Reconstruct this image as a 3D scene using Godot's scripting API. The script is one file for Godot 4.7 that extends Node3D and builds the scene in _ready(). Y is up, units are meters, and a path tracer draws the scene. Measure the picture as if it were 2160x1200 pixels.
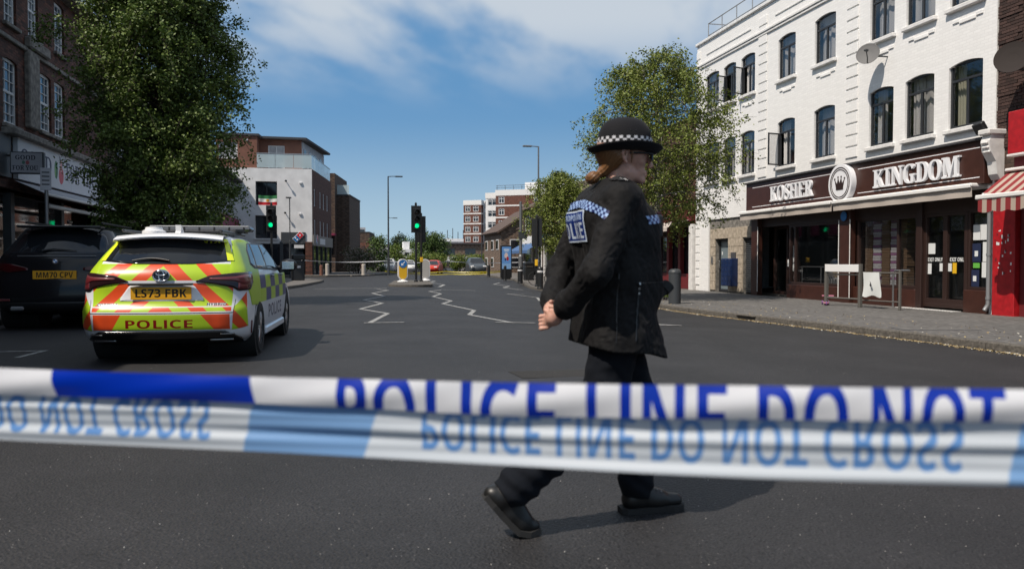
extends Node3D

# ---------------------------------------------------------------- mesh builder
class MB:
	var v := PackedVector3Array()
	var n := PackedVector3Array()
	var uv := PackedVector2Array()
	var col := PackedColorArray()
	var tint := Color.WHITE
	var coloured := false
	var T := Transform3D()
	func put(p: Vector3, m: Vector3, t := Vector2.ZERO) -> void:
		v.append(T * p)
		n.append((T.basis * m).normalized())
		uv.append(t)
		if coloured:
			col.append(tint)
	func tri(a: Vector3, b: Vector3, c: Vector3, na: Vector3, nb: Vector3, nc: Vector3, ta := Vector2.ZERO, tb := Vector2.ZERO, tc := Vector2.ZERO) -> void:
		put(a, na, ta)
		put(c, nc, tc)
		put(b, nb, tb)
	func flat(a: Vector3, b: Vector3, c: Vector3) -> void:
		var m := (b - a).cross(c - a).normalized()
		tri(a, b, c, m, m, m)
	func quad(a: Vector3, b: Vector3, c: Vector3, d: Vector3, full := false) -> void:
		var m := (b - a).cross(c - a)
		if m.length() < 1e-10:
			m = (c - a).cross(d - a)
		m = m.normalized()
		if full:
			tri(a, b, c, m, m, m, Vector2(0, 1), Vector2(1, 1), Vector2(1, 0))
			tri(a, c, d, m, m, m, Vector2(0, 1), Vector2(1, 0), Vector2(0, 0))
		else:
			tri(a, b, c, m, m, m)
			tri(a, c, d, m, m, m)
	func box(c: Vector3, s: Vector3, bev := 0.0) -> void:
		var h := s * 0.5
		if bev <= 0.0:
			for ax in 3:
				for sg in [-1.0, 1.0]:
					var d := Vector3.ZERO
					d[ax] = sg
					var e := Vector3.ZERO
					e[(ax + 1) % 3] = 1.0
					var f := d.cross(e)
					var o := c + d * h
					quad(o - e * h - f * h, o + e * h - f * h, o + e * h + f * h, o - e * h + f * h)
			return
		bev = minf(bev, minf(h.x, minf(h.y, h.z)) * 0.9)
		var g := h - Vector3(bev, bev, bev)
		for ax in 3:
			for sg in [-1.0, 1.0]:
				var d := Vector3.ZERO
				d[ax] = sg
				var e := Vector3.ZERO
				e[(ax + 1) % 3] = 1.0
				var f := d.cross(e)
				var o := c + d * h
				quad(o - e * g - f * g, o + e * g - f * g, o + e * g + f * g, o - e * g + f * g)
		for ax in 3:
			var bx := (ax + 1) % 3
			var cx := (ax + 2) % 3
			for sb in [-1.0, 1.0]:
				for sc in [-1.0, 1.0]:
					var p := Vector3.ZERO
					p[bx] = sb * h[bx]
					p[cx] = sc * g[cx]
					var q := Vector3.ZERO
					q[bx] = sb * g[bx]
					q[cx] = sc * h[cx]
					var l := Vector3.ZERO
					l[ax] = g[ax]
					_edge(c + p, c + q, l, c)
		for sx in [-1.0, 1.0]:
			for sy in [-1.0, 1.0]:
				for sz in [-1.0, 1.0]:
					var s3 := Vector3(sx, sy, sz)
					var a := c + Vector3(h.x, g.y, g.z) * s3
					var b := c + Vector3(g.x, h.y, g.z) * s3
					var d := c + Vector3(g.x, g.y, h.z) * s3
					if (b - a).cross(d - a).dot(s3) > 0:
						flat(a, b, d)
					else:
						flat(a, d, b)
	func _edge(p: Vector3, q: Vector3, l: Vector3, c: Vector3) -> void:
		if (l * 2.0).cross(q - p).dot(p + q - c * 2.0) > 0:
			quad(p - l, p + l, q + l, q - l)
		else:
			quad(p + l, p - l, q - l, q + l)
	func tube(pts: Array, radii: Array, seg := 8, caps := true) -> void:
		var rings := []
		var cnt := pts.size()
		var up := Vector3.UP
		for i in cnt:
			var d: Vector3 = (pts[mini(i + 1, cnt - 1)] - pts[maxi(i - 1, 0)]).normalized()
			if i == 0:
				up = Vector3.UP if absf(d.y) < 0.9 else Vector3.RIGHT
			var a := up.cross(d).normalized()
			var b := d.cross(a).normalized()
			up = b
			var ring := []
			for k in seg:
				var t := TAU * k / seg
				ring.append([a * cos(t) + b * sin(t), d])
			rings.append(ring)
		for i in cnt - 1:
			for k in seg:
				var k2 := (k + 1) % seg
				var n0: Vector3 = rings[i][k][0]
				var n1: Vector3 = rings[i][k2][0]
				var n2: Vector3 = rings[i + 1][k2][0]
				var n3: Vector3 = rings[i + 1][k][0]
				var p0: Vector3 = pts[i] + n0 * radii[i]
				var p1: Vector3 = pts[i] + n1 * radii[i]
				var p2: Vector3 = pts[i + 1] + n2 * radii[i + 1]
				var p3: Vector3 = pts[i + 1] + n3 * radii[i + 1]
				tri(p0, p1, p2, n0, n1, n2)
				tri(p0, p2, p3, n0, n2, n3)
		if caps:
			for e in [0, cnt - 1]:
				var d: Vector3 = rings[e][0][1] * (-1.0 if e == 0 else 1.0)
				for k in seg:
					var p1: Vector3 = pts[e] + rings[e][k][0] * radii[e]
					var p2: Vector3 = pts[e] + rings[e][(k + 1) % seg][0] * radii[e]
					if e == 0:
						tri(pts[e], p2, p1, d, d, d)
					else:
						tri(pts[e], p1, p2, d, d, d)
	func cyl(a: Vector3, b: Vector3, r0: float, r1 := -1.0, seg := 12) -> void:
		tube([a, b], [r0, r0 if r1 < 0 else r1], seg)
	func lathe(prof: Array, seg := 20, c := Vector3.ZERO, sx := 1.0, sz := 1.0) -> void:
		for i in prof.size() - 1:
			var p: Vector2 = prof[i]
			var q: Vector2 = prof[i + 1]
			var e := q - p
			var m2 := Vector2(e.y, -e.x).normalized()
			for k in seg:
				var t0 := TAU * k / seg
				var t1 := TAU * (k + 1) / seg
				var d0 := Vector3(cos(t0) * sx, 0, -sin(t0) * sz)
				var d1 := Vector3(cos(t1) * sx, 0, -sin(t1) * sz)
				var m0 := (Vector3(cos(t0) / sx, 0, -sin(t0) / sz) * m2.x + Vector3(0, m2.y, 0)).normalized()
				var m1 := (Vector3(cos(t1) / sx, 0, -sin(t1) / sz) * m2.x + Vector3(0, m2.y, 0)).normalized()
				var a := c + d0 * p.x + Vector3(0, p.y, 0)
				var b := c + d1 * p.x + Vector3(0, p.y, 0)
				var f := c + d1 * q.x + Vector3(0, q.y, 0)
				var g := c + d0 * q.x + Vector3(0, q.y, 0)
				if p.x > 1e-5:
					tri(a, b, f, m0, m1, m1)
				if q.x > 1e-5:
					tri(a, f, g, m0, m1, m0)
	func prism(poly: PackedVector2Array, z0: float, z1: float, full := false) -> void:
		var idx := Geometry2D.triangulate_polygon(poly)
		var lo := poly[0]
		var hi := poly[0]
		var area := 0.0
		for i in poly.size():
			lo = lo.min(poly[i])
			hi = hi.max(poly[i])
			var q := poly[(i + 1) % poly.size()]
			area += poly[i].x * q.y - q.x * poly[i].y
		for i in range(0, idx.size(), 3):
			var a := poly[idx[i]]
			var b := poly[idx[i + 1]]
			var c := poly[idx[i + 2]]
			if (b - a).cross(c - a) < 0:
				var w := b
				b = c
				c = w
			var ta := Vector2.ZERO
			var tb := Vector2.ZERO
			var tc := Vector2.ZERO
			if full:
				ta = (a - lo) / (hi - lo)
				tb = (b - lo) / (hi - lo)
				tc = (c - lo) / (hi - lo)
				ta.y = 1.0 - ta.y
				tb.y = 1.0 - tb.y
				tc.y = 1.0 - tc.y
			tri(Vector3(a.x, a.y, z1), Vector3(b.x, b.y, z1), Vector3(c.x, c.y, z1), Vector3.BACK, Vector3.BACK, Vector3.BACK, ta, tb, tc)
			if absf(z1 - z0) > 1e-6:
				tri(Vector3(a.x, a.y, z0), Vector3(c.x, c.y, z0), Vector3(b.x, b.y, z0), Vector3.FORWARD, Vector3.FORWARD, Vector3.FORWARD)
		if absf(z1 - z0) > 1e-6:
			for i in poly.size():
				var p := poly[i]
				var q := poly[(i + 1) % poly.size()]
				if area < 0:
					var w := p
					p = q
					q = w
				quad(Vector3(p.x, p.y, z0), Vector3(q.x, q.y, z0), Vector3(q.x, q.y, z1), Vector3(p.x, p.y, z1))
	func grid(pts: Array, uvs := [], flip := false) -> void:
		# pts[i][j]; smooth normals; front is d/dj x d/di unless flipped
		var nu := pts.size()
		var nv: int = pts[0].size()
		var nm := []
		for i in nu:
			var row := []
			for j in nv:
				var du: Vector3 = pts[mini(i + 1, nu - 1)][j] - pts[maxi(i - 1, 0)][j]
				var dv: Vector3 = pts[i][mini(j + 1, nv - 1)] - pts[i][maxi(j - 1, 0)]
				var m := dv.cross(du)
				if m.length() < 1e-12:
					m = Vector3.UP
				row.append(m.normalized() * (-1.0 if flip else 1.0))
			nm.append(row)
		for i in nu - 1:
			for j in nv - 1:
				var t := [Vector2.ZERO, Vector2.ZERO, Vector2.ZERO, Vector2.ZERO]
				if uvs:
					t = [uvs[i][j], uvs[i][j + 1], uvs[i + 1][j + 1], uvs[i + 1][j]]
				if flip:
					tri(pts[i][j], pts[i + 1][j + 1], pts[i][j + 1], nm[i][j], nm[i + 1][j + 1], nm[i][j + 1], t[0], t[2], t[1])
					tri(pts[i][j], pts[i + 1][j], pts[i + 1][j + 1], nm[i][j], nm[i + 1][j], nm[i + 1][j + 1], t[0], t[3], t[2])
				else:
					tri(pts[i][j], pts[i][j + 1], pts[i + 1][j + 1], nm[i][j], nm[i][j + 1], nm[i + 1][j + 1], t[0], t[1], t[2])
					tri(pts[i][j], pts[i + 1][j + 1], pts[i + 1][j], nm[i][j], nm[i + 1][j + 1], nm[i + 1][j], t[0], t[2], t[3])
	func mesh() -> ArrayMesh:
		var a := []
		a.resize(Mesh.ARRAY_MAX)
		a[Mesh.ARRAY_VERTEX] = v
		a[Mesh.ARRAY_NORMAL] = n
		a[Mesh.ARRAY_TEX_UV] = uv
		if coloured:
			a[Mesh.ARRAY_COLOR] = col
		var m := ArrayMesh.new()
		m.add_surface_from_arrays(Mesh.PRIMITIVE_TRIANGLES, a)
		return m

var M := {}
var names := {}
var rng := RandomNumberGenerator.new()
var fonts := {}
var unit_cache := {}

func _ready() -> void:
	rng.seed = 7
	# ---- camera
	var cam := Camera3D.new()
	cam.name = "camera"
	add_child(cam)
	cam.position = Vector3(0, 1.12, 0)
	cam.rotation = Vector3(-0.02882, -0.20304, 0)
	cam.fov = 38.88
	cam.near = 0.05
	cam.far = 3000.0
	cam.current = true
	# ---- sky and exposure
	var we := WorldEnvironment.new()
	we.name = "world_environment"
	var env := Environment.new()
	env.background_mode = Environment.BG_SKY
	env.tonemap_mode = Environment.TONE_MAPPER_LINEAR
	env.tonemap_exposure = 1.0
	env.sky = Sky.new()
	env.sky.sky_material = make_sky()
	env.background_energy_multiplier = 1.0
	env.sdfgi_enabled = true
	env.ssao_enabled = true
	env.ssil_enabled = true
	we.environment = env
	var ca := CameraAttributesPhysical.new()
	ca.frustum_focal_length = 28.0
	ca.frustum_focus_distance = 13.0
	ca.exposure_aperture = 3.5
	we.camera_attributes = ca
	add_child(we)
	# ---- sun
	var sun := DirectionalLight3D.new()
	sun.name = "sun"
	add_child(sun)
	sun.look_at_from_position(Vector3.ZERO, Vector3(0.62, -1.0, -0.36), Vector3.UP)
	sun.light_energy = 1.6
	sun.light_color = Color(1.0, 0.955, 0.9)
	sun.light_angular_distance = 0.5
	sun.shadow_enabled = true
	make_materials()
	build_ground()
	build_kosher_building()
	build_right_neighbours()
	build_left_buildings()
	build_white_block()
	build_far()
	build_trees()
	build_street_furniture()
	build_police_car()
	build_suv()
	build_far_cars()
	build_officer()
	build_tape()

func make_sky() -> Material:
	var w := 2048
	var h := 1024
	var img := Image.create(w, h, false, Image.FORMAT_RGBF)
	var zen := Vector3(0.085, 0.215, 0.47)
	var mid := Vector3(0.135, 0.315, 0.56)
	var hor := Vector3(0.43, 0.59, 0.7)
	var n1 := FastNoiseLite.new()
	n1.seed = 11
	n1.frequency = 1.0
	n1.fractal_octaves = 7
	n1.fractal_gain = 0.55
	var n2 := FastNoiseLite.new()
	n2.seed = 5
	n2.frequency = 1.0
	n2.fractal_octaves = 2
	for y in h / 2:
		var el := PI * (0.5 - (y + 0.5) / h)
		var s := sin(el)
		var c: Vector3 = hor.lerp(mid, smoothstep(0.0, 0.2, s)).lerp(zen, smoothstep(0.12, 0.75, s))
		for x in w:
			var az := TAU * (x + 0.5) / w
			# thin high cloud on a sheet far above the ground
			var q := c
			if s > 0.1:
				var r := cos(el) / (s + 0.06)
				var px := cos(az) * r
				var pz := sin(az) * r
				var u := px * 0.9 + pz * 0.43
				var v := -px * 0.43 + pz * 0.9
				var f := n1.get_noise_2d(u * 0.7, v * 1.7)
				var g := n2.get_noise_2d(px * 0.3 + 3.1, pz * 0.3)
				var d := smoothstep(-0.85, 0.34, f * 1.1 + g * 0.55) * smoothstep(0.17, 0.29, s)
				q = c.lerp(Vector3(0.63, 0.68, 0.73), d * 0.86)
			img.set_pixel(x, y, Color(q.x, q.y, q.z))
	img.fill_rect(Rect2i(0, h / 2, w, h / 2), Color(0.09, 0.09, 0.09))
	var m := PanoramaSkyMaterial.new()
	m.panorama = ImageTexture.create_from_image(img)
	return m

# ---------------------------------------------------------------- helpers
func numbered(nm: String) -> String:
	var k: int = names.get(nm, 0)
	names[nm] = k + 1
	return nm if k == 0 else "%s_%03d" % [nm, k]

func thing(nm: String, label: String, cat: String, pos := Vector3.ZERO, turn := 0.0, group := "") -> Node3D:
	var o := Node3D.new()
	o.name = numbered(nm)
	add_child(o)
	o.position = pos
	o.rotation_degrees.y = turn
	o.set_meta("label", label)
	o.set_meta("category", cat)
	if group:
		o.set_meta("group", group)
	return o

func copy(src: Node3D, label: String, pos: Vector3, turn := 0.0) -> Node3D:
	var o: Node3D = src.duplicate()
	o.name = numbered(String(src.name))
	add_child(o)
	o.position = pos
	o.rotation_degrees.y = turn
	o.set_meta("label", label)
	return o

func part(parent: Node, nm: String, mb, m: Material, pos := Vector3.ZERO) -> MeshInstance3D:
	var o := MeshInstance3D.new()
	o.name = nm
	o.mesh = mb.mesh() if mb is MB else mb
	o.material_override = m
	o.position = pos
	parent.add_child(o, true)
	return o

func struct(nm: String, mb, m: Material) -> MeshInstance3D:
	var o := part(self, numbered(nm), mb, m)
	o.set_meta("kind", "structure")
	return o

func bx(parent: Node, nm: String, c: Vector3, s: Vector3, m: Material, bev := 0.006) -> MeshInstance3D:
	var b := MB.new()
	b.box(Vector3.ZERO, s, bev)
	return part(parent, nm, b, m, c)

func lin(r: float, g: float, b: float) -> Color:
	return Color(r, g, b).linear_to_srgb()

func mt(nm: String, c: Color, rough := 0.7, metal := 0.0, spec := 0.5) -> StandardMaterial3D:
	if M.has(nm):
		return M[nm]
	var m := StandardMaterial3D.new()
	m.resource_name = nm
	m.albedo_color = c.linear_to_srgb()
	m.roughness = rough
	m.metallic = metal
	m.metallic_specular = spec
	M[nm] = m
	return m

func noise_tex(freq: float, sd: int, lo: float, hi: float, oct := 4, size := 512, kind := FastNoiseLite.TYPE_SIMPLEX_SMOOTH) -> NoiseTexture2D:
	var f := FastNoiseLite.new()
	f.noise_type = kind
	f.seed = sd
	f.frequency = freq
	f.fractal_octaves = oct
	var t := NoiseTexture2D.new()
	t.width = size
	t.height = size
	t.seamless = true
	t.noise = f
	var g := Gradient.new()
	g.set_color(0, Color(lo, lo, lo))
	g.set_color(1, Color(hi, hi, hi))
	t.color_ramp = g
	return t

func bump_tex(freq: float, sd: int, strength: float, oct := 3, size := 512) -> NoiseTexture2D:
	var f := FastNoiseLite.new()
	f.noise_type = FastNoiseLite.TYPE_SIMPLEX_SMOOTH
	f.seed = sd
	f.frequency = freq
	f.fractal_octaves = oct
	var t := NoiseTexture2D.new()
	t.width = size
	t.height = size
	t.seamless = true
	t.as_normal_map = true
	t.bump_strength = strength
	t.noise = f
	return t

func worn(m: StandardMaterial3D, tex: Texture2D, scale: float, world := true) -> StandardMaterial3D:
	m.albedo_texture = tex
	m.uv1_triplanar = true
	m.uv1_world_triplanar = world
	m.uv1_scale = Vector3(scale, scale, scale)
	return m

func font(kind: String) -> Font:
	if not fonts.has(kind):
		var f := SystemFont.new()
		f.font_names = PackedStringArray(["Droid Serif" if kind.begins_with("serif") else "Droid Sans"])
		f.font_weight = 700 if kind.ends_with("bold") else 400
		fonts[kind] = f
	return fonts[kind]

func text_mesh(s: String, kind: String, depth: float, px := 0.01) -> TextMesh:
	var t := TextMesh.new()
	t.text = s
	t.font = font(kind)
	t.font_size = 64
	t.pixel_size = px
	t.depth = depth
	t.curve_step = 1.5
	return t

# ---- painting flat print into pictures
func fill_tri(img: Image, a: Vector2, b: Vector2, c: Vector2, k: Color) -> void:
	var y0 := maxi(0, int(ceil(minf(a.y, minf(b.y, c.y)) - 0.5)))
	var y1 := mini(img.get_height() - 1, int(floor(maxf(a.y, maxf(b.y, c.y)) - 0.5)))
	for y in range(y0, y1 + 1):
		var yy := y + 0.5
		var lo := 1e9
		var hi := -1e9
		for e in [[a, b], [b, c], [c, a]]:
			var p: Vector2 = e[0]
			var q: Vector2 = e[1]
			if (p.y <= yy) != (q.y <= yy):
				var x := p.x + (q.x - p.x) * (yy - p.y) / (q.y - p.y)
				lo = minf(lo, x)
				hi = maxf(hi, x)
		if hi > lo:
			var xa := int(round(lo))
			var xb := int(round(hi))
			if xb > xa:
				img.fill_rect(Rect2i(xa, y, xb - xa, 1), k)

func fill_poly(img: Image, pts: Array, k: Color) -> void:
	var pk := PackedVector2Array(pts)
	var idx := Geometry2D.triangulate_polygon(pk)
	for i in range(0, idx.size(), 3):
		fill_tri(img, pk[idx[i]], pk[idx[i + 1]], pk[idx[i + 2]], k)

func fill_disc(img: Image, c: Vector2, rx: float, ry: float, k: Color) -> void:
	for y in range(int(c.y - ry), int(c.y + ry) + 1):
		var t := 1.0 - pow((y + 0.5 - c.y) / ry, 2)
		if t > 0:
			var w := rx * sqrt(t)
			img.fill_rect(Rect2i(int(c.x - w), y, int(2 * w), 1), k)

func fill_line(img: Image, a: Vector2, b: Vector2, w: float, k: Color) -> void:
	var d := (b - a).normalized().orthogonal() * w * 0.5
	fill_tri(img, a - d, b - d, b + d, k)
	fill_tri(img, a - d, b + d, a + d, k)

func paint_text(img: Image, s: String, kind: String, r: Rect2, k: Color, flip_y := false) -> void:
	# the words stretched to fill the rectangle r
	var cap := 1e9
	if kind.begins_with("sans"):
		# plain upright strokes for I, without serifs, cut at the height of the capitals
		s = s.replace("I", "l")
		cap = text_mesh("H", kind, 0.0).get_aabb().end.y
		cap = text_mesh("H" + s.replace("l", ""), kind, 0.0).get_aabb().end.y if s.length() > 1 else cap
	var arr := text_mesh(s, kind, 0.0).get_mesh_arrays()
	var vs: PackedVector3Array = arr[Mesh.ARRAY_VERTEX]
	for i in vs.size():
		vs[i].y = minf(vs[i].y, cap)
	var ix: PackedInt32Array = arr[Mesh.ARRAY_INDEX]
	if vs.is_empty():
		return
	var lo := Vector2(1e9, 1e9)
	var hi := -lo
	for p in vs:
		lo = lo.min(Vector2(p.x, p.y))
		hi = hi.max(Vector2(p.x, p.y))
	var sc := r.size / (hi - lo)
	for i in range(0, ix.size(), 3):
		var t := []
		for j in 3:
			var p := vs[ix[i + j]]
			var y := (p.y - lo.y) * sc.y
			t.append(Vector2(r.position.x + (p.x - lo.x) * sc.x, r.position.y + (y if flip_y else r.size.y - y)))
		fill_tri(img, t[0], t[1], t[2], k)

func picture(w: int, h: int, k: Color) -> Image:
	var img := Image.create(w, h, false, Image.FORMAT_RGB8)
	img.fill(k)
	return img

func print_mat(nm: String, img: Image, rough := 0.5, shrink := true) -> StandardMaterial3D:
	if shrink:
		img.resize(img.get_width() / 2, img.get_height() / 2, Image.INTERPOLATE_LANCZOS)
	var m := StandardMaterial3D.new()
	m.resource_name = nm
	m.albedo_texture = ImageTexture.create_from_image(img)
	m.roughness = rough
	m.texture_repeat = false
	M[nm] = m
	return m

func panel(w: float, h: float, d: float) -> MB:
	# a thin sheet whose front (+z) carries a picture; origin in the middle of its back
	var b := MB.new()
	b.quad(Vector3(-w / 2, -h / 2, d), Vector3(w / 2, -h / 2, d), Vector3(w / 2, h / 2, d), Vector3(-w / 2, h / 2, d), true)
	b.quad(Vector3(w / 2, -h / 2, 0), Vector3(-w / 2, -h / 2, 0), Vector3(-w / 2, h / 2, 0), Vector3(w / 2, h / 2, 0))
	b.quad(Vector3(-w / 2, -h / 2, 0), Vector3(-w / 2, -h / 2, d), Vector3(-w / 2, h / 2, d), Vector3(-w / 2, h / 2, 0))
	b.quad(Vector3(w / 2, -h / 2, d), Vector3(w / 2, -h / 2, 0), Vector3(w / 2, h / 2, 0), Vector3(w / 2, h / 2, d))
	b.quad(Vector3(-w / 2, h / 2, d), Vector3(w / 2, h / 2, d), Vector3(w / 2, h / 2, 0), Vector3(-w / 2, h / 2, 0))
	b.quad(Vector3(-w / 2, -h / 2, 0), Vector3(w / 2, -h / 2, 0), Vector3(w / 2, -h / 2, d), Vector3(-w / 2, -h / 2, d))
	return b

func gy(x: float) -> float:
	return -0.22 * smoothstep(1.5, 9.5, x)

# ---------------------------------------------------------------- materials
func brick_images(seed_: int, mortar: float, lo: float, hi: float) -> Array:
	# bricks far too small in the picture to be told apart: 8 x 16 of them, one metre across is 2.25 bricks x 0.075 courses
	var w := 512
	var h := 512
	var r := RandomNumberGenerator.new()
	r.seed = seed_
	var img := picture(w, h, Color(mortar, mortar, mortar))
	var hgt := picture(w, h, Color(0.2, 0.2, 0.2))
	var ch := 32
	var cw := 64
	for row in h / ch:
		for k in w / cw:
			var x := k * cw + (cw / 2 if row % 2 else 0)
			var g := r.randf_range(lo, hi)
			var t := r.randf_range(-0.05, 0.05)
			for xx in [x, x - w]:
				img.fill_rect(Rect2i(xx + 3, row * ch + 3, cw - 6, ch - 6), Color(g + t, g, g - t * 0.6) if lo < 0.9 else Color(g, g, g))
				hgt.fill_rect(Rect2i(xx + 3, row * ch + 3, cw - 6, ch - 6), Color(0.8, 0.8, 0.8))
				hgt.fill_rect(Rect2i(xx + 5, row * ch + 5, cw - 10, ch - 10), Color(1, 1, 1))
	hgt.bump_map_to_normal_map(3.0)
	return [ImageTexture.create_from_image(img), ImageTexture.create_from_image(hgt)]

func brick_mat(nm: String, c: Color, im: Array, rough := 0.85, bump := 0.6) -> StandardMaterial3D:
	var m := mt(nm, c, rough)
	worn(m, im[0], 0.8333)
	m.uv1_scale = Vector3(0.556, 0.8333, 0.556)
	m.normal_enabled = true
	m.normal_texture = im[1]
	m.normal_scale = bump
	return m

func make_materials() -> void:
	# asphalt: pale and dark stones in bitumen
	var r := RandomNumberGenerator.new()
	r.seed = 3
	var img := picture(1024, 1024, Color(0.78, 0.78, 0.78))
	var data := img.get_data()
	for i in 1024 * 1024:
		var g := clampi(int(168 + r.randfn() * 34.0), 50, 255)
		data[i * 3] = g
		data[i * 3 + 1] = g
		data[i * 3 + 2] = g
	img = Image.create_from_data(1024, 1024, false, Image.FORMAT_RGB8, data)
	for i in 16000:
		var g := clampf(0.6 + r.randfn() * 0.2, 0.25, 0.95)
		if i % 60 == 0:
			g = 1.0
		var s := r.randi_range(2, 5)
		img.fill_rect(Rect2i(r.randi_range(0, 1020), r.randi_range(0, 1020), s, s), Color(g, g, g * 0.99))
	var asp := mt("asphalt", Color(0.064, 0.062, 0.066), 0.66)
	worn(asp, ImageTexture.create_from_image(img), 0.45)
	asp.normal_enabled = true
	asp.normal_texture = bump_tex(0.25, 21, 5.0, 2)
	asp.normal_scale = 0.5
	asp.detail_enabled = true
	asp.detail_blend_mode = BaseMaterial3D.BLEND_MODE_MUL
	asp.detail_albedo = noise_tex(0.012, 9, 0.66, 1.0, 6, 1024)
	asp.detail_uv_layer = BaseMaterial3D.DETAIL_UV_2
	asp.uv2_triplanar = true
	asp.uv2_world_triplanar = true
	asp.uv2_scale = Vector3(0.05, 0.05, 0.05)
	var paint := mt("road_paint", Color(0.5, 0.5, 0.48), 0.7)
	worn(paint, noise_tex(0.03, 4, 0.45, 1.0, 5), 0.9)
	for i in 4:
		var g: float = [0.15, 0.162, 0.172, 0.158][i]
		var m := mt("slab%d" % i, Color(g, g * 0.965, g * 0.92), 0.88)
		worn(m, noise_tex(0.02, 30 + i, 0.66, 1.0, 5), 0.5)
	worn(mt("joint", Color(0.06, 0.056, 0.05), 0.95), noise_tex(0.02, 41, 0.6, 1.0), 0.6)
	worn(mt("kerbstone", Color(0.16, 0.145, 0.125), 0.9), noise_tex(0.03, 42, 0.55, 1.0, 5), 0.8)
	worn(mt("far_paving", Color(0.17, 0.155, 0.14), 0.9), noise_tex(0.02, 43, 0.7, 1.0, 5), 0.3)
	worn(mt("earth", Color(0.09, 0.085, 0.06), 0.95), noise_tex(0.02, 44, 0.6, 1.0), 0.1)
	# walls
	var bi := brick_images(1, 0.62, 0.5, 1.0)
	brick_mat("red_brick", Color(0.15, 0.058, 0.038), bi)
	brick_mat("brown_brick", Color(0.13, 0.085, 0.062), bi)
	brick_mat("tan_brick", Color(0.27, 0.19, 0.14), bi)
	brick_mat("flat_brick", Color(0.23, 0.09, 0.06), bi)
	var wi := brick_images(2, 0.955, 0.965, 1.0)
	brick_mat("white_brick", Color(0.84, 0.835, 0.82), wi, 0.6, 0.18)
	worn(mt("white_render", Color(0.76, 0.76, 0.76), 0.8), noise_tex(0.01, 50, 0.9, 1.0, 5), 0.2)
	worn(mt("white_paint", Color(0.8, 0.79, 0.77), 0.55), noise_tex(0.015, 51, 0.88, 1.0, 5), 0.6)
	worn(mt("stone", Color(0.52, 0.44, 0.34), 0.85), noise_tex(0.02, 52, 0.72, 1.0, 5), 0.5)
	worn(mt("grey_stone", Color(0.3, 0.28, 0.25), 0.85), noise_tex(0.02, 53, 0.6, 1.0, 5), 0.5)
	worn(mt("grey_render", Color(0.46, 0.47, 0.5), 0.85), noise_tex(0.012, 54, 0.8, 1.0, 5), 0.3)
	worn(mt("brown_cladding", Color(0.2, 0.085, 0.055), 0.75), noise_tex(0.01, 55, 0.85, 1.0, 4), 0.3)
	worn(mt("roof_tile", Color(0.13, 0.085, 0.065), 0.85), noise_tex(0.05, 56, 0.6, 1.0, 4), 0.5)
	mt("roof_dark", Color(0.05, 0.05, 0.055), 0.85)
	worn(mt("shop_brown", Color(0.058, 0.02, 0.013), 0.42), noise_tex(0.01, 57, 0.85, 1.0), 0.6)
	mt("shop_brown_dark", Color(0.028, 0.013, 0.01), 0.5)
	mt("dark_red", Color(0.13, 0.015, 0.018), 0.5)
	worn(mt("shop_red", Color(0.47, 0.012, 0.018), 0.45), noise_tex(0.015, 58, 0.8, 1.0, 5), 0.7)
	mt("magenta", Color(0.2, 0.018, 0.06), 0.6)
	mt("frame_dark", Color(0.022, 0.024, 0.028), 0.45)
	mt("frame_white", Color(0.62, 0.63, 0.64), 0.5)
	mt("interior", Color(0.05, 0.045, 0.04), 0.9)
	mt("curtain", Color(0.5, 0.5, 0.5), 0.95)
	mt("curtain_warm", Color(0.42, 0.42, 0.33), 0.95)
	mt("letter_white", Color(0.78, 0.79, 0.82), 0.35)
	mt("letter_side", Color(0.55, 0.57, 0.62), 0.4)
	mt("awning_cloth", Color(0.42, 0.37, 0.33), 0.9)
	mt("awning_white", Color(0.72, 0.71, 0.69), 0.5)
	mt("black_paint", Color(0.016, 0.017, 0.018), 0.42)
	mt("dark_grey_paint", Color(0.042, 0.047, 0.052), 0.5)
	mt("grey_metal", Color(0.2, 0.205, 0.21), 0.45, 0.6)
	mt("steel", Color(0.42, 0.42, 0.42), 0.35, 0.9)
	mt("galvanised", Color(0.27, 0.28, 0.29), 0.55, 0.5)
	mt("chrome", Color(0.7, 0.7, 0.72), 0.12, 1.0)
	mt("rubber", Color(0.014, 0.014, 0.014), 0.85)
	mt("black_plastic", Color(0.012, 0.012, 0.013), 0.4)
	mt("paper", Color(0.66, 0.68, 0.68), 0.8)
	mt("navy", Color(0.012, 0.02, 0.06), 0.6)
	mt("yellow", Color(0.72, 0.42, 0.015), 0.5)
	mt("sign_blue", Color(0.02, 0.15, 0.42), 0.4)
	mt("mailbox_blue", Color(0.004, 0.018, 0.075), 0.4)
	mt("white_plastic", Color(0.7, 0.7, 0.7), 0.35)
	mt("teal_glass", Color(0.16, 0.2, 0.22), 0.3)
	var gl := mt("window_glass", Color(0.02, 0.025, 0.03), 0.03)
	gl.albedo_color = Color(0.1, 0.12, 0.13, 0.12)
	gl.transparency = BaseMaterial3D.TRANSPARENCY_ALPHA
	mt("sash_glass", Color(0.03, 0.06, 0.1), 0.05, 0.0, 0.8)
	mt("dark_glass", Color(0.014, 0.017, 0.022), 0.04, 0.0, 0.6)
	mt("car_glass", Color(0.012, 0.014, 0.017), 0.03, 0.0, 0.5)
	var bal := mt("balcony_glass", Color(0.55, 0.66, 0.68), 0.12)
	bal.albedo_color.a = 0.55
	bal.transparency = BaseMaterial3D.TRANSPARENCY_ALPHA
	var gs := mt("signal_green", Color(0.0, 0.25, 0.14), 0.3)
	gs.emission_enabled = true
	gs.emission = Color(0.0, 1.0, 0.62)
	gs.emission_energy_multiplier = 1.1
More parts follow.
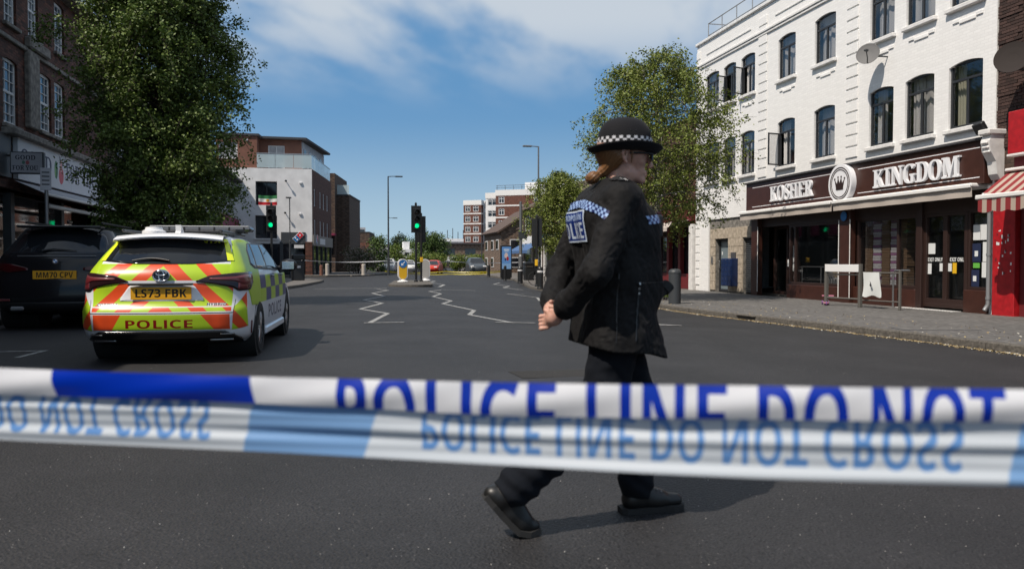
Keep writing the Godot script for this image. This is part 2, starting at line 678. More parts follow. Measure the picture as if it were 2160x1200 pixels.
	worn(mt("bark", Color(0.1, 0.08, 0.065), 0.95), noise_tex(0.05, 60, 0.5, 1.0), 1.2)
	worn(mt("birch_bark", Color(0.5, 0.48, 0.44), 0.8), noise_tex(0.03, 61, 0.35, 1.0, 5), 1.1)
	for k in ["leaf", "leaf_far"]:
		var lf := mt(k, Color(1, 1, 1), 0.55, 0.0, 0.4)
		lf.albedo_color = Color.WHITE
		lf.vertex_color_use_as_albedo = true
		lf.cull_mode = BaseMaterial3D.CULL_DISABLED
		lf.backlight_enabled = true
		lf.backlight = lin(0.1, 0.15, 0.02)

# ---------------------------------------------------------------- ground
const KERB_R := [[9.7, 12.0], [9.62, -4.0], [9.52, -9.8], [9.45, -11.5], [9.25, -13.8], [8.97, -16.4], [8.72, -18.4], [8.66, -20.0], [8.7, -22.0], [8.62, -27.0], [8.5, -33.2], [8.65, -37.4], [9.9, -45.4], [11.3, -54.4], [11.8, -66.0], [12.3, -78.0], [16.0, -120.0], [26.0, -200.0]]
const KERB_L := [[-5.9, 12.0], [-5.9, -19.0], [-5.2, -24.0], [-3.4, -29.5], [-2.3, -33.4], [-1.85, -36.4], [-1.3, -42.0], [-1.2, -45.0], [-2.0, -47.4], [-3.6, -48.6], [-6.0, -49.2], [-40.0, -50.0]]
const KERB_F := [[-40.0, -58.5], [-6.0, -58.4], [-1.4, -58.8], [0.6, -60.0], [1.8, -62.4], [3.4, -68.4], [5.2, -80.0], [8.0, -120.0], [12.0, -200.0]]

func kerb_x(z: float) -> float:
	for i in KERB_R.size() - 1:
		if z <= KERB_R[i][1] and z >= KERB_R[i + 1][1]:
			return lerpf(KERB_R[i][0], KERB_R[i + 1][0], (z - KERB_R[i][1]) / (KERB_R[i + 1][1] - KERB_R[i][1]))
	return 10.0

func ribbon(pts: Array, w: float, lift: float) -> MB:
	# a painted line on the road through the points [x, z], with mitred corners
	var b := MB.new()
	for i in pts.size() - 1:
		var p := Vector2(pts[i][0], pts[i][1])
		var q := Vector2(pts[i + 1][0], pts[i + 1][1])
		var d := (q - p).normalized()
		var o := d.orthogonal() * w * 0.5
		p -= d * w * 0.35
		q += d * w * 0.35
		var steps := maxi(1, int((q - p).length() / 1.2))
		for k in steps:
			var e := p.lerp(q, float(k) / steps)
			var f := p.lerp(q, float(k + 1) / steps)
			var l := lift + 0.0008 * i
			var q4 := [Vector3(e.x - o.x, gy(e.x - o.x) + l, e.y - o.y), Vector3(e.x + o.x, gy(e.x + o.x) + l, e.y + o.y), Vector3(f.x + o.x, gy(f.x + o.x) + l, f.y + o.y), Vector3(f.x - o.x, gy(f.x - o.x) + l, f.y - o.y)]
			if (q4[1] - q4[0]).cross(q4[2] - q4[0]).y < 0:
				q4.reverse()
			b.quad(q4[0], q4[1], q4[2], q4[3])
	for i in b.n.size():
		b.n[i] = Vector3.UP
	return b

func kerb_stones(parent: Node3D, line: Array, z_from: float, z_to: float, top: float, side: float) -> void:
	# one stone after the other along the line; only those near enough to be told apart
	var carry := 0.0
	for i in line.size() - 1:
		var p := Vector2(line[i][0], line[i][1])
		var q := Vector2(line[i + 1][0], line[i + 1][1])
		var len := (q - p).length()
		var d := (q - p) / len
		var t := carry
		while t + 0.9 <= len + 0.35:
			var c := p + d * (t + 0.45)
			if c.y <= z_from and c.y >= z_to:
				var b := MB.new()
				b.box(Vector3.ZERO, Vector3(0.15, 0.2, 0.888), 0.018)
				var o := part(parent, "kerbstone", b, M.kerbstone, Vector3(c.x + side * 0.075, top - 0.1 + rng.randf_range(-0.004, 0.004), c.y))
				o.rotation.y = atan2(d.x, d.y)
			t += 0.9
		carry = t - len

func strip_mesh(line: Array, far_x: float, top: float, down: float, inset: float) -> MB:
	var b := MB.new()
	for i in line.size() - 1:
		var a := Vector3(line[i][0] + inset, top, line[i][1])
		var c := Vector3(line[i + 1][0] + inset, top, line[i + 1][1])
		var a2 := Vector3(far_x, top, line[i][1])
		var c2 := Vector3(far_x, top, line[i + 1][1])
		if far_x > line[i][0]:
			b.quad(a, a2, c2, c)
		else:
			b.quad(a, c, c2, a2)
		var dn := Vector3(0, -down, 0)
		b.quad(a + dn, a, c, c + dn)
	for i in b.n.size():
		if absf(b.n[i].y) > 0.5:
			b.n[i] = Vector3.UP
	return b

func build_ground() -> void:
	var g := MB.new()
	g.quad(Vector3(-1500, -0.6, 1500), Vector3(1500, -0.6, 1500), Vector3(1500, -0.6, -1500), Vector3(-1500, -0.6, -1500))
	struct("ground", g, M.earth)
	var b := MB.new()
	var xs := [-60.0, -20.0, 0.0, 1.5]
	for k in 16:
		xs.append(2.0 + k * 0.5)
	xs += [12.0, 20.0, 60.0]
	var rows := []
	for z in [30.0, 0.0, -30.0, -60.0, -120.0, -240.0, -420.0]:
		var row := []
		for x in xs:
			row.append(Vector3(x, gy(x), z))
		rows.append(row)
	b.grid(rows)
	struct("road", b, M.asphalt)
	# pavement on the right with its slabs and kerb
	var pr := struct("pavement", strip_mesh(KERB_R, 40.0, -0.102, 0.3, 0.1), M.joint)
	var z := -3.2
	var row := 0
	while z > -31.4:
		var x := 14.46
		var zc := z - 0.45
		var kx := kerb_x(zc) + 0.16
		var k := 0
		while x > kx + 0.08:
			var w := minf(0.62 if (row + k) % 5 else 0.62, x - kx)
			if x - kx - w < 0.14:
				w = x - kx
			var m := MB.new()
			m.box(Vector3.ZERO, Vector3(w - 0.007, 0.05, 0.893), 0.004)
			var o := part(pr, "paving_slab", m, M["slab%d" % rng.randi_range(0, 3)], Vector3(x - w * 0.5, -0.1195 + rng.randf_range(-0.0015, 0.0015), zc + rng.randf_range(-0.002, 0.002)))
			o.rotation = Vector3(rng.randf_range(-0.002, 0.002), 0, rng.randf_range(-0.002, 0.002))
			x -= w
			k += 1
		z -= 0.9
		row += 1
	var pf := MB.new()
	for i in KERB_R.size() - 1:
		if KERB_R[i][1] <= -22.0:
			var a: Array = KERB_R[i]
			var c: Array = KERB_R[i + 1]
			var za: float = minf(a[1], -31.46)
			var xa: float = kerb_x(za)
			if c[1] < za:
				pf.quad(Vector3(xa + 0.16, -0.095, za), Vector3(39.0, -0.095, za), Vector3(39.0, -0.095, c[1]), Vector3(c[0] + 0.16, -0.095, c[1]))
	part(pr, "paving", pf, M.far_paving)
	kerb_stones(pr, KERB_R, 2.0, -62.0, -0.092, 1.0)
	var fk := MB.new()
	for i in KERB_R.size() - 1:
		if KERB_R[i][1] <= -54.0:
			var a: Array = KERB_R[i]
			var c: Array = KERB_R[i + 1]
			fk.quad(Vector3(a[0] + 0.02, -0.3, a[1]), Vector3(a[0] + 0.02, -0.096, a[1]), Vector3(c[0] + 0.02, -0.096, c[1]), Vector3(c[0] + 0.02, -0.3, c[1]))
	part(pr, "far_kerb", fk, M.kerbstone)
	# gully in the kerb, a dark mouth under an iron lintel
	var gl := thing("gully_inlet", "dark iron gully inlet set in the kerb beside the fallen leaves", "drain", Vector3(8.93, -0.2, -16.85), 7.0)
	bx(gl, "frame", Vector3(0.0, 0.085, 0), Vector3(0.1, 0.03, 0.72), M.kerbstone)
	bx(gl, "mouth", Vector3(0.02, 0.035, 0), Vector3(0.09, 0.07, 0.66), M.black_plastic)
	# pavement on the left
	var pl := struct("pavement", strip_mesh(KERB_L, -40.0, 0.112, 0.4, -0.1), M.far_paving)
	kerb_stones(pl, KERB_L, -8.0, -49.0, 0.12, -1.0)
	var p3 := struct("pavement", strip_mesh(KERB_F.slice(2), -40.0, 0.112, 0.4, -0.1), M.far_paving)
	var f3 := MB.new()
	f3.box(Vector3(-21.4, 0.06, -58.55), Vector3(40, 0.12, 0.3))
	part(p3, "side_kerb", f3, M.kerbstone)
	kerb_stones(p3, KERB_F, -57.0, -70.0, 0.12, -1.0)
	# inspection cover in the pavement
	var ic := thing("inspection_cover", "thin rectangular inspection cover let into the pavement slabs", "cover", Vector3(10.35, -0.0945, -12.62), -12.0)
	bx(ic, "frame", Vector3(0, 0.001, 0), Vector3(1.36, 0.01, 0.62), M.roof_dark, 0.002)
	bx(ic, "plate", Vector3(0, 0.004, 0), Vector3(1.3, 0.01, 0.56), M.slab1, 0.002)
	# zigzag lines
	var zl := [[0.42, -14.9], [0.86, -17.4], [0.32, -19.16], [0.93, -21.64], [0.5, -23.59], [1.18, -26.01], [0.88, -28.4], [1.55, -31.03], [1.21, -32.69]]
	struct("zigzag_road_marking", ribbon(zl, 0.1, 0.004), M.road_paint)
	struct("zigzag_end_bar", ribbon([[0.34, -14.75], [0.99, -14.72]], 0.1, 0.012), M.road_paint)
	var zm := [[3.0, -14.68], [2.54, -16.8], [2.89, -18.37], [2.5, -21.26], [2.94, -22.91], [2.7, -25.67], [3.25, -28.17], [3.05, -30.33], [3.73, -32.28]]
	struct("zigzag_road_marking", ribbon(zm, 0.1, 0.004), M.road_paint)
	struct("zigzag_end_bar", ribbon([[2.72, -14.56], [3.4, -14.53]], 0.1, 0.012), M.road_paint)
	struct("zigzag_road_marking", ribbon([[6.42, -14.82], [5.9, -15.3], [6.5, -17.6], [5.95, -19.9], [6.45, -22.2], [5.95, -24.5], [6.5, -27.2], [6.0, -30.0], [6.7, -30.4]], 0.1, 0.004), M.road_paint)
	struct("zigzag_end_bar", ribbon([[5.8, -14.62], [6.4, -14.8]], 0.1, 0.012), M.road_paint)
	struct("bay_line", ribbon([[-5.6, -10.93], [-3.7, -11.02], [-3.75, -10.3]], 0.07, 0.004), M.road_paint)
	struct("zigzag_road_marking", ribbon([[4.2, -37.0], [4.9, -41.0], [4.5, -45.0], [5.3, -49.0], [5.0, -53.0], [5.9, -58.0]], 0.15, 0.004), M.road_paint)
	struct("zigzag_road_marking", ribbon([[7.9, -36.0], [7.6, -39.0], [8.5, -42.0], [8.3, -45.5], [9.3, -49.0]], 0.12, 0.004), M.road_paint)
	struct("stop_line", ribbon([[-1.2, -33.6], [1.6, -33.8]], 0.18, 0.004), M.road_paint)
	struct("stop_line", ribbon([[3.9, -33.0], [5.2, -33.1]], 0.18, 0.004), M.road_paint)
	# a repair trench near the person, rougher and greyer than the asphalt round it
	var tm := mt("asphalt_patch", Color(0.072, 0.07, 0.068), 0.95)
	tm.albedo_texture = M.asphalt.albedo_texture
	tm.uv1_triplanar = true
	tm.uv1_world_triplanar = true
	tm.uv1_scale = Vector3(1.1, 1.1, 1.1)
	tm.normal_enabled = true
	tm.normal_texture = bump_tex(0.12, 77, 9.0, 3)
	struct("road_patch", ribbon([[1.8, -7.75], [2.8, -7.85]], 0.5, 0.004), tm)
	# leaf litter and dust in the gutter
	var leafm := MB.new()
	leafm.quad(Vector3(-0.02, 0.004, 0), Vector3(0, 0, 0.013), Vector3(0.02, 0.005, 0), Vector3(0, 0.002, -0.013))
	for i in leafm.n.size():
		leafm.n[i] = Vector3.UP
	var lm := mt("dry_leaf", Color(1, 1, 1), 0.9)
	lm.albedo_color = Color.WHITE
	lm.vertex_color_use_as_albedo = true
	var mm := MultiMesh.new()
	mm.transform_format = MultiMesh.TRANSFORM_3D
	mm.use_colors = true
	mm.mesh = leafm.mesh()
	mm.instance_count = 5200
	for i in 5200:
		var zz := -7.0 - 18.0 * rng.randf()
		var off := absf(rng.randfn()) * 0.09
		if i % 9 == 0:
			off = -rng.randf() * 2.2
		var xx := kerb_x(zz) - 0.02 - off
		var y := gy(xx) + 0.006 if off > 0 else -0.088
		if off < 0:
			xx = maxf(xx, kerb_x(zz) + 0.05)
		mm.set_instance_transform(i, Transform3D(Basis.from_euler(Vector3(rng.randf_range(-0.5, 0.5), rng.randf() * TAU, rng.randf_range(-0.5, 0.5))).scaled(Vector3.ONE * rng.randf_range(0.4, 1.25)), Vector3(xx, y, zz)))
		var k := rng.randf()
		mm.set_instance_color(i, Color(0.24, 0.16, 0.07).lerp(Color(0.36, 0.3, 0.16), k) if k < 0.85 else Color(0.5, 0.48, 0.42))
	var mi := MultiMeshInstance3D.new()
	mi.name = "leaf_litter"
	mi.multimesh = mm
	mi.material_override = lm
	add_child(mi)
	mi.set_meta("kind", "stuff")
	mi.set_meta("label", "dry brown leaf litter lying along the gutter of the right kerb")
	mi.set_meta("category", "leaf litter")
	# loose grit and pale chips lying on the asphalt
	var chip := MB.new()
	chip.box(Vector3.ZERO, Vector3(1.0, 0.6, 0.8), 0.25)
	var gm := MultiMesh.new()
	gm.transform_format = MultiMesh.TRANSFORM_3D
	gm.use_colors = true
	gm.mesh = chip.mesh()
	gm.instance_count = 2600
	for i in 2600:
		var d := 2.0 + 12.0 * pow(rng.randf(), 1.4)
		var az := 0.2 + rng.randf_range(-0.6, 0.6)
		var x := sin(az) * d
		var s := 0.0025 + 0.004 * pow(rng.randf(), 3.0)
		gm.set_instance_transform(i, Transform3D(Basis.from_euler(Vector3(0, rng.randf() * TAU, 0)).scaled(Vector3.ONE * s), Vector3(x, gy(x) + s * 0.25, -cos(az) * d)))
		var k := rng.randf_range(0.12, 0.5)
		gm.set_instance_color(i, Color(k, k * 0.97, k * 0.92))
	var gi := MultiMeshInstance3D.new()
	gi.name = "grit"
	gi.multimesh = gm
	gi.material_override = lm
	add_child(gi)
	gi.set_meta("kind", "stuff")
	gi.set_meta("label", "pale grit and stone chips scattered over the asphalt")
	gi.set_meta("category", "grit")

# ---------------------------------------------------------------- buildings
# facades lie in local x (along) and y (up) and look towards +z
func facade(b: MB, u0: float, u1: float, v0: float, v1: float, ops: Array, dep: float, z := 0.0) -> void:
	var us := [u0, u1]
	var vs := [v0, v1]
	for o in ops:
		us += [o[0], o[1]]
		vs += [o[2], o[3]]
	us.sort()
	vs.sort()
	for i in us.size() - 1:
		if us[i + 1] - us[i] < 1e-4:
			continue
		var cu: float = (us[i] + us[i + 1]) * 0.5
		var run := -1.0
		for j in vs.size() - 1:
			if vs[j + 1] - vs[j] < 1e-4:
				continue
			var cv: float = (vs[j] + vs[j + 1]) * 0.5
			var hole := false
			for o in ops:
				if cu > o[0] and cu < o[1] and cv > o[2] and cv < o[3]:
					hole = true
			if not hole:
				b.quad(Vector3(us[i], vs[j], z), Vector3(us[i + 1], vs[j], z), Vector3(us[i + 1], vs[j + 1], z), Vector3(us[i], vs[j + 1], z))
	for o in ops:
		var rise: float = o[4] if o.size() > 4 else 0.0
		var t: float = o[3] - rise
		b.quad(Vector3(o[0], o[2], z), Vector3(o[0], o[2], z - dep), Vector3(o[0], t, z - dep), Vector3(o[0], t, z))
		b.quad(Vector3(o[1], o[2], z - dep), Vector3(o[1], o[2], z), Vector3(o[1], t, z), Vector3(o[1], t, z - dep))
		b.quad(Vector3(o[0], o[2], z - dep), Vector3(o[0], o[2], z), Vector3(o[1], o[2], z), Vector3(o[1], o[2], z - dep))
		var segs := 10 if rise > 0 else 1
		for k in segs:
			var a := float(k) / segs
			var c := float(k + 1) / segs
			var ua := lerpf(o[0], o[1], a)
			var uc := lerpf(o[0], o[1], c)
			var va := t + rise * (1.0 - pow(a * 2 - 1, 2))
			var vc := t + rise * (1.0 - pow(c * 2 - 1, 2))
			b.quad(Vector3(ua, va, z - dep), Vector3(ua, va, z), Vector3(uc, vc, z), Vector3(uc, vc, z - dep))
			if rise > 0:
				b.quad(Vector3(ua, va, z), Vector3(uc, vc, z), Vector3(uc, o[3], z), Vector3(ua, o[3], z))

func shell(b: MB, u0: float, u1: float, v0: float, v1: float, dep: float, z := 0.0) -> void:
	# sides, back and roof behind a facade
	b.quad(Vector3(u0, v0, z - dep), Vector3(u0, v0, z), Vector3(u0, v1, z), Vector3(u0, v1, z - dep))
	b.quad(Vector3(u1, v0, z), Vector3(u1, v0, z - dep), Vector3(u1, v1, z - dep), Vector3(u1, v1, z))
	b.quad(Vector3(u1, v0, z - dep), Vector3(u0, v0, z - dep), Vector3(u0, v1, z - dep), Vector3(u1, v1, z - dep))
	b.quad(Vector3(u0, v1, z), Vector3(u1, v1, z), Vector3(u1, v1, z - dep), Vector3(u0, v1, z - dep))

func frame_bars(b: MB, u0: float, u1: float, v0: float, v1: float, w: float, d: float, z: float, us := [], vs := []) -> void:
	b.box(Vector3((u0 + u1) / 2, v0 + w / 2, z), Vector3(u1 - u0, w, d), 0.006)
	b.box(Vector3((u0 + u1) / 2, v1 - w / 2, z), Vector3(u1 - u0, w, d), 0.006)
	b.box(Vector3(u0 + w / 2, (v0 + v1) / 2, z - 0.002), Vector3(w, v1 - v0 - w * 1.9, d), 0.006)
	b.box(Vector3(u1 - w / 2, (v0 + v1) / 2, z - 0.002), Vector3(w, v1 - v0 - w * 1.9, d), 0.006)
	for u in us:
		b.box(Vector3(u[0], (u[1] + u[2]) / 2, z - 0.004), Vector3(u[3], u[2] - u[1], d * 0.9), 0.005)
	for k in vs:
		b.box(Vector3((u0 + u1) / 2, k[0], z - 0.003), Vector3(u1 - u0 - w * 1.9, k[1], d * 0.95), 0.005)

func glass(parent: Node, u0: float, u1: float, v0: float, v1: float, z: float, m: Material) -> void:
	bx(parent, "pane", Vector3((u0 + u1) / 2, (v0 + v1) / 2, z), Vector3(u1 - u0, v1 - v0, 0.008), m, 0.0)

func curtain(parent: Node, u0: float, u1: float, v0: float, v1: float, z: float, m: Material) -> void:
	var rows := []
	var n := 16
	for i in 2:
		var row := []
		for j in n + 1:
			var t := float(j) / n
			row.append(Vector3(lerpf(u0, u1, t), [v0, v1][i], z + 0.025 * sin(t * 19.0 + u0 * 7.0) + 0.012 * sin(t * 43.0)))
		rows.append(row)
	var b := MB.new()
	b.grid(rows)
	part(parent, "curtain", b, m)

func casement_window(parent: Node, o: Array, dep: float, opened := 0.0, cur := 0, fm: Material = null, broad := 0.055) -> MeshInstance3D:
	fm = fm if fm else M.frame_dark
	var u0: float = o[0]
	var u1: float = o[1]
	var v0: float = o[2]
	var v1: float = o[3]
	var z := -dep + 0.04
	var tr := v0 + (v1 - v0) * 0.73
	var um := (u0 + u1) / 2
	var b := MB.new()
	frame_bars(b, u0 + 0.003, u1 - 0.003, v0 + 0.003, v1 - 0.003, broad, 0.07, z, [[um, v0 + broad, tr, broad * 1.2]], [[tr, broad * 1.1]])
	var f := part(parent, "window", b, fm)
	var g = M.window_glass
	glass(f, u0 + broad, u1 - broad, tr + broad * 0.5, v1 - broad, z, g)
	glass(f, um + broad * 0.6, u1 - broad, v0 + broad, tr - broad * 0.5, z, g)
	if opened == 0.0:
		glass(f, u0 + broad, um - broad * 0.6, v0 + broad, tr - broad * 0.5, z, g)
	else:
		var c := MB.new()
		var w := um - u0 - broad
		frame_bars(c, 0, w, 0, tr - v0 - broad, 0.045, 0.045, 0, [], [])
		var s := part(f, "open_casement", c, fm, Vector3(u0 + broad * 0.6, v0 + broad, z + 0.05))
		s.rotation.y = -opened
		var gg := MB.new()
		gg.box(Vector3(w / 2, (tr - v0 - broad) / 2, -0.005), Vector3(w - 0.08, tr - v0 - broad - 0.08, 0.008))
		var gp := part(f, "pane", gg, g, s.position)
		gp.rotation.y = -opened
	var sl := bx(f, "sill", Vector3(um, v0 - 0.075, 0.02), Vector3(u1 - u0 + 0.16, 0.11, 0.16), M.white_paint, 0.015)
	sl.position.z = 0.03
	if cur & 1:
		curtain(f, u0 + 0.03, u0 + (u1 - u0) * 0.42, v0, v1, z - 0.16, M.curtain)
	if cur & 2:
		curtain(f, um + 0.05, u1 - 0.03, v0, v1, z - 0.18, M.curtain)
	if cur & 4:
		curtain(f, u0 + 0.03, u1 - 0.03, v0, v1, z - 0.17, M.curtain)
	if cur & 8:
		curtain(f, u0 + 0.05, u0 + 0.3, v0, v1, z - 0.17, M.curtain_warm)
	return f

func sash_window(parent: Node, o: Array, dep: float, cols := 2) -> void:
	var z := -dep + 0.05
	var b := MB.new()
	var um: float = (o[0] + o[1]) / 2
	var vm: float = (o[2] + o[3]) / 2
	var ub := []
	var vb := [[vm, 0.07]]
	for k in cols - 1:
		ub.append([lerpf(o[0], o[1], (k + 1.0) / cols), o[2] + 0.07, o[3] - 0.07, 0.025])
	for k in 2:
		vb.append([lerpf(o[2], vm, (k + 1.0) / 3), 0.025])
		vb.append([lerpf(vm, o[3], (k + 1.0) / 3), 0.025])
	frame_bars(b, o[0], o[1], o[2], o[3], 0.085, 0.09, z, ub, vb)
	var f := part(parent, "window", b, M.frame_white)
	glass(f, o[0] + 0.05, o[1] - 0.05, o[2] + 0.05, vm - 0.02, z - 0.012, M.sash_glass)
	glass(f, o[0] + 0.05, o[1] - 0.05, vm + 0.02, o[3] - 0.05, z + 0.006, M.sash_glass)
	bx(f, "sill", Vector3(um, o[2] - 0.06, 0.02), Vector3(o[1] - o[0] + 0.2, 0.1, 0.16), M.grey_stone, 0.012)

func plain_window(parent: Node, u0: float, u1: float, v0: float, v1: float, z: float, fm: Material, bars := 1, gm: Material = null) -> void:
	var b := MB.new()
	var ub := []
	for k in bars:
		ub.append([lerpf(u0, u1, (k + 1.0) / (bars + 1)), v0 + 0.05, v1 - 0.05, 0.06])
	frame_bars(b, u0, u1, v0, v1, 0.08, 0.08, z, ub, [])
	var f := part(parent, "window", b, fm)
	glass(f, u0 + 0.04, u1 - 0.04, v0 + 0.04, v1 - 0.04, z - 0.02, gm if gm else M.dark_glass)

func letters(parent: Node, s: String, u0: float, u1: float, v0: float, v1: float, z: float, depth: float, m: Material, kind := "serif_bold") -> void:
	# every letter a piece of its own, the word fitted between u0 and u1
	var x := 0.0
	var made := []
	var lo := 1e9
	var hi := -1e9
	for ch in s:
		var t := text_mesh(ch, kind, 0.08)
		var bb := t.get_aabb()
		made.append([t, bb, x])
		lo = minf(lo, bb.position.y)
		hi = maxf(hi, bb.end.y)
		x += bb.size.x + 0.02
	var sx := (u1 - u0) / (x - 0.02)
	var sy := (v1 - v0) / (hi - lo)
	for k in made:
		var o := part(parent, "letter", k[0], m)
		o.scale = Vector3(sx, sy, depth / 0.08)
		o.position = Vector3(u0 + (k[2] - k[1].position.x) * sx, v0 - lo * sy, z + depth * 0.5)

func build_kosher_building() -> void:
	var t := thing("shop_building", "white painted brick building with brown shop fascia and arched windows", "building", Vector3(14.5, -0.06, -31.8), -90.0)
	var W := 15.98
	var top := 10.14
	var us := [[0.96, 2.01], [2.56, 3.43], [3.98, 4.88], [6.62, 7.56], [8.81, 9.78], [11.55, 12.44], [13.05, 13.98], [14.62, 15.56]]
	var ops := []
	for u in us:
		ops.append([u[0] - 0.12, u[1] + 0.02, 4.40, 5.97, 0.085])
	for u in us:
		ops.append([u[0] - 0.12, u[1] + 0.02, 7.34, 8.78, 0.085])
	ops.append([1.2, 15.98 - 0.12, -0.1, 2.86])
	var b := MB.new()
	facade(b, 0, W, -0.3, top, ops, 0.13)
	shell(b, 0, W, -0.3, top, 9.0)
	part(t, "wall", b, M.white_brick)
	# floors and a back wall inside, so that the rooms are rooms
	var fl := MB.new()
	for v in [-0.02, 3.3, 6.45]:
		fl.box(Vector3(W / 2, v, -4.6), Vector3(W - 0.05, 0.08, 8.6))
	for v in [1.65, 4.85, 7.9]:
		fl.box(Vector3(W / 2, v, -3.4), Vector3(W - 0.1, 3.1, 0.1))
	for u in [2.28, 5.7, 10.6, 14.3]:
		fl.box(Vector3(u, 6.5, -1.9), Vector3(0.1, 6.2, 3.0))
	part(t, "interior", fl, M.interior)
	# windows
	var curt := [1, 4, 3, 1, 4, 1, 5, 8, 4, 2, 1, 4, 6, 4, 4, 3]
	for i in 16:
		var op := 0.0
		if i == 9 or i == 10:
			op = 1.25
		if i == 3:
			op = 1.35
		casement_window(t, ops[i], 0.13, op, curt[i])
	# raised quoins
	for s in [[0.0, 0.34, 0.2], [5.18, 5.76, 4.15], [10.37, 10.92, 4.2]]:
		var v: float = s[2]
		var k := 0
		while v < top - 0.4:
			var inset := 0.0
			bx(t, "quoin", Vector3((s[0] + s[1]) / 2, v + 0.15, 0.016), Vector3(s[1] - s[0] - inset, 0.29, 0.04), M.white_brick, 0.01)
			v += 0.335
			k += 1
	# keys under the sills
	for u in us:
		for v in [7.34]:
			bx(t, "apron_brick", Vector3((u[0] + u[1]) / 2, v - 0.42, 0.012), Vector3((u[1] - u[0]) * 0.55, 0.09, 0.036), M.white_brick, 0.008)
			for sg in [-1, 1]:
				bx(t, "apron_brick", Vector3((u[0] + u[1]) / 2 + sg * (u[1] - u[0]) * 0.4, v - 0.37, 0.012), Vector3((u[1] - u[0]) * 0.22, 0.09, 0.036), M.white_brick, 0.008)
	# string course, cornice and coping
	bx(t, "string_course", Vector3(W / 2, 9.28, 0.035), Vector3(W, 0.1, 0.09), M.white_paint, 0.02)
	bx(t, "string_course", Vector3(W / 2, 9.18, 0.02), Vector3(W, 0.08, 0.06), M.white_paint, 0.015)
	bx(t, "coping", Vector3(W / 2, top + 0.06, -0.1), Vector3(W + 0.1, 0.12, 0.36), M.white_paint, 0.02)
	for p in [[0.9, 4.6], [6.3, 10.0], [11.3, 15.5]]:
		bx(t, "parapet_band", Vector3((p[0] + p[1]) / 2, 9.62, 0.012), Vector3(p[1] - p[0], 0.05, 0.036), M.white_paint, 0.008)
	# roof railing
	var rl := MB.new()
	for h in [0.45, 0.95]:
		rl.cyl(Vector3(0.2, top + h, -0.4), Vector3(6.4, top + h, -0.4), 0.022, -1, 6)
		rl.cyl(Vector3(0.2, top + h, -0.4), Vector3(0.2, top + h, -5.0), 0.022, -1, 6)
	var u := 0.2
	while u < 6.5:
		rl.cyl(Vector3(u, top, -0.4), Vector3(u, top + 0.97, -0.4), 0.022, -1, 6)
		u += 1.24
	part(t, "roof_railing", rl, M.galvanised)
	# fascia
	var fas := bx(t, "fascia", Vector3(10.35, 3.45, 0.12), Vector3(11.15, 1.0, 0.24), M.shop_brown, 0.01)
	bx(fas, "top_moulding", Vector3(0, 0.53, 0.03), Vector3(11.3, 0.06, 0.34), M.roof_dark, 0.01)
	for v in [0.34, -0.34]:
		bx(fas, "trim_line", Vector3(-2.72, v, 0.122), Vector3(4.8, 0.02, 0.006), M.letter_white, 0.0)
		bx(fas, "trim_line", Vector3(3.2, v, 0.122), Vector3(4.5, 0.02, 0.006), M.letter_white, 0.0)
	letters(t, "KOSHER", 6.56, 9.12, 3.2, 3.72, 0.245, 0.07, M.letter_white)
	letters(t, "KINGDOM", 12.06, 15.25, 3.17, 3.68, 0.245, 0.07, M.letter_white)
	# roundel with a crown
	var rd := MB.new()
	rd.T = Transform3D(Basis(Vector3.RIGHT, PI / 2), Vector3(10.68, 3.44, 0.24))
	rd.lathe([Vector2(0.56, 0.0), Vector2(0.56, 0.16), Vector2(0.0, 0.16)], 48)
	var ro := part(t, "roundel", rd, M.letter_white)
	for rr in [[0.475, 0.445], [0.41, 0.385]]:
		var rg := MB.new()
		rg.T = Transform3D(Basis(Vector3.RIGHT, PI / 2), Vector3(10.68, 3.44, 0.4))
		rg.lathe([Vector2(rr[0], 0.0), Vector2(rr[0], 0.008), Vector2(rr[1], 0.008), Vector2(rr[1], 0.0)], 48)
		part(ro, "ring", rg, M.shop_brown_dark)
	var cr := MB.new()
	cr.T = Transform3D(Basis(), Vector3(10.68, 3.44, 0.0))
	cr.prism(PackedVector2Array([Vector2(-0.17, -0.18), Vector2(0.17, -0.18), Vector2(0.17, -0.12), Vector2(0.235, 0.12), Vector2(0.12, -0.01), Vector2(0.075, 0.17), Vector2(0.0, 0.0), Vector2(-0.075, 0.17), Vector2(-0.12, -0.01), Vector2(-0.235, 0.12), Vector2(-0.17, -0.12)]), 0.4, 0.412)
	for p in [Vector2(-0.235, 0.14), Vector2(-0.075, 0.19), Vector2(0.075, 0.19), Vector2(0.235, 0.14)]:
		var disc := PackedVector2Array()
		for k in 10:
			disc.append(p + Vector2.from_angle(TAU * k / 10) * 0.028)
		cr.prism(disc, 0.4, 0.413)
	part(ro, "crown", cr, M.shop_brown_dark)
	# awnings rolled under the fascia
	for a in [[4.62, 10.28], [10.36, 15.75]]:
		var c: float = (a[0] + a[1]) / 2
		var l: float = a[1] - a[0]
		var aw := bx(t, "awning_box", Vector3(c, 2.93, 0.2), Vector3(l, 0.1, 0.46), M.awning_white, 0.03)
		var vb := MB.new()
		var rows := []
		for i in 3:
			var row := []
			for j in 25:
				var tt := j / 24.0
				row.append(Vector3(-l / 2 + l * tt, [-0.05, -0.16, -0.27][i], 0.2 + 0.006 * i * sin(tt * 31.0 + l)))
			rows.append(row)
		vb.grid(rows, [], true)
		part(aw, "valance", vb, M.awning_cloth)
		bx(aw, "front_rail", Vector3(0, -0.02, 0.235), Vector3(l, 0.09, 0.05), M.awning_white, 0.015)
	# stone door case on the left
	var so := [[1.73, 2.85, -0.1, 2.06], [4.03, 4.89, -0.1, 2.03]]
	var sb := MB.new()
	facade(sb, 1.2, 4.97, -0.1, 2.86, so, 0.3, -0.06)
	var sc := part(t, "stone_door_case", sb, M.grey_stone)
	# courses of cut stone
	var cuts := [[1.28, 1.73], [2.85, 4.03]]
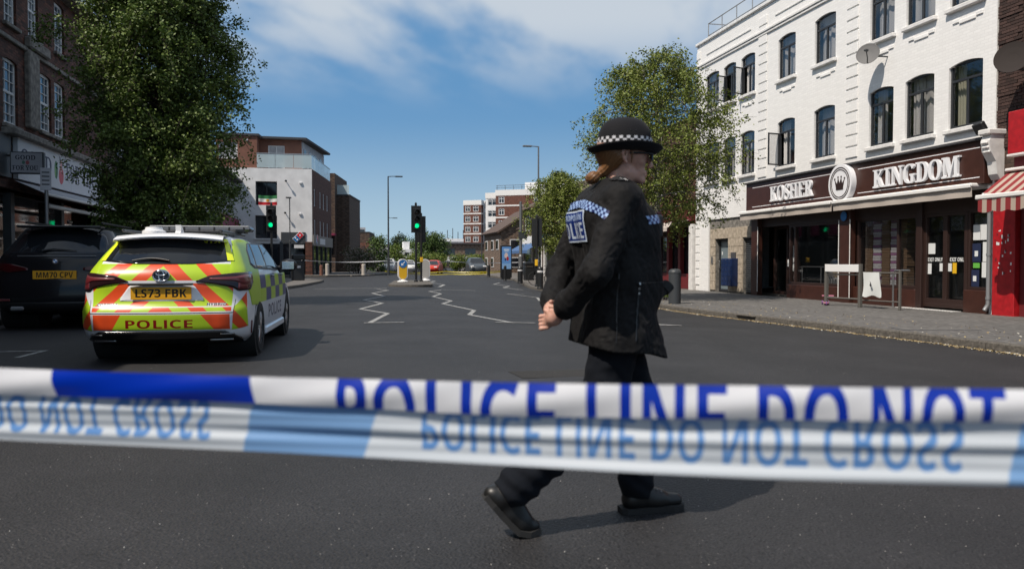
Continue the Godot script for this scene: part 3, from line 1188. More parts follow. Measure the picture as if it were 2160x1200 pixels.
	for cc in cuts:
		for k in 6:
			var v0 := 0.02 + k * 0.345
			bx(sc, "stone_block", Vector3((cc[0] + cc[1]) / 2, v0 + 0.17, -0.045), Vector3(cc[1] - cc[0] - 0.012, 0.333, 0.05), M.stone, 0.008)
	var x0 := 1.28
	for k in 11:
		bx(sc, "stone_block", Vector3(x0 + 0.168, 2.27, -0.043), Vector3(0.324, 0.4, 0.055), M.stone, 0.008)
		x0 += 0.336
	# entrance door
	var db := MB.new()
	frame_bars(db, 1.73, 2.85, -0.02, 2.06, 0.1, 0.08, -0.24, [[2.62, 0.05, 2.0, 0.09]], [])
	var dr := part(t, "entrance_door", db, M.frame_dark)
	bx(dr, "mid_rail", Vector3(2.2, 0.92, -0.235), Vector3(0.78, 0.16, 0.09), M.frame_dark, 0.01)
	bx(dr, "pane", Vector3(2.2, 1.48, -0.25), Vector3(0.76, 1.0, 0.01), M.teal_glass, 0.0)
	bx(dr, "pane", Vector3(2.2, 0.45, -0.25), Vector3(0.76, 0.8, 0.01), M.teal_glass, 0.0)
	bx(dr, "handle", Vector3(1.86, 1.05, -0.16), Vector3(0.03, 0.3, 0.05), M.steel, 0.012)
	bx(dr, "notice", Vector3(1.95, 1.5, -0.238), Vector3(0.07, 0.13, 0.004), M.paper, 0.0)
	bx(t, "door_buzzer", Vector3(1.5, 1.22, -0.01), Vector3(0.14, 0.3, 0.03), M.steel, 0.008)
	bx(t, "letter_plate", Vector3(3.35, 1.37, 0.0), Vector3(0.36, 0.3, 0.05), M.roof_dark, 0.01)
	# shutter
	var sh := MB.new()
	for k in 26:
		sh.box(Vector3(4.46, 0.04 + k * 0.077, -0.17), Vector3(0.86, 0.066, 0.05), 0.02)
	part(t, "roller_shutter", sh, M.dark_grey_paint)
	# letter boxes
	var lb := thing("letterbox_bank", "dark blue bank of nine letterboxes beside the glass entrance door", "letterbox", Vector3(14.5, -0.06, -31.8), -90.0)
	bx(lb, "cabinet", Vector3(3.26, 0.76, 0.1), Vector3(0.84, 1.06, 0.3), M.mailbox_blue, 0.015)
	for i in 3:
		for j in 3:
			var dd := bx(lb, "box_door", Vector3(2.99 + i * 0.27, 0.42 + j * 0.345, 0.256), Vector3(0.255, 0.33, 0.014), M.mailbox_blue, 0.005)
			bx(dd, "lock", Vector3(0.0, 0.1, 0.01), Vector3(0.035, 0.035, 0.014), M.chrome, 0.006)
			bx(dd, "slot", Vector3(0, -0.0, 0.008), Vector3(0.17, 0.018, 0.004), M.black_plastic, 0.0)
	# shopfront: pilasters, glazing, doors
	bx(t, "pilaster", Vector3(5.21, 1.4, 0.04), Vector3(0.46, 2.9, 0.2), M.shop_brown, 0.012)
	bx(t, "pilaster", Vector3(10.56, 1.4, 0.04), Vector3(0.5, 2.9, 0.2), M.shop_brown, 0.012)
	bx(t, "pilaster", Vector3(13.55, 1.4, -0.05), Vector3(0.2, 2.9, 0.16), M.shop_brown_dark, 0.01)
	bx(t, "pilaster", Vector3(15.5, 0.2, -0.02), Vector3(0.74, 0.6, 0.14), M.shop_brown, 0.01)
	bx(t, "stall_riser", Vector3(8.75, 0.18, -0.05), Vector3(3.1, 0.46, 0.16), M.shop_brown, 0.012)
	bx(t, "stall_riser", Vector3(12.13, 0.2, -0.05), Vector3(2.62, 0.5, 0.16), M.shop_brown, 0.012)
	bx(t, "shopfront_header", Vector3(10.4, 2.62, -0.1), Vector3(10.9, 0.48, 0.14), M.shop_brown_dark, 0.01)
	for tr in [5.46, 10.28, 10.82, 15.86]:
		bx(t, "trim_strip", Vector3(tr, 1.25, 0.146 if tr < 15 else 0.03), Vector3(0.03, 2.3, 0.016), M.awning_white, 0.004)
	var w1 := MB.new()
	frame_bars(w1, 7.2, 10.3, 0.4, 2.4, 0.09, 0.1, -0.1, [[7.55, 0.45, 2.3, 0.08]], [])
	var wf := part(t, "shop_window", w1, M.shop_brown_dark)
	glass(wf, 7.28, 10.22, 0.48, 2.32, -0.12, M.window_glass)
	bx(wf, "rail", Vector3(8.9, 1.0, -0.3), Vector3(2.7, 0.035, 0.035), M.steel, 0.01)
	for uu in [7.62, 8.7, 9.9]:
		bx(wf, "rail_post", Vector3(uu, 0.72, -0.3), Vector3(0.035, 0.56, 0.035), M.steel, 0.01)
	var w2 := MB.new()
	frame_bars(w2, 10.86, 13.42, 0.45, 2.4, 0.09, 0.1, -0.1, [[12.62, 0.5, 2.3, 0.07]], [])
	var wg := part(t, "shop_window", w2, M.shop_brown_dark)
	glass(wg, 10.94, 13.34, 0.53, 2.32, -0.12, M.window_glass)
	# doorway on the left with a glazed door
	var d2 := MB.new()
	frame_bars(d2, 5.5, 7.1, 0.02, 2.4, 0.1, 0.1, -0.5, [[6.4, 0.1, 2.35, 0.1], [6.75, 0.1, 2.35, 0.05]], [])
	var dl := part(t, "shop_door", d2, M.shop_brown_dark)
	glass(dl, 5.6, 7.0, 0.1, 2.3, -0.52, M.window_glass)
	bx(dl, "notice", Vector3(6.62, 1.5, -0.44), Vector3(0.06, 0.4, 0.005), M.yellow, 0.0)
	bx(dl, "notice", Vector3(6.92, 1.42, -0.44), Vector3(0.2, 0.58, 0.005), M.paper, 0.0)
	bx(dl, "notice", Vector3(6.88, 0.98, -0.44), Vector3(0.22, 0.26, 0.005), M.paper, 0.0)
	bx(dl, "notice", Vector3(6.52, 1.12, -0.44), Vector3(0.12, 0.24, 0.005), M.paper, 0.0)
	# double exit door
	var ex := MB.new()
	frame_bars(ex, 13.64, 15.12, 0.02, 2.4, 0.1, 0.1, -0.1, [[14.38, 0.1, 2.35, 0.14]], [[0.14, 0.2]])
	var ed := part(t, "exit_door", ex, M.shop_brown_dark)
	glass(ed, 13.72, 14.32, 0.2, 2.32, -0.12, M.window_glass)
	glass(ed, 14.44, 15.06, 0.2, 2.32, -0.12, M.window_glass)
	for k in 2:
		var tm := text_mesh("EXIT ONLY" if k == 0 else "EXIT ONLY", "sans_bold", 0.004, 0.002)
		var o := part(ed, "door_lettering", tm, M.paper)
		var bb := tm.get_aabb()
		o.scale = Vector3(0.52 / bb.size.x, 0.1 / bb.size.y, 1)
		o.position = Vector3([13.99, 14.76][k], 1.22, -0.108)
	for q in [[13.87, 1.5, 0.24, 0.27], [13.8, 0.99, 0.13, 0.27], [14.22, 1.03, 0.13, 0.2], [14.5, 1.03, 0.13, 0.2], [15.01, 0.98, 0.05, 0.28]]:
		bx(ed, "notice", Vector3(q[0], q[1], -0.108), Vector3(q[2], q[3], 0.005), M.paper, 0.0)
	bx(ed, "notice", Vector3(14.66, 1.01, -0.108), Vector3(0.13, 0.26, 0.005), M.yellow, 0.0)
	# side panel with posters
	var sp := MB.new()
	frame_bars(sp, 15.14, 15.84, 0.5, 2.4, 0.07, 0.1, -0.1, [], [])
	var sf := part(t, "side_light", sp, M.shop_brown_dark)
	glass(sf, 15.2, 15.78, 0.56, 2.34, -0.12, M.window_glass)
	for q in [[15.36, 1.86, 0.22, 0.36, "paper"], [15.58, 1.86, 0.2, 0.36, "paper"], [15.73, 1.86, 0.08, 0.36, "shop_red"], [15.36, 1.38, 0.26, 0.44, "navy"], [15.66, 1.4, 0.22, 0.46, "paper"], [15.36, 1.08, 0.2, 0.12, "poster_green"], [15.64, 0.98, 0.22, 0.36, "paper"], [15.32, 0.78, 0.26, 0.4, "navy"], [15.36, 1.36, 0.1, 0.13, "paper"], [15.32, 0.77, 0.1, 0.13, "paper"]]:
		if q[4] == "poster_green":
			mt("poster_green", Color(0.12, 0.42, 0.06), 0.6)
		bx(sf, "poster", Vector3(q[0], q[1], -0.106 if q[2] > 0.11 else -0.098), Vector3(q[2], q[3], 0.005), M[q[4]], 0.0)
	# things seen behind the glass
	var carton := mt("carton", Color(0.13, 0.08, 0.045), 0.9)
	var print2 := mt("carton_print", Color(0.22, 0.1, 0.2), 0.8)
	for col in [10.95, 11.32, 11.7, 12.08, 12.4]:
		for k in 24:
			var pale = (col == 11.32 or col == 12.08)
			bx(t, "stacked_packet", Vector3(col + 0.12 + rng.randf_range(-0.015, 0.015), 0.55 + k * 0.075, -0.42), Vector3(0.33, 0.068, 0.25), (mt("pale_label", Color(0.4, 0.4, 0.42), 0.8) if k % 3 < 2 else print2) if pale else carton, 0.006)
	for k in 9:
		bx(t, "trolley", Vector3(8.8 + k * 0.14, 0.72, -0.75), Vector3(0.03, 0.5, 0.5), M.galvanised, 0.008)
	for k in 5:
		bx(t, "shelf", Vector3(8.5, 0.35 + k * 0.42, -2.6), Vector3(5.0, 0.04, 0.5), M.shop_brown_dark, 0.0)
	var lm := mt("shop_light", Color(0.8, 0.8, 0.8), 0.5)
	lm.emission_enabled = true
	lm.emission = Color(1, 0.97, 0.9)
	lm.emission_energy_multiplier = 1.2
	for q in [Vector3(14.0, 2.72, -1.4), Vector3(15.3, 2.72, -1.6), Vector3(12.2, 2.72, -2.2)]:
		bx(t, "ceiling_light", q, Vector3(0.3, 0.02, 0.08), lm, 0.0)
	# striped tiles at the exit threshold
	for k in 22:
		bx(t, "threshold_tile", Vector3(13.1 + k * 0.094, -0.026, 0.2), Vector3(0.05, 0.012, 0.26), M.awning_white, 0.0)
	# bracket at the right end, downpipe, alarm
	var cb := MB.new()
	cb.prism(PackedVector2Array([Vector2(0, 0), Vector2(0.1, 0.0), Vector2(0.18, 0.12), Vector2(0.22, 0.4), Vector2(0.36, 0.62), Vector2(0.4, 0.86), Vector2(0.34, 1.0), Vector2(0, 1.0)]), -0.13, 0.13)
	cb.box(Vector3(0.2, 1.06, 0), Vector3(0.5, 0.12, 0.34), 0.02)
	for k in 3:
		cb.box(Vector3(0.36 + 0.03 * k, 0.62 + 0.1 * k, 0), Vector3(0.05, 0.06, 0.2), 0.02)
	var cbo := part(t, "corbel", cb, M.white_paint, Vector3(16.12, 3.02, 0.0))
	cbo.rotation.y = -PI / 2
	var dp := MB.new()
	dp.tube([Vector3(15.96, 2.9, 0.1), Vector3(15.96, 0.2, 0.1), Vector3(15.96, 0.05, 0.2)], [0.05, 0.05, 0.05], 10)
	for v in [0.3, 1.3, 2.3]:
		dp.cyl(Vector3(15.96, v, 0.1), Vector3(15.96, v + 0.06, 0.1), 0.06, -1, 10)
	part(t, "downpipe", dp, M.galvanised)
	var fl2 := thing("floodlight", "black floodlight on a wall arm above the brown fascia's right end", "floodlight", Vector3(14.5, -0.06, -31.8), -90.0)
	var fo := bx(fl2, "housing", Vector3(15.95, 4.2, 0.38), Vector3(0.26, 0.26, 0.14), M.black_paint, 0.02)
	fo.rotation = Vector3(0.5, 0.3, 0.2)
	bx(fl2, "arm", Vector3(15.93, 4.05, 0.18), Vector3(0.05, 0.05, 0.36), M.black_paint, 0.01)
	# satellite dish
	var sd := thing("satellite_dish", "grey satellite dish fixed to the white wall between the upper windows", "satellite dish", Vector3(14.5, -0.06, -31.8), -90.0)
	var di := MB.new()
	var prof := []
	for k in 9:
		var r := 0.31 * k / 8.0
		prof.append(Vector2(r, r * r * 0.55))
	prof.append(Vector2(0.31, 0.045))
	prof.append(Vector2(0.0, -0.012))
	di.lathe(prof, 28)
	var ds := part(sd, "reflector", di, mt("dish_grey", Color(0.12, 0.12, 0.12), 0.7), Vector3(11.95, 6.85, 0.42))
	ds.quaternion = Quaternion(Vector3.UP, Vector3(0.62, 0.3, 0.72).normalized())
	var ar := MB.new()
	ar.tube([Vector3(12.2, 6.75, 0.0), Vector3(12.15, 6.76, 0.2), Vector3(12.0, 6.82, 0.36)], [0.02, 0.02, 0.02], 8)
	ar.tube([Vector3(12.0, 6.6, 0.48), Vector3(12.2, 6.68, 0.62), Vector3(12.35, 6.82, 0.76)], [0.014, 0.014, 0.014], 6)
	ar.box(Vector3(12.37, 6.84, 0.78), Vector3(0.07, 0.07, 0.12), 0.02)
	part(sd, "arm", ar, M.dark_grey_paint)
	# blue hanging plaque under the awning
	var bp := MB.new()
	bp.T = Transform3D(Basis(Vector3.RIGHT, PI / 2), Vector3(10.55, 2.5, 0.16))
	bp.lathe([Vector2(0.14, 0.0), Vector2(0.14, 0.02), Vector2(0.0, 0.02)], 20)
	part(t, "blue_plaque", bp, M.sign_blue)

func build_right_neighbours() -> void:
	# brown brick building with a red shop, at the right edge
	var t := thing("brick_shop_building", "dark brown brick building above a bright red shopfront at the right edge", "building", Vector3(14.5, -0.06, -15.78), -90.0)
	var b := MB.new()
	facade(b, 0.0, 9.0, -0.3, 11.0, [[0.2, 8.8, -0.1, 3.0]], 0.3, -0.015)
	shell(b, 0.0, 9.0, -0.3, 11.0, 9.0, -0.015)
	part(t, "wall", b, M.brown_brick)
	var tones := []
	for k in 5:
		var g := 0.6 + 0.16 * k
		tones.append(worn(mt("brown_piece%d" % k, Color(0.095 * g, 0.052 * g, 0.042 * g), 0.9), M.kerbstone.albedo_texture, 2.0))
	var full := MB.new()
	full.box(Vector3.ZERO, Vector3(0.215, 0.063, 0.03), 0.004)
	var half := MB.new()
	half.box(Vector3.ZERO, Vector3(0.1, 0.063, 0.03), 0.004)
	var fm := full.mesh()
	var hm := half.mesh()
	var row := 0
	var v := 3.75
	while v < 9.0:
		var u := 0.005
		var k := 0
		while u < 0.98:
			var hb := (row % 2 == 1) and k == 0
			var w := 0.1 if hb else 0.215
			# every fifth block of courses stands forward as a quoin
			var fwd := 0.02 if (int(row / 4.0) % 2 == 0 and u < 0.5) else 0.0
			part(t, "brick", hm if hb else fm, tones[rng.randi_range(0, 4)], Vector3(u + w / 2, v, -0.012 + fwd))
			u += w + 0.01
			k += 1
		v += 0.073
		row += 1
	bx(t, "shop_pillar", Vector3(0.42, 1.35, 0.06), Vector3(0.62, 2.9, 0.22), M.shop_red, 0.012)
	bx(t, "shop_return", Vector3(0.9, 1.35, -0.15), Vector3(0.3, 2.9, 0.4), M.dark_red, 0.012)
	for q in 26:
		bx(t, "old_sticker", Vector3(rng.randf_range(0.16, 0.68), rng.randf_range(0.9, 1.9), 0.172), Vector3(rng.randf_range(0.02, 0.05), rng.randf_range(0.02, 0.08), 0.003), M.paper if q % 3 else M.dark_red, 0.0)
	bx(t, "stall_panel", Vector3(2.4, 0.3, -0.1), Vector3(2.7, 0.7, 0.1), M.shop_red, 0.01)
	bx(t, "shop_glass", Vector3(4.9, 1.6, -0.2), Vector3(7.6, 2.6, 0.05), M.dark_glass, 0.0)
	bx(t, "sign_board", Vector3(4.9, 3.96, 0.2), Vector3(8.4, 0.92, 0.34), M.shop_red, 0.015)
	bx(t, "sign_edge", Vector3(4.9, 3.475, 0.2), Vector3(8.42, 0.05, 0.37), M.awning_white, 0.01)
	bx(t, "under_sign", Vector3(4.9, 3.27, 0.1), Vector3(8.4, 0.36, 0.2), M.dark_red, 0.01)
	# striped awning
	var img := picture(512, 64, Color(0.66, 0.6, 0.55))
	for k in 32:
		img.fill_rect(Rect2i(k * 16, 0, 8, 64), Color(0.5, 0.14, 0.15))
	var am := print_mat("striped_cloth", img, 0.9, false)
	var ab := MB.new()
	var rows := []
	var uvs := []
	for i in 2:
		var r1 := []
		var r2 := []
		for j in 41:
			var tt := j / 40.0
			r1.append(Vector3([0.58, 0.9][i] + [8.2, 7.9][i] * tt, [3.14, 2.56][i], [0.22, 1.25][i]))
			r2.append(Vector2(tt * 1.0, i))
		rows.append(r1)
		uvs.append(r2)
	ab.grid(rows, uvs, true)
	var a := part(t, "striped_awning", ab, am)
	var vb := MB.new()
	rows = []
	uvs = []
	for i in 2:
		var r1 := []
		var r2 := []
		for j in 161:
			var tt := j / 160.0
			r1.append(Vector3(0.9 + 7.9 * tt, 2.5 if i == 0 else 2.24 - 0.035 * absf(sin(tt * 62.0)), 1.27 + 0.008 * sin(tt * 90.0)))
			r2.append(Vector2(tt, i))
		rows.append(r1)
		uvs.append(r2)
	vb.grid(rows, uvs, true)
	part(a, "valance", vb, am)
	bx(a, "front_bar", Vector3(4.83, 2.54, 1.26), Vector3(8.0, 0.1, 0.07), M.awning_white, 0.02)
	bx(a, "top_cover", Vector3(4.75, 3.17, 0.2), Vector3(8.3, 0.07, 0.3), M.awning_white, 0.02)
	bx(a, "arm", Vector3(1.0, 2.6, 0.75), Vector3(0.05, 0.05, 1.0), M.awning_white, 0.01)
	# a brown satellite dish on the brick
	var sd := thing("satellite_dish", "rusty dark satellite dish on the brown brick wall at the right edge", "satellite dish", Vector3(14.5, -0.06, -15.78), -90.0)
	var di := MB.new()
	var prof := []
	for k in 9:
		var r := 0.36 * k / 8.0
		prof.append(Vector2(r, r * r * 0.5))
	prof.append(Vector2(0.36, 0.05))
	prof.append(Vector2(0.0, -0.012))
	di.lathe(prof, 28)
	var ds := part(sd, "reflector", di, mt("rusty_dish", Color(0.022, 0.016, 0.014), 0.9), Vector3(1.0, 5.5, 0.55))
	ds.quaternion = Quaternion(Vector3.UP, Vector3(0.5, 0.3, 0.8).normalized())
	bx(sd, "arm", Vector3(0.9, 5.3, 0.25), Vector3(0.05, 0.05, 0.55), M.dark_grey_paint, 0.01)

	# red brick building beyond the white one, with a dark red shopfront
	var n := thing("brick_terrace_building", "red brick building with dark red shopfront and cream awning behind the birch", "building", Vector3(14.6, -0.06, -40.9), -90.0)
	b = MB.new()
	var ops := [[0.3, 8.7, -0.1, 2.9], [1.5, 2.5, 4.3, 5.8, 0.1], [4.2, 5.2, 4.3, 5.8, 0.1], [6.6, 7.6, 4.3, 5.8, 0.1]]
	facade(b, 0.0, 9.05, -0.3, 7.4, ops, 0.25)
	shell(b, 0.0, 9.05, -0.3, 7.4, 9.0)
	part(n, "wall", b, M.red_brick)
	for k in [1, 2, 3]:
		casement_window(n, ops[k], 0.25, 0.0, 0, M.frame_white)
	bx(n, "fascia", Vector3(4.5, 3.2, 0.1), Vector3(8.6, 0.6, 0.2), M.dark_red, 0.01)
	for u in [0.5, 2.3, 4.1, 5.9, 7.2, 8.5]:
		bx(n, "shop_post", Vector3(u, 1.4, -0.05), Vector3(0.24, 2.9, 0.2), M.dark_red, 0.01)
	bx(n, "stall_riser", Vector3(4.5, 0.3, -0.08), Vector3(8.2, 0.66, 0.16), M.dark_red, 0.01)
	bx(n, "shop_glass", Vector3(4.5, 1.7, -0.2), Vector3(8.2, 2.3, 0.03), M.dark_glass, 0.0)
	var aw := MB.new()
	aw.grid([[Vector3(0.3, 2.95, 0.2), Vector3(8.6, 2.95, 0.2)], [Vector3(0.3, 2.62, 1.2), Vector3(8.6, 2.62, 1.2)]], [], true)
	aw.grid([[Vector3(0.3, 2.62, 1.2), Vector3(8.6, 2.62, 1.2)], [Vector3(0.3, 2.46, 1.22), Vector3(8.6, 2.46, 1.22)]], [], true)
	part(n, "awning", aw, M.awning_cloth)
	bx(n, "end_pier", Vector3(8.86, 1.3, 0.12), Vector3(0.3, 2.9, 0.3), M.white_paint, 0.01)

func shop_unit(label: String, z0: float, x: float, w: float, h: float, turn: float, wall: Material, fas: Material, awn: Material, words: String) -> void:
	var t := thing("terraced_shop", label, "building", Vector3(x, -0.06, z0), turn, "terraced shops along the right pavement")
	var b := MB.new()
	var ops := [[0.35, w - 0.35, -0.1, 2.7], [0.7, w * 0.5 - 0.4, 3.9, 5.2], [w * 0.5 + 0.4, w - 0.7, 3.9, 5.2]]
	facade(b, 0, w, -0.3, h, ops, 0.2)
	shell(b, 0, w, -0.3, h, 8.0)
	part(t, "wall", b, wall)
	for k in [1, 2]:
		plain_window(t, ops[k][0], ops[k][1], ops[k][2], ops[k][3], -0.15, M.frame_white, 2)
	var r := MB.new()
	r.quad(Vector3(-0.1, h - 0.05, 0.4), Vector3(w + 0.1, h - 0.05, 0.4), Vector3(w + 0.1, h + 2.2, -4.0), Vector3(-0.1, h + 2.2, -4.0))
	r.quad(Vector3(w + 0.1, h - 0.05, -8.4), Vector3(-0.1, h - 0.05, -8.4), Vector3(-0.1, h + 2.2, -4.0), Vector3(w + 0.1, h + 2.2, -4.0))
	r.flat(Vector3(w + 0.05, h - 0.05, 0.3), Vector3(w + 0.05, h - 0.05, -8.3), Vector3(w + 0.05, h + 2.15, -4.0))
	part(t, "roof", r, M.roof_tile)
	var f := bx(t, "fascia", Vector3(w / 2, 3.05, 0.1), Vector3(w - 0.3, 0.7, 0.16), fas, 0.01)
	if words:
		var tm := text_mesh(words, "sans_bold", 0.02, 0.01)
		var bb := tm.get_aabb()
		var o := part(f, "lettering", tm, M.letter_white if fas != M.white_paint else M.navy)
		o.scale = Vector3((w - 1.2) / bb.size.x, 0.4 / bb.size.y, 1)
		o.position = Vector3(0, 0, 0.09)
	for u in [0.35, w * 0.5, w - 0.35]:
		bx(t, "shop_post", Vector3(u, 1.3, -0.02), Vector3(0.16, 2.8, 0.14), M.white_paint, 0.01)
	bx(t, "shop_glass", Vector3(w / 2, 1.5, -0.1), Vector3(w - 0.7, 2.4, 0.03), M.dark_glass, 0.0)
	if awn:
		var a := MB.new()
		a.grid([[Vector3(0.2, 2.75, 0.15), Vector3(w - 0.2, 2.75, 0.15)], [Vector3(0.2, 2.1, 1.3), Vector3(w - 0.2, 2.1, 1.3)]], [], true)
		a.grid([[Vector3(0.2, 2.1, 1.3), Vector3(w - 0.2, 2.1, 1.3)], [Vector3(0.2, 1.85, 1.31), Vector3(w - 0.2, 1.85, 1.31)]], [], true)
		part(t, "awning", a, awn)

func build_left_buildings() -> void:
	# red brick building in the shade, with a shop below
	var t := thing("brick_corner_building", "shaded red brick building with white sash windows above a food shop", "building", Vector3(-8.5, 0.1, 6.0), 90.0)
	var ops := []
	# along u = 6 - z
	for q in [[28.72, 29.66, 4.55, 6.25, 0.06], [31.2, 32.14, 4.75, 6.4, 0.06], [32.4, 33.3, 4.75, 6.4, 0.06], [28.85, 29.65, 7.15, 8.75, 0.05], [30.45, 31.2, 7.2, 8.75, 0.05], [32.5, 33.35, 7.3, 8.8, 0.05], [24.5, 25.4, 4.6, 6.3, 0.06], [24.5, 25.4, 7.2, 8.75, 0.05], [20.0, 20.9, 4.6, 6.3, 0.06], [20.0, 20.9, 7.2, 8.75, 0.05]]:
		ops.append(q)
	var b := MB.new()
	var all := ops.duplicate()
	all.append([22.4, 37.3, -0.2, 2.9])
	facade(b, 0, 37.8, -0.4, 9.05, all, 0.16)
	shell(b, 0, 37.8, -0.4, 9.05, 9.0)
	part(t, "wall", b, M.red_brick)
	for q in ops:
		sash_window(t, q, 0.16, 3)
	bx(t, "cornice", Vector3(18.9, 9.1, 0.15), Vector3(38.0, 0.24, 0.5), M.grey_stone, 0.04)
	bx(t, "string_course", Vector3(18.9, 6.75, 0.03), Vector3(37.8, 0.12, 0.1), M.grey_stone, 0.02)
	bx(t, "stone_pier", Vector3(30.5, 5.7, 0.06), Vector3(0.75, 2.1, 0.16), M.grey_stone, 0.03)
	bx(t, "stone_apron", Vector3(30.9, 6.95, 0.08), Vector3(1.5, 0.3, 0.2), M.grey_stone, 0.04)
	var rf := MB.new()
	rf.quad(Vector3(0, 9.2, 0.1), Vector3(37.8, 9.2, 0.1), Vector3(37.8, 11.4, -4.5), Vector3(0, 11.4, -4.5))
	rf.quad(Vector3(37.8, 9.2, -9.1), Vector3(0, 9.2, -9.1), Vector3(0, 11.4, -4.5), Vector3(37.8, 11.4, -4.5))
	rf.flat(Vector3(37.8, 9.2, 0.1), Vector3(37.8, 9.2, -9.1), Vector3(37.8, 11.4, -4.5))
	part(t, "roof", rf, M.roof_tile)
	# shop sign
	var img := picture(1536, 256, Color(0.80, 0.81, 0.83))
	var navy := Color(0.05, 0.05, 0.24)
	paint_text(img, "GOOD", "serif_bold", Rect2(40, 60, 470, 120), navy)
	fill_disc(img, Vector2(590, 130), 30, 62, Color(0.12, 0.42, 0.2))
	fill_disc(img, Vector2(575, 140), 14, 36, Color(0.45, 0.62, 0.35))
	fill_disc(img, Vector2(680, 160), 44, 60, Color(0.78, 0.32, 0.36))
	fill_disc(img, Vector2(680, 95), 20, 44, Color(0.85, 0.62, 0.62))
	fill_line(img, Vector2(672, 58), Vector2(650, 30), 10, navy)
	paint_text(img, "FOR", "serif_bold", Rect2(770, 56, 260, 130), navy)
	paint_text(img, "YOU", "serif_bold", Rect2(1090, 50, 300, 140), navy)
	for k in 3:
		fill_line(img, Vector2(380 + k * 480, 0), Vector2(380 + k * 480, 256), 3, Color(0.6, 0.6, 0.62))
	var sm := print_mat("food_sign", img, 0.5)
	var sg := part(t, "shop_sign", panel(7.3, 1.08, 0.12), sm, Vector3(32.75, 3.7, 0.06))
	bx(sg, "top_moulding", Vector3(0, 0.62, 0.1), Vector3(8.4, 0.18, 0.36), M.grey_stone, 0.03)
	bx(t, "sign_surround", Vector3(25.8, 3.7, 0.05), Vector3(6.2, 1.1, 0.1), M.dark_grey_paint, 0.01)
	bx(t, "party_pier", Vector3(36.9, 3.2, 0.12), Vector3(0.36, 2.2, 0.3), M.red_brick, 0.02)
	# slatted awning under the sign, rolled back
	var aw := MB.new()
	aw.grid([[Vector3(29.0, 3.12, 0.1), Vector3(36.6, 3.12, 0.1)], [Vector3(29.0, 2.78, 0.85), Vector3(36.6, 2.78, 0.85)]], [], true)
	var awn := part(t, "awning", aw, M.grey_render)
	bx(awn, "front_bar", Vector3(32.8, 2.76, 0.87), Vector3(7.7, 0.07, 0.06), M.awning_white, 0.015)
	bx(awn, "support_bar", Vector3(33.4, 2.52, 0.6), Vector3(6.9, 0.11, 0.09), M.awning_white, 0.03)
	bx(t, "shop_front", Vector3(29.8, 1.3, -0.35), Vector3(14.8, 3.0, 0.05), M.window_glass, 0.0)
	for u in [22.6, 26.0, 29.2, 33.0, 37.1]:
		bx(t, "shop_post", Vector3(u, 1.3, -0.1), Vector3(0.25, 3.0, 0.2), M.black_paint, 0.01)
	# projecting sign
	img = picture(512, 288, Color(0.62, 0.62, 0.64))
	paint_text(img, "GOOD", "serif_bold", Rect2(70, 36, 330, 66), Color(0.08, 0.07, 0.14))
	fill_disc(img, Vector2(205, 140), 26, 26, Color(0.3, 0.45, 0.4))
	fill_disc(img, Vector2(270, 142), 30, 30, Color(0.62, 0.32, 0.34))
	paint_text(img, "FOR YOU", "serif_bold", Rect2(20, 186, 420, 66), Color(0.08, 0.07, 0.14))
	var pm := print_mat("projecting_print", img, 0.5)
	var ps := thing("projecting_sign", "grey projecting box sign reading GOOD FOR YOU beside the shop fascia", "sign", Vector3(-8.5, 0.1, -22.6), 0.0)
	bx(ps, "box", Vector3(0.56, 3.52, -0.075), Vector3(0.78, 0.56, 0.15), M.dark_grey_paint, 0.012)
	part(ps, "face", panel(0.72, 0.5, 0.01), pm, Vector3(0.56, 3.52, 0.0))
	bx(ps, "bracket", Vector3(0.12, 3.7, -0.07), Vector3(0.3, 0.05, 0.05), M.black_paint)

	# plain shop building further along, half hidden by the tree
	var n := thing("brick_parade_building", "shaded brick parade with pale shop fascias behind the large tree", "building", Vector3(-8.6, 0.1, -31.85), 90.0)
	b = MB.new()
	var o2 := []
	for k in 5:
		for v in [[4.6, 6.2], [7.0, 8.4]]:
			o2.append([1.6 + k * 4.2, 2.9 + k * 4.2, v[0], v[1]])
	o2.append([0.4, 20.8, -0.2, 2.8])
	facade(b, 0, 21.1, -0.4, 9.0, o2, 0.15)
	shell(b, 0, 21.1, -0.4, 9.0, 9.0)
	part(n, "wall", b, M.brown_brick)
	for k in 10:
		sash_window(n, o2[k], 0.15, 2)
	for k in 3:
		bx(n, "fascia", Vector3(3.7 + k * 6.9, 3.4, 0.12), Vector3(6.5, 0.9, 0.2), [M.grey_render, M.frame_white, M.grey_render][k], 0.02)
	bx(n, "shop_front", Vector3(10.6, 1.3, -0.3), Vector3(20.2, 3.0, 0.05), M.window_glass, 0.0)
	bx(n, "projecting_box", Vector3(16.6, 4.6, 0.5), Vector3(7.2, 2.2, 1.0), M.grey_render, 0.02)
	bx(n, "coping", Vector3(10.5, 9.05, 0.05), Vector3(21.2, 0.14, 0.4), M.grey_stone, 0.02)
	# grey rendered two storey building with magenta fascia
	var g := thing("grey_rendered_building", "grey rendered building with three narrow windows over a magenta fascia", "building", Vector3(-8.0, 0.1, -53.0), 90.0)
	b = MB.new()
	var o3 := []
	for k in 3:
		o3.append([2.2 + k * 3.4, 3.2 + k * 3.4, 4.4, 5.45])
		o3.append([2.3 + k * 3.4, 3.1 + k * 3.4, 5.6, 6.1])
	facade(b, 0.0, 11.6, -0.4, 6.7, o3, 0.16)
	shell(b, 0.0, 11.6, -0.4, 6.7, 0.9)
	part(g, "wall", b, M.grey_render)
	for q in o3:
		plain_window(g, q[0], q[1], q[2], q[3], -0.1, M.frame_white, 0)
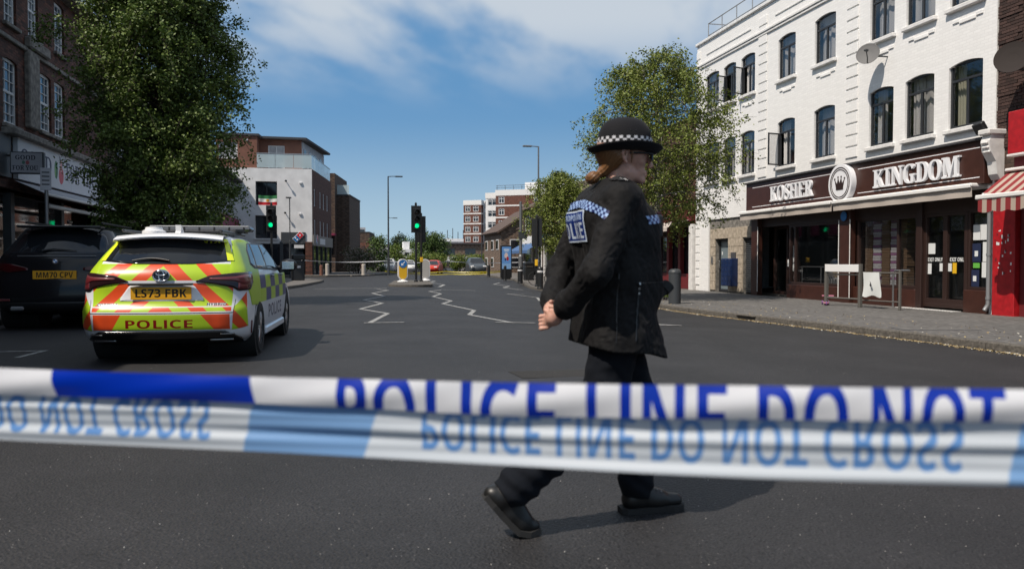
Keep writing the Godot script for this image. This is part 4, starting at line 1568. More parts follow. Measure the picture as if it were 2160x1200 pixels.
	for k in 3:
		bx(g, "sill", Vector3(2.7 + k * 3.4, 4.3, 0.04), Vector3(1.3, 0.1, 0.14), M.grey_render, 0.01)
		bx(g, "hood", Vector3(2.7 + k * 3.4, 6.25, 0.04), Vector3(1.3, 0.1, 0.14), M.grey_render, 0.01)
	bx(g, "fascia", Vector3(5.8, 3.55, 0.2), Vector3(12.0, 0.95, 0.4), M.magenta, 0.02)
	bx(g, "eaves", Vector3(5.8, 6.78, 0.25), Vector3(12.2, 0.18, 0.8), M.roof_dark, 0.02)
	var gr := MB.new()
	gr.quad(Vector3(-0.3, 6.8, 0.55), Vector3(12.0, 6.8, 0.55), Vector3(11.6, 7.7, -0.7), Vector3(0, 7.7, -0.7))
	part(g, "roof", gr, M.roof_dark)
	bx(g, "shop_front", Vector3(5.8, 1.5, 0.03), Vector3(10.8, 3.0, 0.05), M.dark_glass, 0.0)
	bx(g, "downpipe", Vector3(0.6, 4.8, 0.09), Vector3(0.1, 3.6, 0.1), M.black_paint, 0.02)

func pizza_sign(parent: Node, c: Vector3, s: float) -> void:
	# two tilted squares, red with one dot and blue with two
	var n := Node3D.new()
	n.name = "tile_logo"
	parent.add_child(n, true)
	n.position = c
	n.rotation.z = deg_to_rad(-45) + 0.0
	var wm: Material = M.letter_white
	var b := MB.new()
	b.box(Vector3.ZERO, Vector3(s * 1.12, s * 2.2, 0.03), 0.01)
	part(n, "backing", b, wm)
	var rm := mt("tile_red", Color(0.55, 0.02, 0.03), 0.4)
	var bm := mt("tile_blue", Color(0.0, 0.12, 0.35), 0.4)
	bx(n, "tile", Vector3(0, s * 0.52, 0.02), Vector3(s, s, 0.02), rm, 0.004)
	bx(n, "tile", Vector3(0, -s * 0.52, 0.02), Vector3(s, s, 0.02), bm, 0.004)
	for p in [Vector2(0, s * 0.52), Vector2(s * 0.24, -s * 0.52), Vector2(-s * 0.24, -s * 0.52)]:
		var d := MB.new()
		d.T = Transform3D(Basis(Vector3.RIGHT, PI / 2), Vector3(p.x, p.y, 0.03))
		d.lathe([Vector2(s * 0.17, 0), Vector2(s * 0.17, 0.008), Vector2(0, 0.008)], 16)
		part(n, "dot", d, wm)

func build_white_block() -> void:
	var t := thing("white_apartment_block", "white rendered apartment block with brown top storey and glass balcony", "building", Vector3(-9.0, 0.05, -61.3), 0.0)
	# front looks along +z; u = x + 9
	var ops := [[2.56, 4.07, 5.16, 6.89], [2.51, 4.05, 2.73, 4.41]]
	var b := MB.new()
	facade(b, 0, 6.55, 2.36, 7.85, ops, 0.5)
	b.quad(Vector3(0, 7.85, 0), Vector3(6.55, 7.85, 0), Vector3(7.75, 7.85, -10), Vector3(0, 7.85, -10))
	part(t, "wall", b, M.white_render)
	var s := MB.new()
	# brick side runs back and a little to the right
	s.T = Transform3D(Basis(Vector3.UP, deg_to_rad(83.1)), Vector3(6.55, 0, 0))
	var so := []
	for v in [[5.2, 6.5], [2.95, 4.2]]:
		for u in [0.9, 3.6, 5.4, 7.4]:
			so.append([u, u + 0.75, v[0], v[1]])
	facade(s, 0, 10.07, 2.5, 7.85, so, 0.2)
	var sw := part(t, "brick_side", s, M.red_brick)
	for q in so:
		var wb := MB.new()
		wb.T = s.T
		frame_bars(wb, q[0], q[1], q[2], q[3], 0.1, 0.06, -0.08, [], [])
		var wf := part(sw, "window", wb, M.frame_white)
		var wp := MB.new()
		wp.T = s.T
		wp.box(Vector3((q[0] + q[1]) / 2, (q[2] + q[3]) / 2, -0.1), Vector3(q[1] - q[0], q[3] - q[2], 0.02))
		part(wf, "pane", wp, M.dark_glass)
	var gs := MB.new()
	gs.T = s.T
	gs.box(Vector3(5.03, 1.25, -0.08), Vector3(10.0, 2.5, 0.1))
	part(t, "side_shopfront", gs, M.dark_glass)
	var gf := MB.new()
	gf.T = s.T
	gf.box(Vector3(5.03, 2.62, 0.05), Vector3(10.0, 0.8, 0.12), 0.01)
	part(t, "side_fascia", gf, mt("taupe", Color(0.22, 0.2, 0.18), 0.7))
	for u in [0.2, 2.4, 4.6, 6.8, 9.6]:
		var pm := MB.new()
		pm.T = s.T
		pm.box(Vector3(u, 1.1, 0.0), Vector3(0.12, 2.3, 0.12))
		part(t, "shop_post", pm, M.frame_dark)
	var rb := MB.new()
	rb.quad(Vector3(7.75, 0, -10), Vector3(0, 0, -10), Vector3(0, 7.85, -10), Vector3(7.75, 7.85, -10))
	rb.quad(Vector3(0, 0, -10), Vector3(0, 0, 0), Vector3(0, 7.85, 0), Vector3(0, 7.85, -10))
	part(t, "rear_wall", rb, M.brown_brick)
	# recessed windows
	for q in ops:
		plain_window(t, q[0], q[1], q[2], q[3], -0.42, M.frame_dark, 1)
	bx(t, "window_ledge", Vector3(3.28, 2.68, 0.05), Vector3(1.7, 0.1, 0.16), M.white_render, 0.01)
	# ground floor
	bx(t, "ground_floor", Vector3(2.9, 1.2, -0.1), Vector3(6.0, 2.4, 0.1), M.dark_glass, 0.0)
	bx(t, "dark_panel", Vector3(5.2, 2.8, 0.03), Vector3(1.75, 0.8, 0.08), M.dark_grey_paint, 0.01)
	bx(t, "brick_pier", Vector3(6.3, 1.25, 0.04), Vector3(0.5, 2.5, 0.1), M.red_brick, 0.01)
	bx(t, "shop_column", Vector3(4.35, 1.25, 0.02), Vector3(0.25, 2.5, 0.12), M.dark_grey_paint, 0.01)
	bx(t, "street_sign", Vector3(5.6, 2.15, 0.05), Vector3(0.7, 0.24, 0.03), M.frame_white, 0.0)
	pizza_sign(t, Vector3(5.55, 2.85, 0.1), 0.36)
	var side := Node3D.new()
	side.name = "side_signs"
	t.add_child(side)
	side.transform = s.T
	pizza_sign(side, Vector3(1.3, 2.65, 0.14), 0.36)
	bx(side, "sign_plate", Vector3(4.2, 2.6, 0.12), Vector3(2.6, 0.45, 0.03), M.frame_white, 0.0)
	# top storey, set back on the right
	var ts := MB.new()
	facade(ts, -0.2, 2.66, 7.85, 10.2, [[0.0, 1.3, 8.5, 9.7]], 0.15, -0.25)
	ts.quad(Vector3(2.66, 7.85, -0.25), Vector3(2.66, 7.85, -1.8), Vector3(2.66, 10.2, -1.8), Vector3(2.66, 10.2, -0.25))
	facade(ts, 2.66, 5.75, 7.85, 10.2, [[3.3, 4.5, 7.95, 9.75]], 0.15, -1.8)
	part(t, "top_storey", ts, M.brown_cladding)
	plain_window(t, 0.0, 1.3, 8.5, 9.7, -0.35, M.frame_white, 0, M.grey_render)
	plain_window(t, 3.3, 4.5, 7.95, 9.75, -1.9, M.frame_white, 1, M.grey_render)
	var tr := MB.new()
	tr.T = Transform3D(Basis(Vector3.UP, deg_to_rad(80.0)), Vector3(5.75, 0, -1.8))
	tr.quad(Vector3(0, 7.85, 0), Vector3(8.2, 7.85, 0), Vector3(8.2, 10.1, 0), Vector3(0, 10.1, 0))
	var tsd := part(t, "top_storey_side", tr, M.grey_render)
	for u in [0.6, 2.4, 4.2, 6.2]:
		var wb := MB.new()
		wb.T = tr.T
		wb.box(Vector3(u + 0.4, 8.85, 0.0), Vector3(0.8, 1.5, 0.06))
		part(tsd, "window", wb, M.dark_glass)
	var rs := MB.new()
	rs.prism(PackedVector2Array([Vector2(-0.3, 0.15), Vector2(2.8, 0.15), Vector2(2.9, 1.3), Vector2(6.1, 1.45), Vector2(7.7, 10.2), Vector2(-0.3, 10.2)]), 10.2, 10.36)
	rs.T = Transform3D()
	var ro := part(t, "flat_roof", rs, M.roof_dark)
	ro.rotation.x = -PI / 2
	bx(t, "roof_light", Vector3(1.95, 9.9, -0.18), Vector3(0.2, 0.16, 0.12), M.white_plastic, 0.04)
	# glass balcony
	for k in 3:
		bx(t, "balcony_glass", Vector3(3.3 + k * 1.3, 8.4, -0.06), Vector3(1.27, 0.98, 0.02), M.balcony_glass, 0.0)
	bx(t, "balcony_rail", Vector3(4.6, 8.93, -0.06), Vector3(3.95, 0.05, 0.06), M.steel, 0.01)
	var bs := MB.new()
	bs.T = s.T
	for k in 6:
		bs.box(Vector3(0.85 + k * 1.6, 8.4, -0.05), Vector3(1.55, 0.98, 0.02))
	part(t, "balcony_glass", bs, M.balcony_glass)
	var br := MB.new()
	br.T = s.T
	br.box(Vector3(4.9, 8.93, -0.05), Vector3(9.8, 0.05, 0.06))
	part(t, "balcony_rail", br, M.steel)
	# flag hung in the upper window
	var img := picture(256, 144, Color(0.84, 0.84, 0.82))
	img.fill_rect(Rect2i(0, 0, 256, 48), Color(0.16, 0.42, 0.25))
	img.fill_rect(Rect2i(0, 96, 256, 48), Color(0.62, 0.05, 0.1))
	fill_disc(img, Vector2(128, 72), 24, 20, Color(0.8, 0.55, 0.2))
	var fm := print_mat("flag_print", img, 0.9)
	var fb := MB.new()
	var rows := []
	var uvs := []
	for i in 9:
		var r1 := []
		var r2 := []
		for j in 21:
			var x := j / 20.0
			var y := i / 8.0
			r1.append(Vector3(-5.6 + (x - 0.5) * 1.3, 5.95 - 0.72 * y - 0.04 * sin(x * 3.1), -61.42 + 0.03 * sin(x * 14.0 + y * 2.0)))
			r2.append(Vector2(x, y))
		rows.append(r1)
		uvs.append(r2)
	fb.grid(rows, uvs, true)
	var fl := thing("flag", "green white and red striped flag hung in the upper window recess", "flag")
	part(fl, "cloth", fb, fm)
	# wall lights and alarm boxes
	for q in [[4.72, 6.92], [4.65, 4.6]]:
		var wl := MB.new()
		wl.cyl(Vector3(q[0], q[1], 0), Vector3(q[0], q[1] - 0.02, 0.3), 0.03, -1, 8)
		wl.box(Vector3(q[0], q[1], 0.32), Vector3(0.16, 0.14, 0.14), 0.04)
		part(t, "wall_spotlight", wl, M.black_paint)
	for q in [[5.75, 6.82], [5.7, 4.55]]:
		bx(t, "alarm_box", Vector3(q[0], q[1], 0.05), Vector3(0.2, 0.16, 0.1), M.frame_white, 0.02)

func build_far() -> void:
	# brown block behind the white one
	var t := thing("brown_brick_block", "brown brick block with small glass balcony behind the white apartments", "building", Vector3(-1.6, 0.0, -77.0), -8.0)
	var b := MB.new()
	b.box(Vector3(0.0, 4.6, -4), Vector3(1.2, 9.4, 8.0))
	b.box(Vector3(1.0, 3.6, -5), Vector3(1.6, 7.4, 8.0))
	part(t, "wall", b, M.brown_brick)
	bx(t, "balcony_glass", Vector3(1.2, 7.8, -1.1), Vector3(1.1, 1.0, 0.03), M.balcony_glass, 0.0)
	bx(t, "coping", Vector3(1.0, 7.36, -5), Vector3(1.7, 0.12, 8.1), M.roof_dark, 0.0)
	bx(t, "entrance_canopy", Vector3(-0.1, 3.6, 0.4), Vector3(1.6, 0.2, 1.0), M.magenta, 0.0)
	bx(t, "dark_window", Vector3(0.0, 2.6, 0.03), Vector3(0.9, 1.6, 0.06), M.dark_glass, 0.0)
	t = thing("red_brick_block", "plain low red brick building beyond the brown block", "building", Vector3(0.2, 0.0, -112.0), -6.0)
	bx(t, "wall", Vector3(0.0, 1.8, -5), Vector3(6.2, 3.7, 10), M.flat_brick, 0.0)
	bx(t, "upper_wall", Vector3(-0.1, 4.35, -5.2), Vector3(6.0, 1.4, 9.6), M.brown_brick, 0.0)
	bx(t, "coping", Vector3(-0.1, 5.1, -5.2), Vector3(6.1, 0.12, 9.7), M.roof_dark, 0.0)
	t = thing("grey_tower", "slim grey tower block far behind the red brick building", "building", Vector3(2.4, 0.0, -155.0), 0.0)
	bx(t, "wall", Vector3(0, 3.7, -4), Vector3(2.4, 7.6, 8), M.grey_render, 0.0)
	for k in 5:
		bx(t, "window_band", Vector3(0, 1.6 + k * 1.3, 0.02), Vector3(2.0, 0.6, 0.06), M.dark_glass, 0.0)
	t = thing("white_low_building", "long low white building far down the road behind the trees", "building", Vector3(11.5, 0.0, -205.0), 0.0)
	bx(t, "wall", Vector3(0, 2.0, -6), Vector3(16.5, 4.4, 12), M.white_render, 0.0)
	bx(t, "roof_box", Vector3(3.6, 5.1, -4), Vector3(1.6, 2.0, 4), M.white_render, 0.0)
	bx(t, "roof_box", Vector3(-4, 4.6, -5), Vector3(6, 1.0, 6), M.grey_render, 0.0)
	for k in 9:
		bx(t, "window", Vector3(-7 + k * 1.75, 2.9, 0.03), Vector3(1.1, 0.9, 0.06), M.dark_glass, 0.0)
	t = thing("mast_building", "distant white building topped with antenna masts", "building", Vector3(40.5, 0.0, -300.0), 0.0)
	bx(t, "wall", Vector3(0, 4.2, -6), Vector3(14, 8.8, 12), M.grey_render, 0.0)
	bx(t, "roof_box", Vector3(0, 9.0, -6), Vector3(11, 1.2, 9), M.white_render, 0.0)
	for k in 6:
		var am := MB.new()
		am.cyl(Vector3(-5 + k * 2, 9.4, -3), Vector3(-5 + k * 2, 12.2 + (k % 3) * 0.7, -3), 0.14, -1, 6)
		part(t, "antenna", am, M.dark_grey_paint)
	# low house row with balconies
	t = thing("low_flats", "low tan brick flats with white balcony fronts beside the tower flats", "building", Vector3(26.0, 0.0, -168.0), 0.0)
	bx(t, "wall", Vector3(0, 2.3, -5), Vector3(14.5, 4.9, 10), M.tan_brick, 0.0)
	bx(t, "roof", Vector3(0, 4.85, -5), Vector3(15, 0.3, 11), M.roof_dark, 0.0)
	for k in 3:
		bx(t, "balcony_front", Vector3(-4.8 + k * 4.4, 1.6, 0.2), Vector3(3.0, 0.9, 0.4), M.white_paint, 0.0)
		bx(t, "window", Vector3(-4.8 + k * 4.4, 3.1, 0.03), Vector3(2.2, 1.3, 0.06), M.dark_glass, 0.0)
	# brick tower flats with white bands
	t = thing("tower_flats", "six storey brick flats with white bands and stair tower", "building", Vector3(31.4, 0.0, -218.0), -32.0)
	flats_block(t, Vector3(0, 0, 0), 5.2, 17.6, 14.0, 6, [[0.5, 2.0], [2.8, 4.4]])
	var core := MB.new()
	core.box(Vector3(7.0, 8.7, -4.5), Vector3(3.6, 17.6, 6.0))
	var co := part(t, "stair_core", core, M.white_render)
	for k in 6:
		var wb := MB.new()
		wb.box(Vector3(7.0, 1.9 + k * 2.9, -1.45), Vector3(2.6, 1.7, 0.1))
		part(co, "window", wb, M.dark_glass)
	t = thing("tower_flats", "larger front block of white banded brick flats above the tiled house", "building", Vector3(32.0, 0.0, -186.0), -30.0)
	flats_block(t, Vector3(0, 0, 0), 3.2, 17.0, 10.0, 6, [[0.5, 2.7]], true)
	flats_block(t, Vector3(3.2, 0, 2.0), 26.0, 17.4, 14.0, 6, [[0.7, 2.1], [9.2, 10.8], [12.2, 13.6], [16.0, 17.4], [20.0, 21.4]])
	bx(t, "roof_house", Vector3(16, 18.4, -6), Vector3(14, 2.0, 8), M.white_render, 0.0)
	var rl := MB.new()
	for h in [0.6, 1.1]:
		rl.cyl(Vector3(3.2, 17.4 + h, 1.6), Vector3(28, 17.4 + h, 1.6), 0.05, -1, 5)
	for k in 13:
		rl.cyl(Vector3(3.4 + k * 2, 17.4, 1.6), Vector3(3.4 + k * 2, 18.5, 1.6), 0.05, -1, 5)
	part(t, "roof_railing", rl, M.dark_grey_paint)
	# tiled houses on the right of the road
	house("brown tiled house with pinkish brick walls beyond the shop terrace", Vector3(16.0, -0.1, -94.0), 10.5, 7.5, 4.4, 2.4, M.tan_brick)
	house("dark gabled house next to the brown tiled house", Vector3(17.8, -0.1, -82.0), 8.0, 7.5, 4.6, 2.0, M.brown_brick)
	shop_unit("blue awning shop at the far end of the right terrace", -73.0, 16.0, 8.0, 5.9, -90.0, M.brown_brick, M.white_paint, mt("blue_cloth", Color(0.05, 0.11, 0.24), 0.8), "")
	shop_unit("middle terrace shop with blue fascia and white posts", -64.9, 16.0, 7.8, 5.9, -90.0, M.red_brick, mt("shop_blue", Color(0.02, 0.07, 0.2), 0.5), null, "")
	shop_unit("nearest terrace shop with white fascia behind the small birch", -57.0, 16.0, 8.0, 5.9, -90.0, M.brown_brick, M.white_paint, null, "")
	shop_unit("terrace shop with brown awning beside the brick building", -48.9, 15.6, 7.9, 6.4, -90.0, M.red_brick, M.white_paint, mt("brown_cloth", Color(0.16, 0.07, 0.05), 0.85), "")

func flats_block(t: Node3D, o: Vector3, w: float, h: float, d: float, floors: int, wins: Array, white := false) -> void:
	var fh := (h - 1.2) / floors
	var ops := []
	for k in floors:
		for q in wins:
			ops.append([q[0], q[1], 0.9 + k * fh, 0.9 + k * fh + 1.5])
	var b := MB.new()
	b.T = Transform3D(Basis(), o)
	facade(b, 0, w, -0.5, h - 1.2, ops, 0.2)
	shell(b, 0, w, -0.5, h - 1.2, d)
	var wl := part(t, "wall", b, M.white_render if white else M.flat_brick)
	for q in ops:
		var f := MB.new()
		f.T = b.T
		frame_bars(f, q[0], q[1], q[2], q[3], 0.14, 0.1, -0.1, [[(q[0] + q[1]) / 2, q[2], q[3], 0.12]], [[q[2] + 1.0, 0.1]])
		var wf := part(t, "window", f, M.frame_white)
		var g := MB.new()
		g.T = b.T
		g.box(Vector3((q[0] + q[1]) / 2, (q[2] + q[3]) / 2, -0.16), Vector3(q[1] - q[0], q[3] - q[2], 0.04))
		part(wf, "pane", g, M.dark_glass)
	if not white:
		for k in floors:
			var bd := MB.new()
			bd.T = b.T
			bd.box(Vector3(w / 2, 0.35 + k * fh, -d / 2), Vector3(w + 0.12, 0.32, d + 0.12))
			part(t, "floor_band", bd, M.white_paint)
	var pb := MB.new()
	pb.T = b.T
	pb.box(Vector3(w / 2, h - 0.6, -d / 2), Vector3(w + 0.16, 1.3, d + 0.16))
	part(t, "parapet", pb, M.white_paint)

func house(label: String, p: Vector3, l: float, w: float, eave: float, rise: float, wall: Material) -> void:
	# ridge along z, near gable towards the viewer; p is the far street corner
	var t := thing("tiled_house", label, "house", p, 0.0)
	var b := MB.new()
	b.box(Vector3(w / 2, eave / 2, l / 2), Vector3(w, eave, l))
	b.flat(Vector3(0, eave, l), Vector3(w, eave, l), Vector3(w / 2, eave + rise, l))
	part(t, "wall", b, wall)
	var r := MB.new()
	var th := 0.18
	r.box(Vector3.ZERO, Vector3(Vector2(w / 2 + 0.5, rise + 0.3).length(), th, l + 0.6))
	var ang := atan2(rise, w / 2)
	for sg in [-1, 1]:
		var o := part(t, "roof_slope", r, M.roof_tile, Vector3(w / 2 + sg * (w / 4 + 0.18), eave + rise / 2 + 0.0, l / 2))
		o.rotation.z = -sg * ang
	for q in [[1.2, 1.1, 1.0], [1.2, 3.0, 1.0], [5.0, 3.0, 1.0], [5.0, 1.1, 1.0], [8.0, 3.0, 1.0]]:
		if q[0] + 1.0 > l:
			continue
		var f := bx(t, "window", Vector3(-0.02, q[1], q[0] + 0.6), Vector3(0.08, 1.1, 1.3), M.frame_white, 0.0)
		bx(f, "pane", Vector3(-0.03, 0, 0), Vector3(0.06, 0.9, 1.1), M.dark_glass, 0.0)
	for q in [[1.6, 3.0], [1.6, 1.1]]:
		var f := bx(t, "window", Vector3(q[0], q[1], l + 0.02), Vector3(1.3, 1.1, 0.08), M.frame_white, 0.0)
		bx(f, "pane", Vector3(0, 0, 0.03), Vector3(1.1, 0.9, 0.06), M.dark_glass, 0.0)
	bx(t, "gutter", Vector3(-0.35, eave - 0.12, l / 2), Vector3(0.12, 0.12, l + 0.5), M.frame_dark, 0.0)
	bx(t, "chimney", Vector3(w / 2 + 0.5, eave + rise + 0.3, l * 0.35), Vector3(0.7, 1.3, 0.9), wall, 0.0)

# ---------------------------------------------------------------- trees
func leaf_at(vv: PackedVector3Array, nn: PackedVector3Array, cc: PackedColorArray, p: Vector3, s: float, c: Color, r: RandomNumberGenerator) -> void:
	var a := Vector3(r.randfn(), r.randfn() * 0.7 - 0.5, r.randfn()).normalized()
	var q := Vector3(r.randfn(), r.randfn(), r.randfn())
	var w := a.cross(q).normalized()
	var m := a.cross(w).normalized()
	if m.y < 0:
		m = -m
	var tip := p + a * s
	var l := p + a * s * 0.45 + w * s * 0.34 + m * s * 0.08
	var rr := p + a * s * 0.45 - w * s * 0.34 + m * s * 0.08
	for e in ([p, tip, l, p, rr, tip] if (l - p).cross(tip - p).dot(m) > 0 else [p, l, tip, p, tip, rr]):
		vv.append(e)
		nn.append(m)
		cc.append(c)

func make_tree(t: Node3D, o: Dictionary) -> void:
	# o: h height, r crown radius, base crown base, tr trunk radius, n limbs, leaves, size, seed, cols, droop, bark
	var r := RandomNumberGenerator.new()
	r.seed = o.seed
	var wood := MB.new()
	var fine := MB.new()
	var tp := []
	var trad := []
	var lean := Vector3(r.randfn() * 0.05, 0, r.randfn() * 0.05)
	var steps := 9
	var ph := r.randf() * TAU
	for i in steps + 1:
		var k := float(i) / steps
		tp.append(Vector3(lean.x * o.h * k + 0.06 * sin(k * 5.0 + ph), o.h * 0.93 * k, lean.z * o.h * k + 0.06 * cos(k * 4.0 + ph)))
		trad.append(o.tr * pow(1.0 - k * 0.93, 0.8) * (1.25 if i == 0 else 1.0))
	wood.tube(tp, trad, 9, false)
	var at := func(y: float) -> Vector3:
		var k := clampf(y / (o.h * 0.93), 0, 1) * steps
		var i := mini(int(k), steps - 1)
		return tp[i].lerp(tp[i + 1], k - i)
	var vv := PackedVector3Array()
	var nn := PackedVector3Array()
	var cc := PackedColorArray()
	var ends := []
	for i in o.n:
		var k = (i + 0.5) / o.n
		var y: float = lerpf(o.base, o.h * 0.95, pow(k, 0.9))
		var az = i * 2.39996 + r.randf_range(-0.35, 0.35)
		var prof := pow(sin(PI * clampf(0.16 + 0.8 * k, 0, 1)), 0.55)
		if o.has("flat"):
			prof = 0.6 + 0.4 * prof
		var len: float = o.r * prof * r.randf_range(0.72, 1.14)
		var dir := Vector3(cos(az), 0, sin(az))
		var p0: Vector3 = at.call(y * 0.92)
		var up = r.randf_range(0.28, 0.62) * (1.0 - 0.3 * k)
		var pts := []
		var rad := []
		var side := Vector3(-dir.z, 0, dir.x) * r.randf_range(-0.25, 0.25)
		for j in 6:
			var s := j / 5.0
			pts.append(p0 + dir * len * s + side * len * s * s + Vector3(0, len * (up * s * 1.5 - (0.35 + o.droop) * s * s), 0))
			rad.append(maxf(o.tr * 0.34 * (1.0 - k * 0.55) * (1.0 - s * 0.9), 0.006))
		wood.tube(pts, rad, 5, false)
		var subs := int(o.get("subs", 9))
		for j in subs:
			var s := r.randf_range(0.22, 1.0)
			var f := s * 5.0
			var fi := mini(int(f), 4)
			var q: Vector3 = pts[fi].lerp(pts[fi + 1], f - fi)
			var sd := (dir * r.randf_range(-0.1, 1.0) + Vector3(-dir.z, 0, dir.x) * r.randf_range(-1.1, 1.1) + Vector3(0, r.randf_range(-1.1, 1.1) if o.has("fill") else r.randf_range(-0.35, 0.75), 0)).normalized()
			var sl: float = len * (r.randf_range(0.3, 0.55) if o.has("fill") else r.randf_range(0.2, 0.42)) + 0.18
			var sp := [q]
			for e in 3:
				var g := (e + 1) / 3.0
				sp.append(q + sd * sl * g + Vector3(0, -o.droop * sl * g * g * 1.6, 0))
			fine.tube(sp, [0.009, 0.007, 0.005, 0.003], 3, false)
			ends.append(sp)
	var per: int = maxi(1, int(o.leaves / float(ends.size())))
	for sp in ends:
		# leaves crowd on short twigs round the branchlet
		var clumps := maxi(2, per / 9)
		for c in clumps:
			var f := r.randf_range(0.5, 3.0)
			var fi := mini(int(f), 2)
			var base: Vector3 = sp[fi].lerp(sp[fi + 1], f - fi)
			var tw = Vector3(r.randfn(), r.randfn() * 0.6 - o.droop * 1.3, r.randfn()).normalized() * o.size * r.randf_range(1.2, 4.2)
			for e in maxi(1, int(float(per) / clumps)):
				var p = base + tw * r.randf() + Vector3(r.randfn(), r.randfn(), r.randfn()) * o.size * 0.9
				var col: Color = o.cols[r.randi_range(0, o.cols.size() - 1)]
				var br := r.randf_range(0.75, 1.25)
				leaf_at(vv, nn, cc, p, o.size * r.randf_range(0.7, 1.25), Color(col.r * br, col.g * br, col.b * br), r)
	part(t, "trunk", wood, o.bark)
	part(t, "twigs", fine, M.bark)
	var a := []
	a.resize(Mesh.ARRAY_MAX)
	a[Mesh.ARRAY_VERTEX] = vv
	a[Mesh.ARRAY_NORMAL] = nn
	a[Mesh.ARRAY_COLOR] = cc
	var m := ArrayMesh.new()
	m.add_surface_from_arrays(Mesh.PRIMITIVE_TRIANGLES, a)
	part(t, "crown", m, M.leaf)

func make_bush(t: Node3D, w: Vector3, leaves: int, size: float, cols: Array, sd: int) -> void:
	var r := RandomNumberGenerator.new()
	r.seed = sd
	var vv := PackedVector3Array()
	var nn := PackedVector3Array()
	var cc := PackedColorArray()
	var st := MB.new()
	var lumps := []
	for i in int(6 + w.x * w.z * 2.0):
		var p := Vector3(r.randf_range(-0.42, 0.42) * w.x, r.randf_range(0.3, 0.78) * w.y, r.randf_range(-0.42, 0.42) * w.z)
		lumps.append([p, r.randf_range(0.2, 0.36) * minf(w.y, minf(w.x, w.z) * 1.3)])
		st.tube([Vector3(p.x * 0.5, 0, p.z * 0.5), p * Vector3(0.8, 0.6, 0.8), p], [0.03, 0.02, 0.008], 4, false)
	for i in leaves:
		var l: Array = lumps[r.randi_range(0, lumps.size() - 1)]
		var d = Vector3(r.randfn(), r.randfn(), r.randfn()).normalized() * l[1] * pow(r.randf(), 0.4) * r.randf_range(0.8, 1.2)
		var p: Vector3 = l[0] + d
		p.y = maxf(p.y, 0.02)
		var col: Color = cols[r.randi_range(0, cols.size() - 1)]
		var br := r.randf_range(0.7, 1.3)
		leaf_at(vv, nn, cc, p, size * r.randf_range(0.7, 1.3), Color(col.r * br, col.g * br, col.b * br), r)
	part(t, "stems", st, M.bark)
	var a := []
	a.resize(Mesh.ARRAY_MAX)
	a[Mesh.ARRAY_VERTEX] = vv
	a[Mesh.ARRAY_NORMAL] = nn
	a[Mesh.ARRAY_COLOR] = cc
	var m := ArrayMesh.new()
	m.add_surface_from_arrays(Mesh.PRIMITIVE_TRIANGLES, a)
	part(t, "foliage", m, M.leaf)

